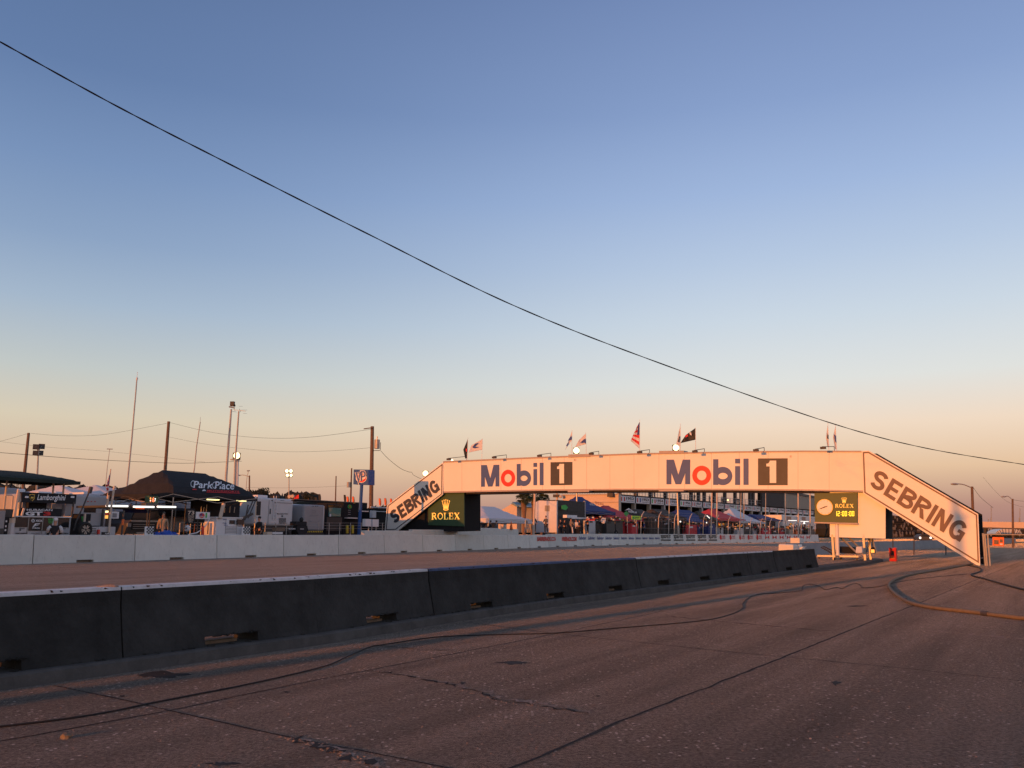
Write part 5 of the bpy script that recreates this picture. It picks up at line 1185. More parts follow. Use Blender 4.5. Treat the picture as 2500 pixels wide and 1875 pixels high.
# ---- boom, tripod poles and small equipment between timing stand and lettered canopy
s_ = T('camera_boom', 'thin dark boom leaning right above the spare wheel', 'boom', RA.off(1.4), 186); s_.tube('boom_arm', M['dsteel'], [(222, 1190), (205, 1232), (186, 1273), (180, 1295)], .035)
s_.tube('weighted_tip', M['dsteel'], [(223, 1189), (218.5, 1204)], .09)
s_ = T('tool_cart', 'black cart with a green clawed panel above the spare wheel', 'cart', RA.off(1.6), 208)
s_.box('cabinet', M['black'], 195.5, 1254.5, 222, None, t=.6); s_.art('green_claw', M['inkg'], [[[(.05, 1), (.28, 1), (.2, 0)]], [[(.38, 1), (.6, 1), (.5, 0)]], [[(.7, 1), (.95, 1), (.8, 0)]]], 199, 1261, 206, 1276, .04)
s_.box('grey_board', M['rvg'], 223, 1252, 249.5, 1283.5, t=.05); s_.box('shelf', M['dsteel'], 222, 1283.5, 250, 1287, t=.5)
s_.box('lit_bottle', M['tan'], 208, 1254, 211, 1276, t=.08, lift=.3); s_.box('lit_bottle', M['tan'], 219.5, 1272, 222.5, 1283, t=.08, lift=.3)
th = thing('spare_wheel', 'race wheel with pale spokes propped against the pit wall', 'wheel', RA.off(.9).pt(207.5, 1308))
wp = RA.off(.9); wc = wp.pt(207.3, 1293); rw = .315
ring = MB(); n = 36; tor = [wc+wp.a*math.cos(2*math.pi*i/n)*rw*.86+UP*math.sin(2*math.pi*i/n)*rw*.86 for i in range(n+1)]
ring.tube(tor, .085, 10, cap=False); ring.build('tyre', M['rubber'], th, smooth=True)
rm = MB().disc(wc-wp.n*.03, wp.a, UP, rw*.66, wp.n*.05, 28).build('rim', M['dsteel'], th)
for k in range(5):
    an = R(90+72*k); d_ = wp.a*math.cos(an)+UP*math.sin(an); e2_ = wp.a*-math.sin(an)+UP*math.cos(an); q0 = wc-wp.n*.05
    for sg in (-1, 1): MB().prism([q0+d_*.05+e2_*sg*.012, q0+d_*.05+e2_*sg*.035, q0+d_*rw*.6+e2_*sg*.10, q0+d_*rw*.6+e2_*sg*.065], wp.n*-.02).build('spoke', M['tan'], th)
s_ = T('pit_cart', 'low white pit cart with louvres right of the spare wheel', 'cart', RA.off(1.3), 255)
s_.box('cabinet', M['cabinet'], 222.5, 1286.5, 243, None, t=.7); s_.box('cabinet', M['cabinet'], 244, 1286, 285.5, None, t=.7)
for y in (1290, 1294, 1298, 1302): s_.box('louvre', M['ink'], 228, y, 239, y+1.2, t=.02, lift=.02)
s_.box('dark_sign', M['ink'], 253, 1299, 273, 1305.5, t=.02, lift=.02); s_.box('red_bottle', M['redp'], 244.5, 1293, 248.5, 1304, t=.1, lift=.12); s_.text('pale_lettering', M['inkw'], 'AMG', 256, 1300.5, 270, 1304.5, lift=.04)
s_ = T('flag_pole_stand', 'striped flag on a pole above the pit cart and the light bars', 'flag', RA.off(1.5), 262)
s_.tube('flagpole', M['tan'], [(270.5, 1145), (265, 1190), (259.5, 1236)], .025); s_.tube('clamp', M['tan'], [(264.5, 1209), (262, 1238)], .05, o=.1)
cloth(s_.o, RA.off(1.45), [(269, 1155), (263.5, 1205), (259, 1197), (263, 1172)], ('inkr', 'tent', 'inkb'), 3, .04)
s_ = T('lit_post', 'tall sunlit post with a hook, right of the striped flag', 'post', RA.off(1.2), 272); s_.tube('shaft', M['tan'], [(278.5, 1190), (271, 1243), (266, 1300)], .05); s_.tube('hook', M['tan'], [(278, 1188), (282.5, 1187), (281, 1193)], .035)
s_ = T('thin_post', 'dark post with an orange band below the left light bar', 'post', RA.off(1.0), 298); s_.tube('shaft', M['dsteel'], [(302.5, 1246), (297, 1306)], .045); s_.tube('lit_band', M['orange'], [(300.6, 1268), (299.4, 1282)], .055)
s_ = T('grease_board', 'small rack with papers and a yellow glowing lamp under the left light bar', 'rack', RA.off(1.5), 272)
s_.box('frame', M['dsteel'], 251.5, 1243, 255, None, t=.1); s_.box('frame', M['dsteel'], 266.5, 1243, 268, None, t=.1); s_.box('paper_board', M['white'], 271, 1249, 291, 1266, t=.04, lift=.05); s_.box('paper', M['inkgr'], 276, 1253, 286, 1263, t=.01, lift=.07)
s_.box('lit_lamp', M['lampy'], 260.5, 1247, 264.5, 1251.5, t=.1, lift=.05); s_.box('lit_lamp', M['orl'], 260.5, 1258, 265, 1266, t=.1, lift=.05); s_.box('red_panel', M['redp'], 261, 1252, 265.5, 1258, t=.1, lift=.04)
# ---- light bar canopy, scoreboard
pl = RA.off(1.8); s_ = T('light_bar_frame', 'dark frame with three long glowing light bars left of the lettered canopy', 'light frame', pl, 345)
for x0, x1, y in ((259, 312, 1235), (326, 376, 1237), (384, 429, 1237)): s_.tube('light_bar', M['tubel'], [(x0, y), (x1, y+.8)], .045, o=.25)
s_.box('roof_rail', M['dsteel'], 258, 1236.5, 430, 1241.5, t=2.2); s_.box('brown_sign', M['orange'], 331, 1238.5, 352, 1243, t=.05, lift=.2)
s_.tube('strut', M['dsteel'], [(318, 1231), (324, 1240)], .06)
for x, xx in ((263, 258), (361, 358), (429, 424)): s_.tube('leg', M['dsteel'], [(x, 1240), (xx, 1306)], .035)
s_.box('blue_tarp', M['tblue'], 303, 1244, 366, 1252, t=.1, lift=-1.2)
s_ = T('lap_board', 'green digital board reading 16 perched on the light bar frame', 'digital board', pl, 372, at=pl.pt(372, 1229))
s_.box('casing', M['green'], 361.5, 1210.5, 384, 1228, t=.3); s_.box('mount', M['dsteel'], 355, 1228, 385, 1244, t=.35)
s_.text('lit_digits', M['ledr'], '16', 366.5, 1213.5, 377.5, 1226, off=.03); s_.text('lit_digits', M['tubel'], '7', 377.5, 1216.5, 380.5, 1224.5, off=.03); s_.box('lit_dash', M['yel'], 364, 1216, 366.2, 1217.5, t=.01, lift=.03); s_.box('lit_dash', M['tubel'], 364, 1221.5, 366.2, 1223, t=.01, lift=.03)
# ---- pickup truck behind
pl = RA.off(5); s_ = T('pickup_truck', 'dark pickup truck with a chrome grille facing the pit wall behind the light bars', 'pickup truck', pl, 350, at=base(pl, 350))
s_.poly('body', M['dsteel'], [(303, 1304), (396, 1304), (397, 1278), (392, 1268), (320, 1270), (312, 1278)], t=2.2); s_.poly('cab', M['dsteel'], [(318, 1270), (392, 1268), (386, 1247), (326, 1248)], t=1.8, lift=-.8)
s_.poly('windscreen', M['glass'], [(322, 1268), (388, 1266.5), (383, 1250), (329, 1250.5)], t=.03, lift=-.75); s_.box('hood_edge', M['steel'], 322, 1270.5, 388, 1274, t=.1, lift=.04)
s_.box('grille', M['ink'], 325, 1277, 384, 1294, t=.08, lift=.05)
for y in (1280, 1285, 1290): s_.box('grille_bar', M['steel'], 328, y, 380, y+1.2, t=.02, lift=.09)
for x in (314, 386): s_.box('headlight', M['rvg'], x, 1277, x+9, 1286, t=.06, lift=.06)
s_.box('bumper', M['steel'], 338, 1299, 372, 1304, t=.12, lift=.1)
# checker panels and blue tarp
for k, (x0, x1, lab) in enumerate(((358, 379, 'black and white checkered panel left of the blue tarp heap'), (594, 614, 'black and white checkered panel right of the white generator box'))):
    s_ = T('checkered_panel', lab, 'panel', RA.off(1.0), (x0+x1)/2, 'checkered panels on the pit wall'); s_.box('backing', M['inkw'], x0, 1285.5, x1, None, t=.05)
    g_ = [rc(i/6, j/5, (i+1)/6, (j+1)/5) for i in range(6) for j in range(5) if (i+j) % 2]; s_.art('black_checks', M['ink'], g_, x0, 1285.5, x1, 1304, .012)
th = thing('blue_bin', 'blue tarpaulin-covered heap behind the wall under the lap board', 'covered heap', base(RA.off(1.1), 400)); rnd = random.Random(3)
mb = MB(); c = base(RA.off(1.6), 401); zt = RA.off(1.3).pt(401, 1288).z
for dx, rz, rx in ((-.45, .8, .42), (.1, .9, .5), (.55, .8, .38)): mb.blob(Vector((c.x, c.y, c.z))+RA.a*dx+UP*(zt-c.z)*.5*rz, rx, .4, (zt-c.z)*.52*rz, 12, 8, .08, rnd)
mb.build('tarpaulin', M['bluep'], th, smooth=True)
standing('seated crew member in tan and dark clothes behind the blue heap', RA.off(1.7), 397, 1249, R(200), top='tcloth', group='pit crew on the left')

# ---- lettered black canopy
pl = RA.off(2.6)
ct = canopy('team_canopy', 'large black canopy with white script and a red line below it', pl, 420, 627, 1208, 1158, 4.6, M['black'], f=(.16, .69), val=.24, zc=.72, legm='tan')
def roofpt(px, py, lift=.04):
    """point of the front roof slope under a pixel"""
    d = ray(px, py); return None
a_, b_ = pl.pt(420, 1250), pl.pt(627, 1250); ze = pl.pt(523.5, 1208).z; zp = pl.off(2.3).pt(523.5, 1158).z
def slope(px, py, lift):
    """where the ray through the pixel meets the front slope of the canopy"""
    d = ray(px, py); lo, hi = 0.0, 2.3
    def f(k):
        p = pl.off(k).pt(px, py); q = k/2.3; return p.z-(ze+(zp-ze)*(q**.72))
    lo, hi = 0.001, 2.29
    for _ in range(40):
        m_ = (lo+hi)/2
        if f(m_) > 0: lo = m_
        else: hi = m_
        if f(.001) < 0: break
    return pl.off(lo).pt(px, py, lift)
def slopefn(x0, y0, x1, y1, sl=0, lift=.03): return lambda u, v, e: slope(x0+(x1-x0)*u, y1+(y0-y1)*v+sl*(u-.5), lift+e)
mb = MB(); write(mb, 'Park', slopefn(472, 1175, 520, 1192, 2), .015, .15); write(mb, 'Place', slopefn(524, 1176, 572, 1194.5, 2), .015, .15)
for cx_, cy_ in ((480, 1181), (533, 1184)):
    for p in rib(arc(.5, .5, .5, .5, 60, 330, 20), .10): mb.quad(*[slopefn(cx_-14, cy_-7, cx_-3, cy_+8)(u, v, 0) for u, v in (p if 1 else p[::-1])])
mb.build('script_lettering', M['inkw'], ct)
mb = MB(); write(mb, 'MOTORSPORTS', slopefn(506, 1197, 584, 1201.5, 3), .03); mb.build('red_lettering', M['inkr'], ct)
mb = MB(); mb.quad(*[slopefn(470, 1193.5, 480, 1196)(u, v, 0) for u, v in ((0, 0), (1, 0), (1, 1), (0, 1))]); mb.quad(*[slopefn(504, 1202, 586, 1203.5, 3)(u, v, 0) for u, v in ((0, 0), (1, 0), (1, 1), (0, 1))]); mb.build('red_line', M['inkr'], ct)
mb = MB(); mb.quad(*[slopefn(493, 1194.5, 504, 1199)(u, v, 0) for u, v in ((0, 0), (1, .1), (.6, 1), (.2, .7))]); mb.build('car_emblem', M['inkw'], ct)
s2 = T('x', 'x', 'x', pl, 620); s2.box('corner_label', M['inkw'], 620.5, 1211, 624.5, 1216, t=.01, lift=.03); s2o = COL.objects[-1]; s2o.parent = ct; s2o.data.transform(Matrix.Translation(s2.o.location-ct.location)); bpy.data.objects.remove(s2.o)
# side wing of the canopy seen at the left: the hip running down to the far corner
canopy('side_canopy', 'black canopy wing joined to the left of the lettered canopy', RA.off(4.2), 367, 455, 1207, 1168, 4.2, M['black'], f=(.85, .95), val=.25, zc=.8, legm='dsteel')
canopy('team_canopy', 'lower black canopy half hidden beneath the lettered one', RA.off(7.5), 400, 634, 1249, 1222, 4.2, M['black'], f=(.4, .6), val=.35, zc=1.1, legm='dsteel')
for x0, x1, y, l_ in ((512, 534, 1214.5, 'left glowing strip lamp under the lettered canopy'), (584.5, 600, 1217.5, 'right glowing strip lamp under the lettered canopy')):
    q = RA.off(2.9); s_ = T('strip_lamp', l_, 'lamp', q, (x0+x1)/2, 'strip lamps under the lettered canopy', at=q.pt((x0+x1)/2, y)); s_.box('diffuser', M['lampy'], x0, y+3, x1, y+6.5, t=.3, lift=.1); s_.box('housing', M['dsteel'], x0-1, y+2, x1+1, y+3, t=.4, lift=.1)
# motorhomes behind the lettered canopy
s_ = rv('white fifth-wheel camper with a dark front window behind the lap board', RA.off(8), 386, 470, 1218, 7, y1=1300); s_.box('window', M['glass'], 402.5, 1223.5, 424, 1234, t=.02, lift=.03, bevel=.01); s_.box('door', M['rvg'], 408, 1255, 416, 1296, t=.02, lift=.02)
s_ = rv('white camper behind the generator with red swooshes on its side', RA.off(8.5), 560, 628, 1222, 6, y1=1300); s_.poly('red_swoosh', M['inkr'], [(604, 1268), (624, 1258), (627, 1262), (606, 1273)], t=.01); s_.box('window', M['glass'], 604, 1225, 624, 1246, t=.02, lift=.03, bevel=.01); s_.poly('dark_swoosh', M['ink'], [(600, 1281), (626, 1276), (626, 1278), (600, 1284)], t=.01)
# interior dark backdrop under canopy: black panel with hanging tools
s_ = T('tool_backdrop', 'dark backdrop panel with hanging tools under the lettered canopy', 'rack', RA.off(5.2), 500); s_.box('back_panel', M['black'], 470, 1214, 585, None, t=.2)
for x in (492, 498, 505, 549, 562, 573): s_.tube('hanging_tool', M['tan'], [(x, 1232+(x % 5)*2), (x-1.5, 1252)], .03, o=.5)
s_ = T('number_board', 'tall board with number 73 and rows of small text', 'board', RA.off(1.5), 466); s_.box('panel', M['black'], 456.5, 1242, 476.5, 1279, t=.08, bevel=.02)
s_.text('numerals', M['tan'], '73', 458.5, 1247, 474.5, 1256.5, off=.03)
for k, tx in enumerate(('STATE', 'PRATT', 'BERG', 'NYC')): s_.text('small_lettering', M['tan'], tx, 459+k*.7, 1258.3+k*4.7, 474-k*1.2, 1261.7+k*4.6)
for x, xx in ((457.5, 455.5), (475.5, 473.5)): s_.tube('stand_leg', M['orange'], [(x, 1279), (xx, 1302)], .025)
s_ = T('poster_board', 'white poster with a red and green race fuel emblem beside the number board', 'poster', RA.off(1.5), 496); s_.box('panel', M['white'], 479.5, 1250, 513, 1267, t=.05)
s_.art('red_emblem', M['inkr'], [[arc(.5, .5, .5, .5, 0, 360, 20)[:-1]]], 487, 1252.5, 499.5, 1264.5, .02); s_.text('blue_lettering', M['inkb'], 'VP', 487.5, 1253.5, 494.5, 1261, lift=.04, off=.03); s_.text('pale_lettering', M['inkw'], 'Racing', 489, 1259, 498.5, 1262.5, lift=.05)
s_.box('green_bar', M['inkg'], 503, 1252, 506, 1264, t=.01, lift=.02)
for x in (483, 509): s_.tube('stand_leg', M['dsteel'], [(x, 1267), (x-2, 1304)], .03)
s_ = T('generator_cart', 'boxy white generator cart with a dark display and louvres', 'generator', RA.off(1.3), 561); s_.box('cabinet', M['white'], 529.5, 1264, 593, None, t=.9, bevel=.03); s_.box('lid', M['white'], 528.5, 1262.5, 594.5, 1265, t=1.0, lift=.05)
s_.box('display', M['glass'], 562, 1270, 575, 1279.5, t=.02, lift=.02); s_.box('screen', M['glass'], 581, 1268, 598, 1281, t=.06, lift=.15)
for y in (1285.5, 1289, 1292.5, 1296, 1300): s_.box('louvre', M['inkgr'], 555, y, 579.5, y+1.3, t=.02, lift=.02)
for x0, y0, tx in ((544, 1267, 'AEROPRO'), (544, 1276, 'FUEL'), (546, 1281, 'TECH'), (582, 1283, 'LUBE')): s_.text('small_lettering', M['inkb'], tx, x0, y0, x0+10, y0+2.6, lift=.02)
s_.box('seam', M['inkgr'], 553, 1266, 553.6, 1304, t=.01, lift=.02); s_.box('seam', M['inkgr'], 580.5, 1266, 581.1, 1304, t=.01, lift=.02)
s_ = T('rolled_tube', 'thick rolled tube glowing orange in the sun, leaning on the generator', 'tube', RA.off(1.2), 536); s_.tube('roll', M['tan'], [(546.5, 1228), (537, 1266)], .10, 10); s_.tube('end_cap', M['dsteel'], [(547, 1226), (546.3, 1229.5)], .11, 10)
s_ = T('white_cabinet', 'small white cabinet left of the generator cart', 'cabinet', RA.off(1.6), 522); s_.box('body', M['cabinet'], 514.5, 1277, 529, None, t=.5)
s_ = T('hose_reel', 'pale hose curling from the poster board down to the wall', 'hose', RA.off(1.0), 490); s_.tube('hose_loop', M['white'], [(512, 1264), (506, 1279), (494, 1292), (480, 1301), (460, 1305)], .03)
s_ = T('helmet', 'round white helmet on a stand left of the poster board', 'helmet', RA.off(1.2), 457, at=RA.off(1.2).pt(457, 1300)); MB().blob(RA.off(1.2).pt(457.5, 1290), .15, .15, .17, 14, 10).build('shell', M['wcloth'], s_.o, smooth=True); s_.box('visor', M['glass'], 453.5, 1288, 460, 1291, t=.02, lift=.15); s_.tube('stand', M['dsteel'], [(457, 1294), (457, 1306)], .03)
s_ = T('fire_bottle', 'red fire extinguisher standing below the poster board', 'extinguisher', RA.off(.9), 495); s_.tube('bottle', M['redp'], [(495, 1306), (495, 1284)], .07, 10); s_.tube('valve', M['dsteel'], [(495, 1284), (495.5, 1281)], .03)
s_ = T('ramp_frame', 'crossed struts and a wing laid against the white camper', 'frame', RA.off(2), 605)
for a, b in (((606, 1232), (598, 1270)), ((624, 1222), (606, 1265)), ((618, 1222), (600, 1262))): s_.tube('strut', M['dsteel'], [a, b], .035)
s_.poly('wing', M['dsteel'], [(594, 1262), (618, 1252), (619, 1257), (596, 1268)], t=.1)

# ---- big white motorhome, trailer, dark coach
s_ = rv('big white square-backed motorhome with a roof ladder and a checkered patch', RA.off(5.5), 622, 715.5, 1216.5, 7.5, y1=1283)
s_.box('underframe', M['dsteel'], 626, 1283, 714, None, t=.3, lift=-.15)
s_.box('roof_unit', M['white'], 626.5, 1208.5, 652, 1216.5, t=1.2, lift=-.8, bevel=.05)
for x in (668.5, 675): s_.tube('ladder_rail', M['white'], [(x, 1211), (x+.3, 1241), (x-1, 1268)], .03, o=.10)
rg = MB(); pq = s_.pl.off(-.1)
for y in (1216, 1224, 1232, 1240, 1248, 1256, 1264): rg.tube([pq.pt(668, y), pq.pt(675.5, y)], .02, 4)
rg.build('ladder_rungs', M['white'], s_.o)
s_.box('dark_gap', M['ink'], 625, 1224, 636, 1258, t=.02, lift=.02); s_.box('edge_seam', M['inkgr'], 655.5, 1221, 656.3, 1280, t=.01, lift=.02); s_.box('rear_line', M['inkgr'], 667, 1227, 713, 1228.6, t=.01, lift=.02)
s_.text('side_lettering', M['ink'], 'Mountain View', 675.5, 1252.5, 703.5, 1256, lift=.02); s_.box('small_mark', M['ink'], 688, 1258.5, 691.5, 1261.5, t=.01, lift=.02); s_.box('label', M['ink'], 658.5, 1242, 661, 1255, t=.01, lift=.02); s_.text('small_lettering', M['ink'], 'News', 685, 1220.5, 694, 1222.5, lift=.02)
g_ = [rc(i/9, j/8, (i+1)/9, (j+1)/8) for i in range(9) for j in range(8) if (i+j) % 2]; s_.art('checkered_patch', M['ink'], g_, 681, 1264.5, 698.5, 1279, .02)
for x in (663, 712): s_.box('marker_light', M['ink'], x-1.5, 1221, x+1.5, 1223, t=.02, lift=.02)
s_ = rv('grey travel trailer with a bird emblem on its flat end, beside the black dome roof', RA.off(5.0), 742, 794, 1232.5, 8, 'rvg', 'travel_trailer', 1296)
s_.art('bird_emblem', M['inkgr'], [rib(arc(.5, .45, .32, .3, 200, 500, 20), .12), [[(0, 1), (.3, .75), (.8, .85), (.3, .62)]]], 760, 1244, 773, 1254, .03); s_.text('script_lettering', M['inkgr'], 'Jayco', 755.5, 1256.5, 777, 1261, off=.01, shear=.3)
s_.art('curved_line', M['inkgr'], [rib(arc(.5, 1, .5, .9, 200, 340, 14), .07)], 754, 1268, 781, 1276, .03); s_.box('corner_trim', M['white'], 789.5, 1236, 790.6, 1292, t=.02, lift=.03)
for x in (763, 769, 774): s_.box('marker_light', M['ink'], x, 1235, x+2, 1236.5, t=.02, lift=.03)
s_ = rv('white camper side with a dark swoosh between the big motorhome and the trailer', RA.off(6.2), 716, 743, 1231, 5, 'rv', y1=1296)
s_.box('dark_band', M['rvg'], 717, 1234, 742, 1242, t=.02, lift=.02); s_.art('swoosh', M['ink'], [rib(arc(.1, .2, .8, .7, 0, 100, 14), .12)], 716, 1247, 730, 1262, .03); s_.poly('swoosh_line', M['ink'], [(717, 1284), (734, 1268), (741, 1256), (736, 1270), (720, 1285)], t=.01)
s_ = T('dome_roof', 'black domed awning above the trailer', 'awning', RA.off(9), 750); s_.poly('dome', M['tgreen'], [(716, 1231), (724, 1226), (745, 1224), (775, 1229), (780, 1233)], t=3); s_.box('post', M['dsteel'], 778, 1232, 779, None, t=.1)
s_ = T('transporter', 'long low black race transporter behind the trailer and coach', 'truck', RA.off(12), 810); s_.box('trailer_body', M['darkbox'], 716, 1223.5, 896, 1290, t=3); s_.box('roof_edge', M['stripe'], 716, 1222.5, 896, 1224.5, t=3.1, lift=.05); s_.box('undercarriage', M['dsteel'], 720, 1290, 890, None, t=2.5, lift=-.2); s_.box('lit_panel', M['orl'], 863, 1228, 867, 1235, t=.05, lift=.05)
s_ = T('motor_coach', 'dark motor coach with a big turquoise windscreen behind the wire fence', 'coach', RA.off(7), 818); s_.box('body', M['darkbox'], 797, 1231, 838, None, t=9, bevel=.12)
s_.box('windscreen', M['teal'], 803, 1240, 832.5, 1261, t=.04, lift=.03, bevel=.02); s_.box('visor_band', M['glass'], 801, 1233, 834, 1239.5, t=.04, lift=.03); s_.box('white_wiper', M['inkw'], 805, 1255, 809, 1261, t=.01, lift=.09)
s_.box('lower_panel', M['dsteel'], 799, 1263, 836, 1296, t=.04, lift=.03)
s_ = T('fuel_station', 'dark fuel hut with a round green and orange emblem left of the blue post', 'hut', RA.off(8), 860); s_.box('walls', M['darkbox'], 838, 1228, 884, None, t=3)
s_.art('green_emblem', M['inkg'], [rib(arc(.5, .5, .4, .4, 0, 360, 20)[:-1], .2, True)], 849, 1232, 859, 1241.5, .03); s_.box('orange_centre', M['orange'], 852.5, 1235, 855.5, 1238, t=.02, lift=.03)
for y in (1245, 1250, 1255): s_.box('small_lettering', M['inkgr'], 850, y, 856, y+1.4, t=.01, lift=.03)
s_.box('white_slab', M['white'], 849, 1263.5, 874, 1266, t=.3, lift=.3); s_.box('white_slab', M['white'], 882, 1247, 900, 1249.5, t=.3, lift=.3)
for x in (847.5, 861): 
    q = T('bollard', 'yellow bollard behind the wire fence, %s of the two' % ('left' if x < 850 else 'right'), 'bollard', RA.off(6), x, 'yellow bollards'); q.tube('post', M['yellow'], [(x, 1282), (x, 1302)], .1, 8)
s_ = T('hazard_board', 'low board with a row of yellow slanting stripes below the trailer', 'board', RA.off(2.5), 768); s_.box('board', M['ink'], 745, 1295, 790, None, t=.1); s_.art('yellow_stripes', M['yellow'], [[[(i/10, 0), (i/10+.05, 0), (i/10+.08, 1), (i/10+.03, 1)]] for i in range(10)], 746, 1296.2, 789, 1299.5, .02)
# blue fuel sign
pl = RA.off(4.5); s_ = T('fuel_sign', 'square blue sign with a red circle emblem on a tall blue post', 'sign', Plane(base(pl, 878), az(-62)), 878, at=base(pl, 878)); SPL = s_.pl
MB().tube([base(pl, 876.5), SPL.pt(883, 1184)], .12, 10).build('post', M['vpblue'], s_.o)
s_.poly('box', M['vpblue'], [(863.5, 1146), (899.5, 1146.5), (899, 1183.5), (862.5, 1182.5)], t=.75, lift=0)
f = lambda l_: rpx(SPL, 867.5, 1150.5, 896.5, 1179, l_)
MB_ = lambda g, l_, nm, m_: lay(MB(), g, f(l_)).build(nm, M[m_], s_.o)
MB_([[arc(.5, .43, .46, .42, 0, 360, 30)[:-1]]], .02, 'white_ring', 'inkw'); MB_([[arc(.5, .43, .41, .375, 0, 360, 30)[:-1]]], .03, 'red_disc', 'redp')
VP = lambda t_: [rib([(.06, .92), (.26, .12), (.40, .95)], t_), rib([(.50, .16), (.50, .97), (.66, .97)]+arc(.66, .76, .15, .21, 88, -88, 10)+[(.54, .55)], t_)]
MB_(VP(.22), .045, 'white_outline', 'inkw'); MB_(VP(.12), .065, 'blue_lettering', 'navy')
MB().prism(P_(SPL, [(879, 1170), (893, 1163), (892, 1168), (880, 1174)], .05), SPL.n*.005).build('small_lettering', M['inkw'], s_.o)
# meter boxes
for x0, x1, y0, y1, l_ in ((893, 906.5, 1267, 1285, 'left white meter box on a short post by the sloping stair'), (911, 925.5, 1268, 1286, 'right white meter box on a short post by the sloping stair')):
    q = T('meter_box', l_, 'utility box', RA.off(2.2), (x0+x1)/2, 'white meter boxes'); q.box('box', M['white'], x0, y0, x1, y1, t=.25); q.tube('post', M['steel'], [((x0+x1)/2, y1-2), ((x0+x1)/2-.5, 1300)], .04, o=-.1)
s_ = T('white_canopy_frame', 'white rail framed booth between the timber pole and the stair', 'booth', RA.off(9), 925); s_.box('walls', M['darkbox'], 905, 1242, 946, None, t=3); s_.box('white_rail', M['white'], 905, 1237.5, 946, 1240, t=.1, lift=.1); s_.box('white_rail', M['white'], 912, 1248, 946, 1249.6, t=.1, lift=.1); s_.box('white_box', M['white'], 910, 1246.5, 918.5, 1264, t=.3, lift=.3)
# feather flags
for i, (x, y, m_, l_) in enumerate(((848, 1212, 'orange', 'first orange feather flag from the left'), (861.5, 1212, 'orange', 'second orange feather flag, just left of the blue post'), (926.5, 1216.5, 'orange', 'third orange feather flag, first one right of the timber pole'), (940, 1216, 'orange', 'fourth orange feather flag from the left'), (954, 1217, 'orange', 'fifth orange feather flag, rising behind the stair'), (779.5, 1206, 'ink', 'dark feather flag above the travel trailer'), (841, 1208, 'ink', 'dark feather flag left of the orange ones'), (770.5, 1214, 'ink', 'small dark feather flag right of the round tree'))):
    b = D(x, 1290, 100); b.z = 1.3; th = thing('feather_flag', l_, 'flag', b, 'feather flags behind the transporters'); MB().tube([b, D(x+3, y+2, 100), D(x+1, y, 100)], .025, 5).build('flagpole', M['dsteel'], th)
    MB().prism([D(a, b_, 100) for a, b_ in ((x-2.2, y), (x+1.5, y+1), (x+3, y+8), (x+2.6, y+18), (x-1, y+17), (x-1.8, y+8))], Vector((.05, .1, 0))).build('cloth', M[m_], th)
th = thing('flag', 'dark red flag streaming left of a drum lamp behind the big motorhome', 'flag', D(722, 1290, 95)); MB().tube([Vector((*D(730, 1290, 95).xy, 1.3)), D(730, 1206, 95)], .03, 5).build('flagpole', M['dsteel'], th); cloth(th, Plane(D(730, 1208, 95), az(-60)), [(730, 1207), (730, 1217), (716, 1219), (721, 1211)], 'inkr', 5, .1)
th = thing('drum_fans', 'pair of round drums on the roof behind the big motorhome', 'roof fans', D(710, 1220, 75)); MB().tube([D(706, 1212, 75), D(709, 1212, 75.4)], .15, 12).build('drum', M['tan'], th); MB().tube([D(713.5, 1211.5, 75), D(716, 1211.5, 75.4)], .15, 12).build('drum', M['tan'], th); MB().tube([D(710, 1214, 75), Vector((*D(710, 1214, 75).xy, 1.3))], .05, 6).build('stand', M['dsteel'], th)
# black pit bike / person near the trailer
standing('standing person in dark clothes at the right end of the lettered canopy', RA.off(2.0), 632.5, 1260, R(150), group='pit crew on the left', cap='ink')
s_ = T('scooter', 'black scooter with a top box parked behind the wall before the trailer', 'scooter', RA.off(1.4), 736); s_.box('top_box', M['black'], 724, 1273, 751, 1283, t=.5, bevel=.04); s_.poly('body', M['black'], [(727, 1283), (750, 1283), (753, 1296), (744, 1306), (730, 1306), (724, 1294)], t=.35); 
for x in (728, 748): c = s_.pl.off(.2).pt(x, 1303); c.z = pitz(c)+.27; MB().tube([c-s_.pl.n*.05, c+s_.pl.n*.05], .27, 14).build('wheel', M['rubber'], s_.o)
MB().blob(s_.pl.pt(736, 1268.5), .13, .13, .15, 12, 8).build('helmet', M['ink'], s_.o, smooth=True); s_.box('number_plate', M['rvg'], 735, 1290, 744, 1293, t=.02, lift=.05)
s_ = T('brick_step', 'orange lit low crates on the paddock below the big motorhome', 'crates', RA.off(1.2), 690); s_.box('crate', M['tan'], 655, 1298.5, 667, None, t=.3); s_.box('crate', M['slot'], 677, 1288, 698, 1296.5, t=.3); s_.box('crate_rail', M['white'], 668, 1299, 693, 1304, t=.3)
s_.text('white_lettering', M['inkw'], 'SCION', 705, 1289.5, 721, 1292.5, off=.03)
# wire fence in the paddock
s_ = T('wire_fence', 'long thin wire fence behind the pit stands from the timing stand to the stair', 'fence', RA.off(3.9), 700); a = 430
for x in range(440, 946, 26): s_.leg('post', M['steel'], x, 1276, .03)
wm = MB()
for y in (1276.5, 1283, 1290): wm.tube([s_.pl.pt(430, y-.5), s_.pl.pt(945, y+.5)], .012, 4)
wm.build('wires', M['steel'], s_.o)
# canopy leg highlights left of lettering handled by canopy legs

# ================================================================== seen through the bridge
BG = 'team canopies beyond the bridge'
def B(k): return RB.off(k)
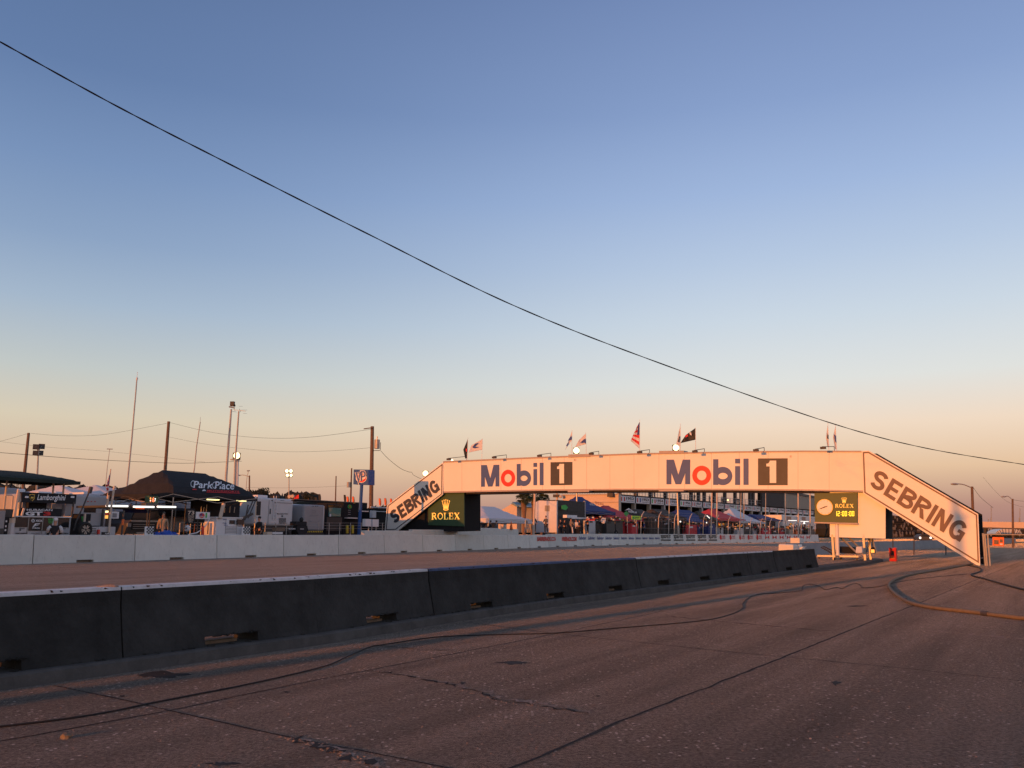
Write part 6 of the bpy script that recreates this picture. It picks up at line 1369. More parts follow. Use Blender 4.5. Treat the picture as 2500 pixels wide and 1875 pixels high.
# pit tower building with year boards: a long two-storey stand running away from the camera
y1 = [(1513, 1220.5, 1549.5, 1209.5, 1226, '1952', 'inkr'), (1553, 1585.5, 1212.5, 1229.5, '1953', 'inkr'), (1590, 1621, 1215, 1231.5, '1954', 'ink'), (1625, 1654.5, 1218, 1233.5, '1955', 'inkr')]
xs = [(1514, 1550), (1553.5, 1586), (1590, 1621), (1625, 1654.5), (1661, 1686.5), (1689, 1713.5), (1717, 1741), (1744, 1766.5), (1770, 1794), (1795, 1813), (1816.5, 1836), (1837, 1856), (1861.5, 1877.5), (1880, 1897), (1899, 1914), (1916, 1930), (1932, 1945), (1947, 1959), (1961, 1974), (1976, 1986)]
def bandtop(x): u = (x-1514)/(1986-1514); return 1210+u*38-10*u*(1-u)*0
def bandbot(x): u = (x-1514)/(1986-1514); return 1226+u*31
# the front plane: choose it so that the band converges like the photograph (parallel to the track, farther left)
SB = Plane(D(1514, 1290, 138), az(30))
th = thing('pit_building', 'long two-storey pit building with year boards along its upper floor', 'building', Vector((*SB.pt(1700, 1290).xy, 1.4)))
def band(name, m, xa, xb, fa, fb, t=.2, lift=0, n=6):
    mb = MB()
    for i in range(n):
        x0 = xa+(xb-xa)*i/n; x1 = xa+(xb-xa)*(i+1)/n
        mb.prism(P_(SB, [(x0, fb(x0)), (x1, fb(x1)), (x1, fa(x1)), (x0, fa(x0))], lift), SB.n*t)
    return mb.build(name, M[m], th)
band('floor_slab', 'dark_wall', 1510, 1990, lambda x: bandtop(x)-1, lambda x: bandbot(x)+1.5, .5)
band('lower_wall', 'darkbox', 1510, 1990, lambda x: bandbot(x)+1.5, lambda x: 1301, .3, -6)
band('upper_floor', 'dark_wall', 1510, 1990, lambda x: bandtop(x)-3.5, lambda x: bandtop(x)+1, 7, -.6)
for i, (a, b) in enumerate(xs):
    bd = MB().prism(P_(SB, [(a, bandbot(a)), (b, bandbot(b)), (b, bandtop(b)), (a, bandtop(a))], .12), SB.n*.08).build('year_board', M['white'], th)
    w_ = b-a
    def fn(u, v, e, a=a, b=b, l_=.14): 
        x = a+(b-a)*u; return SB.pt(x, bandbot(x)+(bandtop(x)-bandbot(x))*v, l_+e)
    mb = MB(); write(mb, str(1952+i), lambda u, v, e: fn(.42+.52*u, .42+.46*v, e), .03); o_ = mb.build('year_lettering', M['ink'], th); o_.parent = bd; o_.location = (0, 0, 0)
    if i < 12:
        mb = MB(); write(mb, ('Harris Gray', 'Cunningham', 'OSCA', 'Jaguar', 'Ferrari', 'Maserati', 'Ferrari', 'Ferrari', 'Porsche', 'Ferrari', 'Ferrari', 'Ferrari')[i], lambda u, v, e: fn(.42+.54*u, .12+.2*v, e), .01); o_ = mb.build('name_lettering', M['ink'], th); o_.parent = bd; o_.location = (0, 0, 0)
    fl = (('inkr', 'white', 'inkr'), ('inkr', 'white', 'inkb'), ('inkg', 'white', 'inkr'), ('inkr', 'white', 'inkr'), ('inkg', 'white', 'inkr'))[i % 5]
    for k, c_ in enumerate(fl):
        if c_ != 'white':
            mb = MB(); mb.quad(fn(.06+.1*k, .2, 0), fn(.14+.1*k, .2, 0), fn(.14+.1*k, .85, 0), fn(.06+.1*k, .85, 0)); o_ = mb.build('flag_stripe', M[c_], th); o_.parent = bd; o_.location = (0, 0, 0)
for i, x in enumerate([1512, 1551, 1588, 1623, 1657, 1687.5, 1715, 1743, 1768, 1794.5, 1815, 1836.5, 1859, 1878, 1898, 1915, 1931, 1946, 1960, 1975]):
    MB().prism(P_(SB, [(x-1.6, 1301), (x+1.6, 1301), (x+1.6, bandbot(x)), (x-1.6, bandbot(x))], .1), SB.n*.6).build('lower_column', M['beige' if i % 3 else 'rvg'], th)
roofy = lambda x: bandtop(x)-34+(x-1514)*.018 if x < 1860 else bandtop(x)-36
for x in [1516, 1556, 1592, 1628, 1660, 1690, 1708, 1722, 1746, 1772, 1797, 1812, 1833, 1841, 1856]:
    MB().prism(P_(SB, [(x-2.2, bandtop(x)), (x+2.0, bandtop(x)), (x+2.0, 1184), (x-2.2, 1184)], -1.2), SB.n*.5).build('upper_column', M['dark_wall'], th)
band('upper_beam', 'dark_wall', 1510, 1862, lambda x: 1176, lambda x: 1186, 7, -.5)
for dy in (6, 12): band('railing', 'rvg', 1514, 1858, lambda x: bandtop(x)-dy-3.5, lambda x: bandtop(x)-dy-2.9, .05, 0, 10)
for i in range(46):
    x = 1516+i*7.4; MB().prism(P_(SB, [(x, bandtop(x)-3), (x+.7, bandtop(x)-3), (x+.7, bandtop(x)-15.5), (x, bandtop(x)-15.5)]), SB.n*.05).build('railing_post', M['rvg'], th)
band('dark_wall_bay', 'dark_wall', 1860, 1915, lambda x: 1186, lambda x: bandtop(x)-3, .5)
mb = MB()
for i in range(24):
    x0 = 1915+i*3.2; mb.prism(P_(SB, [(x0, bandtop(x0)-3), (x0+2.4, bandtop(x0)-3), (x0+2.4, 1201+(x0-1915)*.16), (x0, 1201+(x0-1915)*.16)], .05), SB.n*.3)
mb.build('corrugated_wall', M['beige'], th)
band('corrugated_backing', 'beige', 1914, 1994, lambda x: 1201+(x-1915)*.16, lambda x: bandtop(x)-3, .2, 0)
band('roof', 'dsteel', 1905, 1998, lambda x: 1196+(x-1915)*.20, lambda x: 1203+(x-1915)*.17, 7, .3)
# sunlit end building
th2 = thing('control_building', 'orange sunlit rendered building with a railed flat roof left of the year boards', 'building', Vector((*B(16).pt(1440, 1290).xy, 1.4)))
EP = Plane(D(1514, 1290, 137), az(-57))
MB().prism(P_(EP, [(1374, 1300), (1510, 1300), (1510, 1207), (1374, 1209)]), EP.n*1.0).build('wall', M['tan'], th2)
MB().prism(P_(EP, [(1373, 1225.5), (1510, 1224.5), (1510, 1227), (1373, 1228)], .1), EP.n*.1).build('string_course', M['trim'], th2)
MB().prism(P_(EP, [(1372, 1209.5), (1511, 1207.5), (1511, 1205), (1372, 1207)], .15), EP.n*.3).build('parapet', M['trim'], th2)
rm_ = MB()
for x in range(1374, 1511, 6): rm_.tube([EP.pt(x, 1206), EP.pt(x, 1196)], .03, 3)
rm_.tube([EP.pt(1373, 1197), EP.pt(1511, 1196)], .04, 4); rm_.build('roof_railing', M['dsteel'], th2)
MB().prism(P_(EP, [(1395, 1242), (1424, 1242), (1424, 1226), (1395, 1226)], .02), EP.n*.05).build('shutter', M['slot'], th2) if 0 else None
for x, y in ((1487, 1207), ): MB().prism(P_(EP, [(1482, 1213), (1496, 1213), (1496, 1201), (1483, 1201)], .8), EP.n*.6).build('loudspeaker', M['dsteel'], th2)
mb = MB(); c = EP.pt(1369, 1212, 1); mb.blob(c, .3, .3, .28, 12, 8); mb.build('round_horn', M['tan'], th2, smooth=True)
MB().tube([Vector((*EP.pt(1360, 1290, 1).xy, 1.3)), EP.pt(1360, 1200, 1)], .18, 8).build('corner_mast', M['tan'], th2)
MB().prism(P_(EP, [(1350, 1214), (1364, 1214), (1364, 1207), (1350, 1207)], 1.3), EP.n*.4).build('dark_box', M['dsteel'], th2)
# gabled hall behind the palms
th = thing('gabled_hall', 'low hall with a pale teal roof and pink lit gable behind the palms', 'building', D(1270, 1290, 150))
GP = Plane(D(1261, 1290, 150), az(-57)); GA = az(33)
MB().prism(P_(GP, [(1216, 1300), (1262, 1300), (1262, 1237.5), (1250, 1229.5), (1218, 1249)]), GP.n*14).build('wall', M['tan'], th)
MB().prism([GP.pt(1250, 1228.5, .3), GP.pt(1263, 1238, .3), GP.pt(1263, 1238, .3)+UP*.2, GP.pt(1250, 1228.5, .3)+UP*.25], GP.n*15).build('roof', M['turq'], th)
MB().box(D(1262, 1300, 151), D(1298, 1300, 151)-D(1262, 1300, 151), Vector((0, 12, 0)), UP*(D(1262, 1237, 151).z-D(1262, 1300, 151).z)).build('side_wall', M['beige'], th)
q0 = D(1250, 1228.5, 150); MB().quad(D(1246, 1229, 150), D(1262, 1238, 150), D(1298, 1238.5, 150), D(1292, 1229.5, 160)).build('roof_slope', M['turq'], th)
# thin white lit posts and masts
def mast(label, x0, y0, x1, y1, dist, r, m='tan', g='thin masts beyond the bridge'):
    a = D(x0, y0, dist); b = D(x1, y1, dist); b = b+(b-a).normalized()*max(0, (b.z-1.3)) ; b.z = min(b.z, 1.3); th = thing('mast', label, 'mast', b, g); MB().tube([b, a], r, 6).build('shaft', M[m], th)
mast('thick white post rising into the beam beside the middle palm', 1306, 1196, 1304, 1258, 84, .12)
for i, (x0, y1_, x1, w_) in enumerate(((1634.5, 1300, 1632.5, 'between the 1954 and 1955 boards'), (1738.5, 1256, 1737, 'left one of the bright pair over the dark canopy'), (1751, 1256, 1750, 'right one of the bright pair over the dark canopy'), (1809.5, 1300, 1807, 'left of the white peaked canopy'), (1817, 1262, 1816, 'just beside the peak of the white canopy'), (1869.5, 1300, 1869, 'in front of the dark wall bay'), (1917.5, 1300, 1917.5, 'at the edge of the corrugated wall'), (1948.5, 1268, 1949, 'bright one before the corrugated wall'), (1977.5, 1263, 1978, 'bright one nearest the clock board'))):
    mast('thin mast '+w_, x0, 1192, x1, y1_, 95, .07 if i in (1, 2, 7, 8) else .045, 'tan' if i in (1, 2, 7, 8) else 'steel')
# canopies
canopy('white_marquee', 'large white marquee tent with small dark emblem right of the black tower', B(6), 1193, 1301, 1267, 1239.5, 7, M['tent'], f=(.42, .76), val=.45, group=BG, wall=1)
canopy('white_tent', 'smaller white tent peeping out left of the large marquee', B(14), 1192, 1228, 1257, 1246, 5, M['tent'], f=(.5, .6), val=.5, group=BG)
s_ = T('canvas_truck', 'canvas-sided white box truck with a small window, sunlit on its left', 'truck', B(5), 1330, at=base(B(5), 1330))
TPl = Plane(B(4).pt(1359.5, 1290)-az(32)*.25, az(-58))
MB().prism(P_(TPl, [(1303, 1300), (1359, 1300), (1359, 1223.5), (1316, 1222), (1304, 1228)]), TPl.n*.2).build('canvas_end', M['tent'], s_.o)
MB().prism(P_(TPl, [(1330, 1248), (1341, 1248), (1341, 1234), (1330, 1234)], .05), TPl.n*.05).build('window', M['beige'], s_.o)
s_ = T('hospitality_truck', 'open-fronted olive box truck with a green arrow board', 'truck', B(4), 1395); s_.box('body', M['dark_wall'], 1360, 1223, 1430, 1267, t=2.5); s_.box('frame_edge', M['rvg'], 1359, 1222, 1362, None, t=.2, lift=.05); s_.box('frame_edge', M['rvg'], 1428, 1223, 1430, None, t=.2, lift=.05); s_.box('lower_body', M['dsteel'], 1362, 1267, 1429, None, t=2)
s_.box('dark_counter', M['ink'], 1385, 1238, 1412, 1250, t=.05, lift=.05); s_.poly('green_arrow', M['inkg'], [(1372, 1234), (1381, 1232.5), (1387, 1238.5), (1382, 1245.5), (1372, 1243)], lift=.5)
s_.box('white_wing', M['white'], 1384, 1257.5, 1409, 1264.5, t=.5, lift=1.2); s_.box('white_wing_plane', M['white'], 1396, 1263, 1433, 1267, t=.5, lift=1.3)
canopy('team_canopy', 'dark blue canopy with pale lettering in front of the sunlit building', B(5), 1428, 1503, 1248, 1217, 6, M['tblue'], f=(.35, .6), val=.4, group=BG)
s_ = T('banner_strip', 'red and pale lettering strip lying on the dark blue canopy', 'banner', B(4.9), 1465, at=B(4.9).pt(1465, 1240)); s_.text('red_lettering', M['inkr'], 'TEQUILA', 1452, 1226, 1474, 1233, sl=4); s_.text('pale_lettering', M['inkw'], 'PATRON', 1440, 1229, 1452, 1234, sl=1)
canopy('team_canopy', 'first red canopy, with a white mountain mark, right of the dark blue canopy', B(4.5), 1482, 1571, 1263, 1237.5, 6, M['tred'], f=(.42, .6), val=.5, group=BG)
s_ = T('mountain_mark', 'white mountain shaped mark on the first red canopy', 'banner', B(5.4), 1535, at=B(5.4).pt(1535, 1250)); s_.poly('white_peak', M['inkw'], [(1525, 1247), (1535, 1240.5), (1548, 1249), (1536, 1244)], t=.02, lift=1.2); s_.text('white_lettering', M['inkw'], 'PREMIUM', 1534, 1247.5, 1555, 1252.5, sl=3, lift=1.2)
canopy('team_canopy', 'brown canopy right of the first red canopy', B(4.2), 1578, 1630, 1263, 1246.5, 6, M['tbrown'], f=(.3, .7), val=.9, group=BG)
canopy('team_canopy', 'second brown canopy, under the 1955 and 1956 boards', B(4.2), 1632, 1676, 1262, 1246.5, 6, M['tbrown'], f=(.1, .9), val=.9, group=BG)
canopy('team_canopy', 'long dark blue canopy left of the dark green one', B(3.8), 1680, 1741, 1273, 1248, 6, M['tblue'], f=(.2, .8), val=.25, group=BG)
canopy('team_canopy', 'dark green canopy with a white strip light between blue and red canopies', B(3.8), 1724, 1764, 1266, 1250.5, 6, M['tgreen'], f=(.45, .55), val=.2, group=BG)
canopy('team_canopy', 'bright red canopy left of the white peaked canopy', B(3.6), 1755, 1820, 1267, 1246.5, 7, M['tred'], f=(.33, .6), val=.4, group=BG)
canopy('team_canopy', 'white twin-peaked canopy right of the bright red one', B(3.4), 1806, 1867, 1273, 1245.5, 7, M['tent'], f=(.32, .56), val=.35, group=BG)
canopy('team_canopy', 'flat blue canopy between the white peaked canopy and the white trucks', B(3.4), 1866, 1910, 1268, 1259.5, 7, M['tblue'], f=(.1, .9), val=.3, group=BG)
rr_ = rv('first white truck beyond the flat blue canopy', B(6), 1908, 1946, 1258, 4, group='white trucks left of the clock board'); rr_.box('window', M['glass'], 1920, 1261, 1931, 1270, t=.02, lift=.03)
rr_ = rv('second white truck, nearest the clock board', B(5.5), 1950, 1990, 1260, 4, group='white trucks left of the clock board'); rr_.box('window', M['glass'], 1957, 1262, 1966, 1271, t=.02, lift=.03); rr_.poly('bright_cone', M['tubel'], [(1961, 1279), (1966, 1279), (1964, 1273)], lift=1)
for i, (x0, x1, y, l_) in enumerate(((1925, 1945, 1270.5, 'glowing strip lamp before the first white truck'), (1955, 1974, 1272.8, 'glowing strip lamp before the second white truck'), (1726, 1732.5, 1262, 'slanted white strip lamp in the dark green canopy'))):
    q = B(2.8); s_ = T('strip_lamp', l_, 'lamp', q, (x0+x1)/2, 'strip lamps beyond the bridge', at=q.pt((x0+x1)/2, y)); s_.tube('tube', M['tubel'], [(x0, y-(3 if i == 2 else 0)), (x1, y+(3 if i == 2 else .6))], .06)
for x, y, r_, m_, l_ in ((1661, 1273.5, .12, 'tubel', 'small round lamp in the dark pit under the second brown canopy'), (1725, 1276, .10, 'tubel', 'small round lamp below the slanted strip lamp'), (1777, 1221, .13, 'lampy', 'small yellow lamp on the stand railing, under the 1959 board')):
    p = B(2.6).pt(x, y); th = thing('small_lamp', l_, 'lamp', p, 'small lamps beyond the bridge'); MB().blob(p, r_, r_, r_, 10, 6).build('bulb', M[m_], th)
# signs
s_ = T('arrow_sign', 'green diamond board on a post before the first red canopy', 'sign', B(1.0), 1529); s_.poly('diamond', M['gsign'], [(1523.5, 1254), (1530, 1248), (1535.5, 1254), (1529, 1261)]); s_.tube('post', M['steel'], [(1531, 1260), (1532, 1301)], .04)
s_ = T('lime_sign', 'bright lime board with a dark mark over the pit wall', 'sign', B(.9), 1554); s_.box('board', M['lime'], 1542.5, 1259.5, 1566, 1268.5, t=.05); s_.box('dark_mark', M['inkg'], 1544.5, 1261, 1549, 1267, t=.01, lift=.02); s_.text('dark_lettering', M['ink'], 'PIT', 1551, 1262.5, 1562, 1265.5, lift=.02); s_.tube('post', M['steel'], [(1554, 1268), (1554, 1301)], .03)
# pit equipment rows
rnd = random.Random(21); EG = 'pit equipment between the canopies'
eq = [(1437, 1453, 1262, 'white', 'orange topped white fuel tank stand'), (1452, 1472, 1268, 'tbrown', 'brown crate stack'), (1468, 1478, 1262, 'white', 'white panel with two round marks'), (1480, 1500, 1264, 'rvg', 'grey cart with a dark monitor'), (1503, 1520, 1262, 'rvg', 'grey cabinet below the first red canopy'), (1522, 1540, 1270, 'tred', 'red tool chest'), (1541, 1556, 1272, 'tred', 'second red tool chest'), (1584, 1612, 1262, 'tbrown', 'brown cloth screen'), (1616, 1640, 1266, 'dark_wall', 'dark tyre trolley'), (1644, 1655, 1268, 'rvg', 'small grey monitor cart'), (1676, 1700, 1275, 'tred', 'wide red tool chest'), (1702, 1720, 1276, 'tblue', 'blue cabinet'), (1728, 1745, 1274, 'tblue', 'blue padded stand'), (1754, 1764, 1279, 'white', 'small white monitor stand'), (1768, 1790, 1276, 'dark_wall', 'dark wheel rack'), (1798, 1812, 1280, 'white', 'white laptop desk'), (1815, 1834, 1277, 'dark_wall', 'dark scaffold stand'), (1837, 1848, 1281, 'white', 'white fuel rig'), (1858, 1880, 1284, 'tred', 'red tool wall'), (1884, 1897, 1285, 'dark_wall', 'dark crate pile'), (1902, 1921, 1284, 'tred', 'last red tool chest'), (1924, 1934, 1279, 'beige', 'tan cabinet'), (1941, 1947, 1282, 'orange', 'orange fire board'), (1951, 1964, 1281, 'dark_wall', 'dark pump'), (1970, 1984, 1280, 'rvg', 'grey monitor stand')]
for i, (x0, x1, y0, m_, l_) in enumerate(eq):
    k = 1.8+.5*(i % 3); s_ = T('equipment_cart', l_+' in the pits beyond the bridge', 'cart', B(k), (x0+x1)/2, EG)
    s_.box('cabinet', M[{'rvg': 'dsteel', 'white': 'cabinet'}.get(m_, m_)], x0, y0+(9 if m_ in ('rvg', 'white') else 6), x1, None, t=.7); s_.box('top_shelf', M['dsteel'], x0-.5, y0+4.5, x1+.5, y0+6, t=.8)
    s_.box('monitor', M['glass'], x0+2, y0, x0+(x1-x0)*.55, y0+4, t=.1, lift=-.2)
    for q_ in range(rnd.randint(4, 7)):                               # loose gear on and around the cart
        gx = rnd.uniform(x0-3, x1); gy = rnd.uniform(y0-3, y0+9); gw = rnd.uniform(1, 3.2); s_.box('gear', M[rnd.choice(['white', 'ink', 'dsteel', 'inkr', 'black', 'steel', 'tan', 'yellow', 'inkb', 'black'])], gx, gy, gx+gw, gy+rnd.uniform(1.5, 5), t=rnd.uniform(.05, .3), lift=rnd.uniform(.02, .4))
    s_.tube('pole', M['dsteel'], [(x0+(x1-x0)*rnd.random(), y0-rnd.uniform(2, 10)), (x0+(x1-x0)*.5, y0+8)], .02)
    s_.box('front_label', M['white' if m_ in ('dark_wall', 'tblue', 'tred') else 'ink'], x0+(x1-x0)*.2, y0+10, x0+(x1-x0)*.6, y0+14, t=.02, lift=.03)
    for u in (.15, .85):
        c = s_.pl.off(.1).pt(x0+(x1-x0)*u, 1300); c.z = pitz(c)+.12; MB().tube([c-s_.pl.n*.04, c+s_.pl.n*.04], .12, 10).build('wheel', M['rubber'], s_.o)
MB().blob(B(1.7).pt(1473, 1262+9, .3), .3, .05, .35, 14, 8).build('round_mark', M['wcloth'], [o for o in COL.objects if o.name.startswith('equipment_cart.002')][0])
s_ = T('cargo_net', 'dark backdrop screens closing the pit boxes beyond the bridge', 'screen', B(7.5), 1600); 
for x0, x1 in ((1503, 1575), (1578, 1676), (1680, 1756), (1762, 1806), (1868, 1908)): s_.box('screen_cloth', M['black'], x0, 1264, x1, None, t=.1)
for x, y in ((1417, 1296), (1377, 1294), (1504, 1296), (1462, 1300)):
    c = B(1.2).pt(x, y); c.z = pitz(c)+.33; th = thing('race_tyre', 'loose race tyre standing on the pit lane edge at %s' % {1417: 'the white wing', 1377: 'the feet of the leftmost crew', 1504: 'the grey cabinet', 1462: 'the brown crate stack'}[x], 'tyre', c-UP*.33, 'loose race tyres'); tor = [c+RB.a*math.cos(2*math.pi*i/20)*.24+UP*math.sin(2*math.pi*i/20)*.24 for i in range(21)]; MB().tube(tor, .10, 8, cap=False).build('tyre_ring', M['rubber'], th, smooth=True); MB().disc(c, RB.a, UP, .17, RB.n*.08, 14).build('rim', M['steel'], th)
s_ = T('traffic_cone', 'sunlit orange cone on the shaded white wall under the marquee', 'cone', B(1), 1248); c = B(.8).pt(1248, 1292); MB().tube([c, c+UP*.75], [.16, .03], 10).build('cone_body', M['orange'], s_.o); MB().cbox(c-UP*.03, .4, .4, .04).build('cone_base', M['ink'], s_.o)
s_ = T('barrel', 'tan barrel behind the wall under the marquee', 'barrel', B(2), 1230); s_.tube('drum', M['tan'], [(1230, 1296), (1230, 1280)], .28, 12); s_.tube('rim', M['dsteel'], [(1230, 1280), (1230, 1279)], .30, 12)
s_ = T('step_ladder', 'pale step ladder standing between the marquee and the dark crewman', 'ladder', B(1.6), 1285)
for a, b in (((1283, 1269), (1281, 1300)), ((1283, 1269), (1291, 1300)), ((1286, 1269), (1285, 1300)), ((1286, 1269), (1295, 1300))): s_.tube('rail', M['steel'], [a, b], .035)
for y in (1276, 1283, 1290): s_.tube('rung', M['steel'], [(1283.5, y), (1287+(y-1276)*.3, y)], .03)
s_ = T('white_pylon', 'thin lit white pylon on the pit wall before the white wing', 'pylon', B(.5), 1398); s_.tube('post', M['tent'], [(1397, 1287), (1398.5, 1302)], .07)
# crew
cg = 'pit crew beyond the bridge'
crew = [(1198, 1270, 'dcloth', 'ink', 100, 'first dark-clad crewman from the left, leaning at the wall under the marquee'), (1212, 1270.5, 'gcloth', 'ink', 60, 'grey-clad crewman second from the left, under the marquee'), (1304, 1257.5, 'dcloth', 'ink', 210, 'tall crewman in black cap beside the step ladder'), (1333, 1258.5, 'gcloth', 'ink', 160, 'crewman in grey vest bending before the canvas truck'), (1369, 1266, 'dcloth', 'ink', 30, 'dark crewman at the left edge of the open truck'), (1378, 1268, 'dcloth', 'ink', 250, 'dark crewman behind the white wing, left of three'), (1394, 1265, 'tcloth', 'ink', 200, 'crewman in a tan shirt at the middle of the white wing'), (1407, 1267, 'wcloth', 'ink', 140, 'crewman in a white shirt right of the tan one'), (1415, 1268, 'dcloth', 'ink', 20, 'dark crewman crouched right of the white shirt'), (1435, 1261.5, 'dcloth', 'white', 90, 'crewman with a white helmet at the right end of the wing'), (1558, 1274, 'tcloth', 'ink', 90, 'crewman in tan beneath the lime board'), (1573, 1272, 'bcloth', 'ink', 90, 'crewman in blue right of the lime board'), (1670, 1272, 'dcloth', 'ink', 200, 'dark crewman under the second brown canopy'), (1712, 1274, 'bcloth', 'ink', 150, 'crewman in blue under the long blue canopy'), (1758, 1276, 'dcloth', 'ink', 60, 'dark crewman under the green canopy'), (1790, 1276, 'tcloth', 'ink', 60, 'crewman in tan under the bright red canopy'), (1852, 1278, 'wcloth', 'ink', 60, 'crewman in white under the white peaked canopy'), (1940, 1280, 'dcloth', 'ink', 60, 'dark crewman by the orange fire board')]
for i, (x, y, t_, cp_, fc, l_) in enumerate(crew):
    standing(l_, B(1.5+(i % 3)*.4), x, y, R(fc), pose=('reach', 'stand', 'folded')[i % 3], top=t_, legs='dcloth', group=cg, cap='white' if cp_ == 'white' else None)
# spectators on the upper floor
for i, (x, l_) in enumerate(((1598, 'under the beam left of the 1955 board'), (1661, 'leaning near the 1956 board'), (1686, 'between the 1956 and 1957 boards'), (1696, 'above the 1957 board, standing dark'), (1733, 'above the 1958 board'), (1763, 'above the 1959 board in a light top'), (1802, 'above the 1961 board'), (1848, 'above the 1963 board'))):
    p = SB.off(1.6).pt(x, bandtop(x)-3); c = SB.off(1.6).pt(x, bandtop(x)-3.2); c.z = SB.pt(x, bandtop(x)-3.5).z+.02
    person('spectator on the pit building balcony, '+l_, c, R(120+40*i), .95, ('folded', 'stand', 'reach')[i % 3], ('tcloth', 'wcloth', 'dcloth', 'dcloth')[i % 4], 'dcloth', None, 'spectators on the balcony')
# curved-top debris fence on the pit wall
FP = B(.75); fth = thing('debris_fence', 'tall debris fence with curved post tops standing behind the advert wall', 'fence', base(FP, 1700))
posts = [(1565.5, 1301, 1249), (1608, 1301, 1249.5), (1647, 1302, 1252), (1683.5, 1302, 1254), (1717.5, 1302, 1255.5), (1749.5, 1303, 1257), (1778.5, 1303, 1259.5), (1806.5, 1303, 1262), (1832, 1303, 1264), (1856.5, 1304, 1265.5), (1879.5, 1304, 1266), (1901.5, 1304, 1269), (1918, 1304, 1271), (1938, 1304, 1272), (1956.5, 1304, 1273.5), (1974.5, 1304, 1275), (1990.5, 1304, 1276)]
tops = []
for i, (x, y0, yt) in enumerate(posts):
    h = y0-yt; pts = [(x-1.5, y0), (x-.5, y0-h*.45), (x+.0, y0-h*.72), (x+h*.04, y0-h*.85), (x+h*.13, yt)]
    P = [FP.pt(*q) for q in pts]; P[0].z = pitz(P[0]); MB().tube(P, .055, 6).build('post', M['tan'], fth); tops.append(P)
wm = MB()
for a, b in zip(tops, tops[1:]):
    for u in (.15, .35, .55, .8, 1.0):
        def at_(P, u): s_ = u*(len(P)-1); k = min(int(s_), len(P)-2); return P[k].lerp(P[k+1], s_-k)
        wm.tube([at_(a, u), at_(b, u)], .014, 3, cap=False)
    for k in range(1, 5):
        wm.tube([a[0].lerp(b[0], k/5), a[2].lerp(b[2], k/5)], .006, 3, cap=False)
wm.build('wire_mesh', M['steel'], fth)

# ================================================================== right of the bridge
RS = 'street lamps on curved arms'
street_lamp('nearer street lamp right of the sloping stair, its arm reaching left', 75, 2373, 1188, 2333, 1181, .14, z=0, mid=(2352, 1183))
street_lamp('farther street lamp at the right photo edge, arm to the left', 110, 2472, 1218, 2452, 1212, .15, foot=1320, z=0, mid=(2462, 1212))
wire('wire hanging right from the nearer street lamp', (2376, 1190, 75), (2425, 1240, 95), .015, ((2395, 1215, 82),)); wire('wire from the farther street lamp to the right edge', (2473, 1220, 110), (2540, 1226, 110), .02, ((2500, 1224, 110),)); wire('faint wire below the right street lamps', (2400, 1165, 130), (2540, 1245, 130), .015, ((2460, 1225, 130),))
for i, (x, y) in enumerate(((2420, 1237), (2413, 1266), (2419, 1265), (2490, 1241), (2488, 1264))): mast('faint distant pole %s' % ('just right of the nearer street lamp', 'left of two short ones over the orange footbridge', 'right of two short ones over the orange footbridge', 'with small lamps near the photo edge', 'short one near the photo edge')[i], x, y, x, 1285, 260, .12, 'steel', 'distant poles at right')
th = thing('footbridge', 'distant orange sunlit bridge deck crossing low at the right edge', 'bridge', D(2450, 1300, 150)); FBp = Plane(D(2450, 1290, 150), az(-56))
MB().prism(P_(FBp, [(2396, 1287), (2600, 1292), (2600, 1276), (2396, 1273.5)]), FBp.n*3).build('deck', M['tan'], th); MB().prism(P_(FBp, [(2396, 1290), (2600, 1295), (2600, 1292.5), (2396, 1287.5)]), FBp.n*3).build('girder', M['dsteel'], th)
for x in (2402, 2560): MB().prism(P_(FBp, [(x, 1312), (x+6, 1312), (x+6, 1288), (x, 1288)], -.5), FBp.n*1.5).build('pier', M['dark_wall'], th)
th = thing('domed_tent', 'low pale dome shaped tent under the distant orange bridge', 'tent', D(2463, 1304, 170)); P = [D(2463+32*math.cos(R(a)), 1303-13*math.sin(R(a)), 170) for a in range(0, 181, 15)]
MB().prism(P, Vector((6, 14, 0))).build('dome_skin', M['rv'], th); rbm = MB()
for a in range(15, 166, 15): rbm.tube([D(2463+32.5*math.cos(R(a)), 1303-13.5*math.sin(R(a)), 169.8), D(2463+26*math.cos(R(a)), 1303, 169.8)], .05, 4)
rbm.build('ribs', M['dsteel'], th)
# chain link fence at the stair foot
FR = Plane(G(2402, 1381), az(-56)); th = thing('chain_link_fence', 'chain link fence with a steel top rail starting at the stair foot', 'fence', G(2402, 1381))
for x, y, r_ in ((2399.5, 1302, .05), (2404, 1304, .05), (2411, 1306, .045)): p = FR.pt(x+6, 1380); MB().tube([Vector((p.x, p.y, 0)), FR.pt(x, y)], r_, 8).build('post', M['steel'], th)
pe = FR.pt(2640, 1306)
wm = MB(); wm.tube([FR.pt(2400, 1304.5), FR.pt(2640, 1307)], .03, 6); wm.build('top_rail', M['steel'], th)
a0 = FR.pt(2411, 1306); a0 = Vector((a0.x, a0.y, 0)); e0 = Vector((pe.x, pe.y, 0)); Ht = FR.pt(2500, 1305.5).z; Lf = (e0-a0).length; d_ = (e0-a0).normalized()
p = e0; MB().tube([p, p+UP*Ht], .045, 8).build('post', M['steel'], th)
wm = MB(); n = int(Lf/.14)
for k in range(n):
    for sg in (-1, 1):
        s0_ = k*.14; s1_ = s0_+sg*Ht; z0_, z1_ = 0, Ht
        if s1_ < 0: z1_ = s0_; s1_ = 0
        if s1_ > Lf: z1_ = Lf-s0_; s1_ = Lf
        wm.tube([a0+d_*s0_, a0+d_*s1_+UP*z1_], .0015, 3, cap=False)
wm.build('wire_mesh', M['steel'], th)
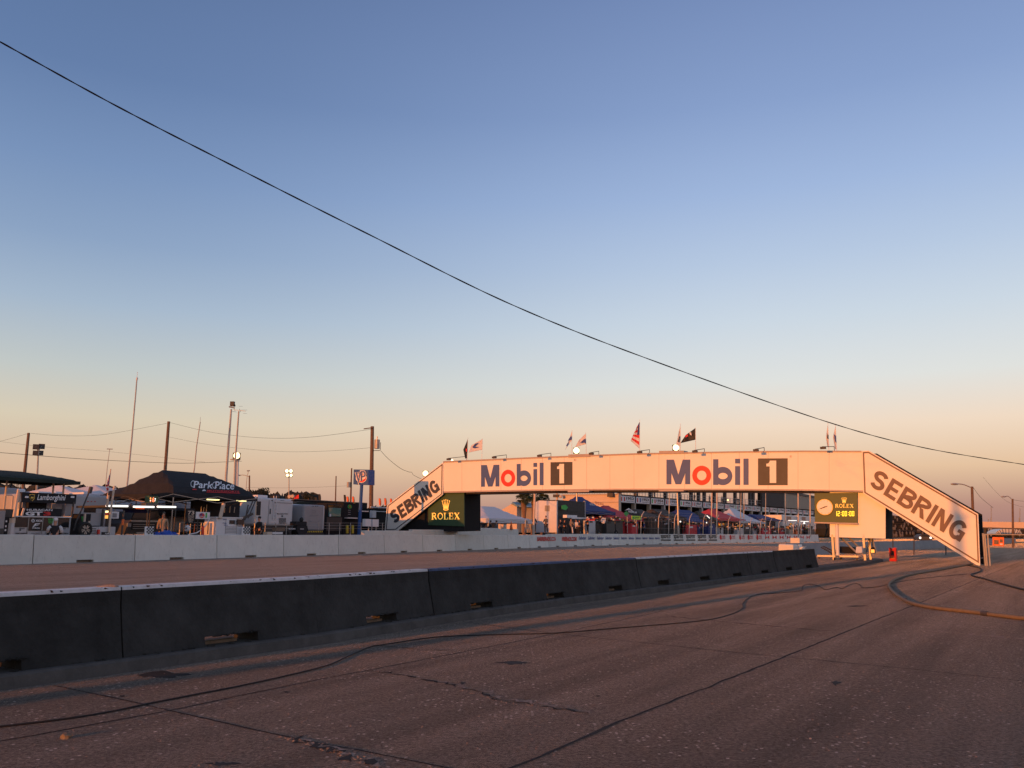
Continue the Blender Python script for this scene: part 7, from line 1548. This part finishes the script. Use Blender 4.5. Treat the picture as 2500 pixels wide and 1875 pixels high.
s_ = T('notice_board', 'orange notice board with small print wired to the fence', 'sign', FR, 0, at=FR.pt(2437, 1333)); s_.poly('board', M['orange'], [(2423, 1332), (2451, 1334), (2451, 1312), (2423, 1311)], t=.03, lift=.06)
s_.poly('print_block', M['slot'], [(2427, 1328), (2438, 1329), (2438, 1319), (2427, 1318)], t=.01, lift=.075); s_.poly('print_block', M['slot'], [(2441, 1324), (2448, 1324.5), (2448, 1317), (2441, 1316.5)], t=.01, lift=.075); s_.poly('pale_patch', M['tent'], [(2441, 1330), (2448, 1330.5), (2448, 1327), (2441, 1326.5)], t=.01, lift=.075)
# fence and bleachers beyond, seen under the right stair
th = thing('track_fence', 'wire fence beyond the right stair, above the grey wall', 'fence', G(2232, 1354)); F2 = Plane(G(2232, 1354), az(-56))
for x, y0, y1_ in ((2231.5, 1293, 1355), (2309, 1300, 1352), (2180, 1294, 1353)): p = F2.pt(x, y1_); MB().tube([Vector((p.x, p.y, 0)), F2.pt(x, y0)], .04, 6).build('post', M['dsteel'], th)
MB().tube([F2.pt(2180, 1294), F2.pt(2310, 1301)], .025, 5).build('top_rail', M['dsteel'], th)
th = thing('bleachers', 'dark stepped grandstand glimpsed under the right stair', 'grandstand', D(2230, 1300, 150)); bm = BLP = Plane(D(2190, 1290, 150), az(-50))
for k in range(9):
    y = 1312-k*5.5; MB().prism(P_(bm.off(k*1.1), [(2165, y), (2268+k*2, y+1), (2268+k*2, y-2), (2165, y-3)]), bm.n*1.0).build('seat_row', M['black'], th)
MB().prism(P_(bm.off(11), [(2160, 1310), (2290, 1311), (2290, 1270), (2160, 1256)]), bm.n*.3).build('back_wall', M['black'], th)
ct_ = MB(); rnd = random.Random(9)
for k in range(70): x = rnd.uniform(2168, 2275); r_ = rnd.randrange(9); ct_.blob(bm.off(r_*1.1).pt(x, 1307-r_*5.5, .2), .16, .15, .32, 6, 4)
o_ = ct_.build('seated_crowd', M['gcloth'], None, origin=D(2230, 1300, 150)); o_['kind'] = 'stuff'; o_['label'] = 'distant seated crowd on the grandstand under the right stair'
# approaching vehicle lights
c = G(2259, 1322); 
th = thing('service_vehicle', 'distant vehicle with two bright headlights behind the grey wall', 'vehicle', D(2259, 1318, 130)); q = Plane(D(2259, 1300, 130), az(-75))
MB().prism(P_(q, [(2242, 1319), (2277, 1320), (2277, 1312), (2270, 1304), (2250, 1304), (2243, 1311)]), q.n*4).build('body', M['dsteel'], th, bevel=.1); MB().prism(P_(q, [(2248, 1310), (2271, 1310.5), (2268, 1305), (2252, 1305)], .03), q.n*.03).build('windscreen', M['glass'], th)
for x in (2246.5, 2272): MB().blob(q.pt(x, 1313, .1), .17, .1, .17, 10, 6).build('headlight', M['tubel'], th)
for x in (2248, 2270): c = q.off(.3).pt(x, 1319); MB().tube([c-q.a*.12, c+q.a*.12], .35, 12).build('wheel', M['rubber'], th)
for o in list(COL.objects):
    if '_o' in o: del o['_o']
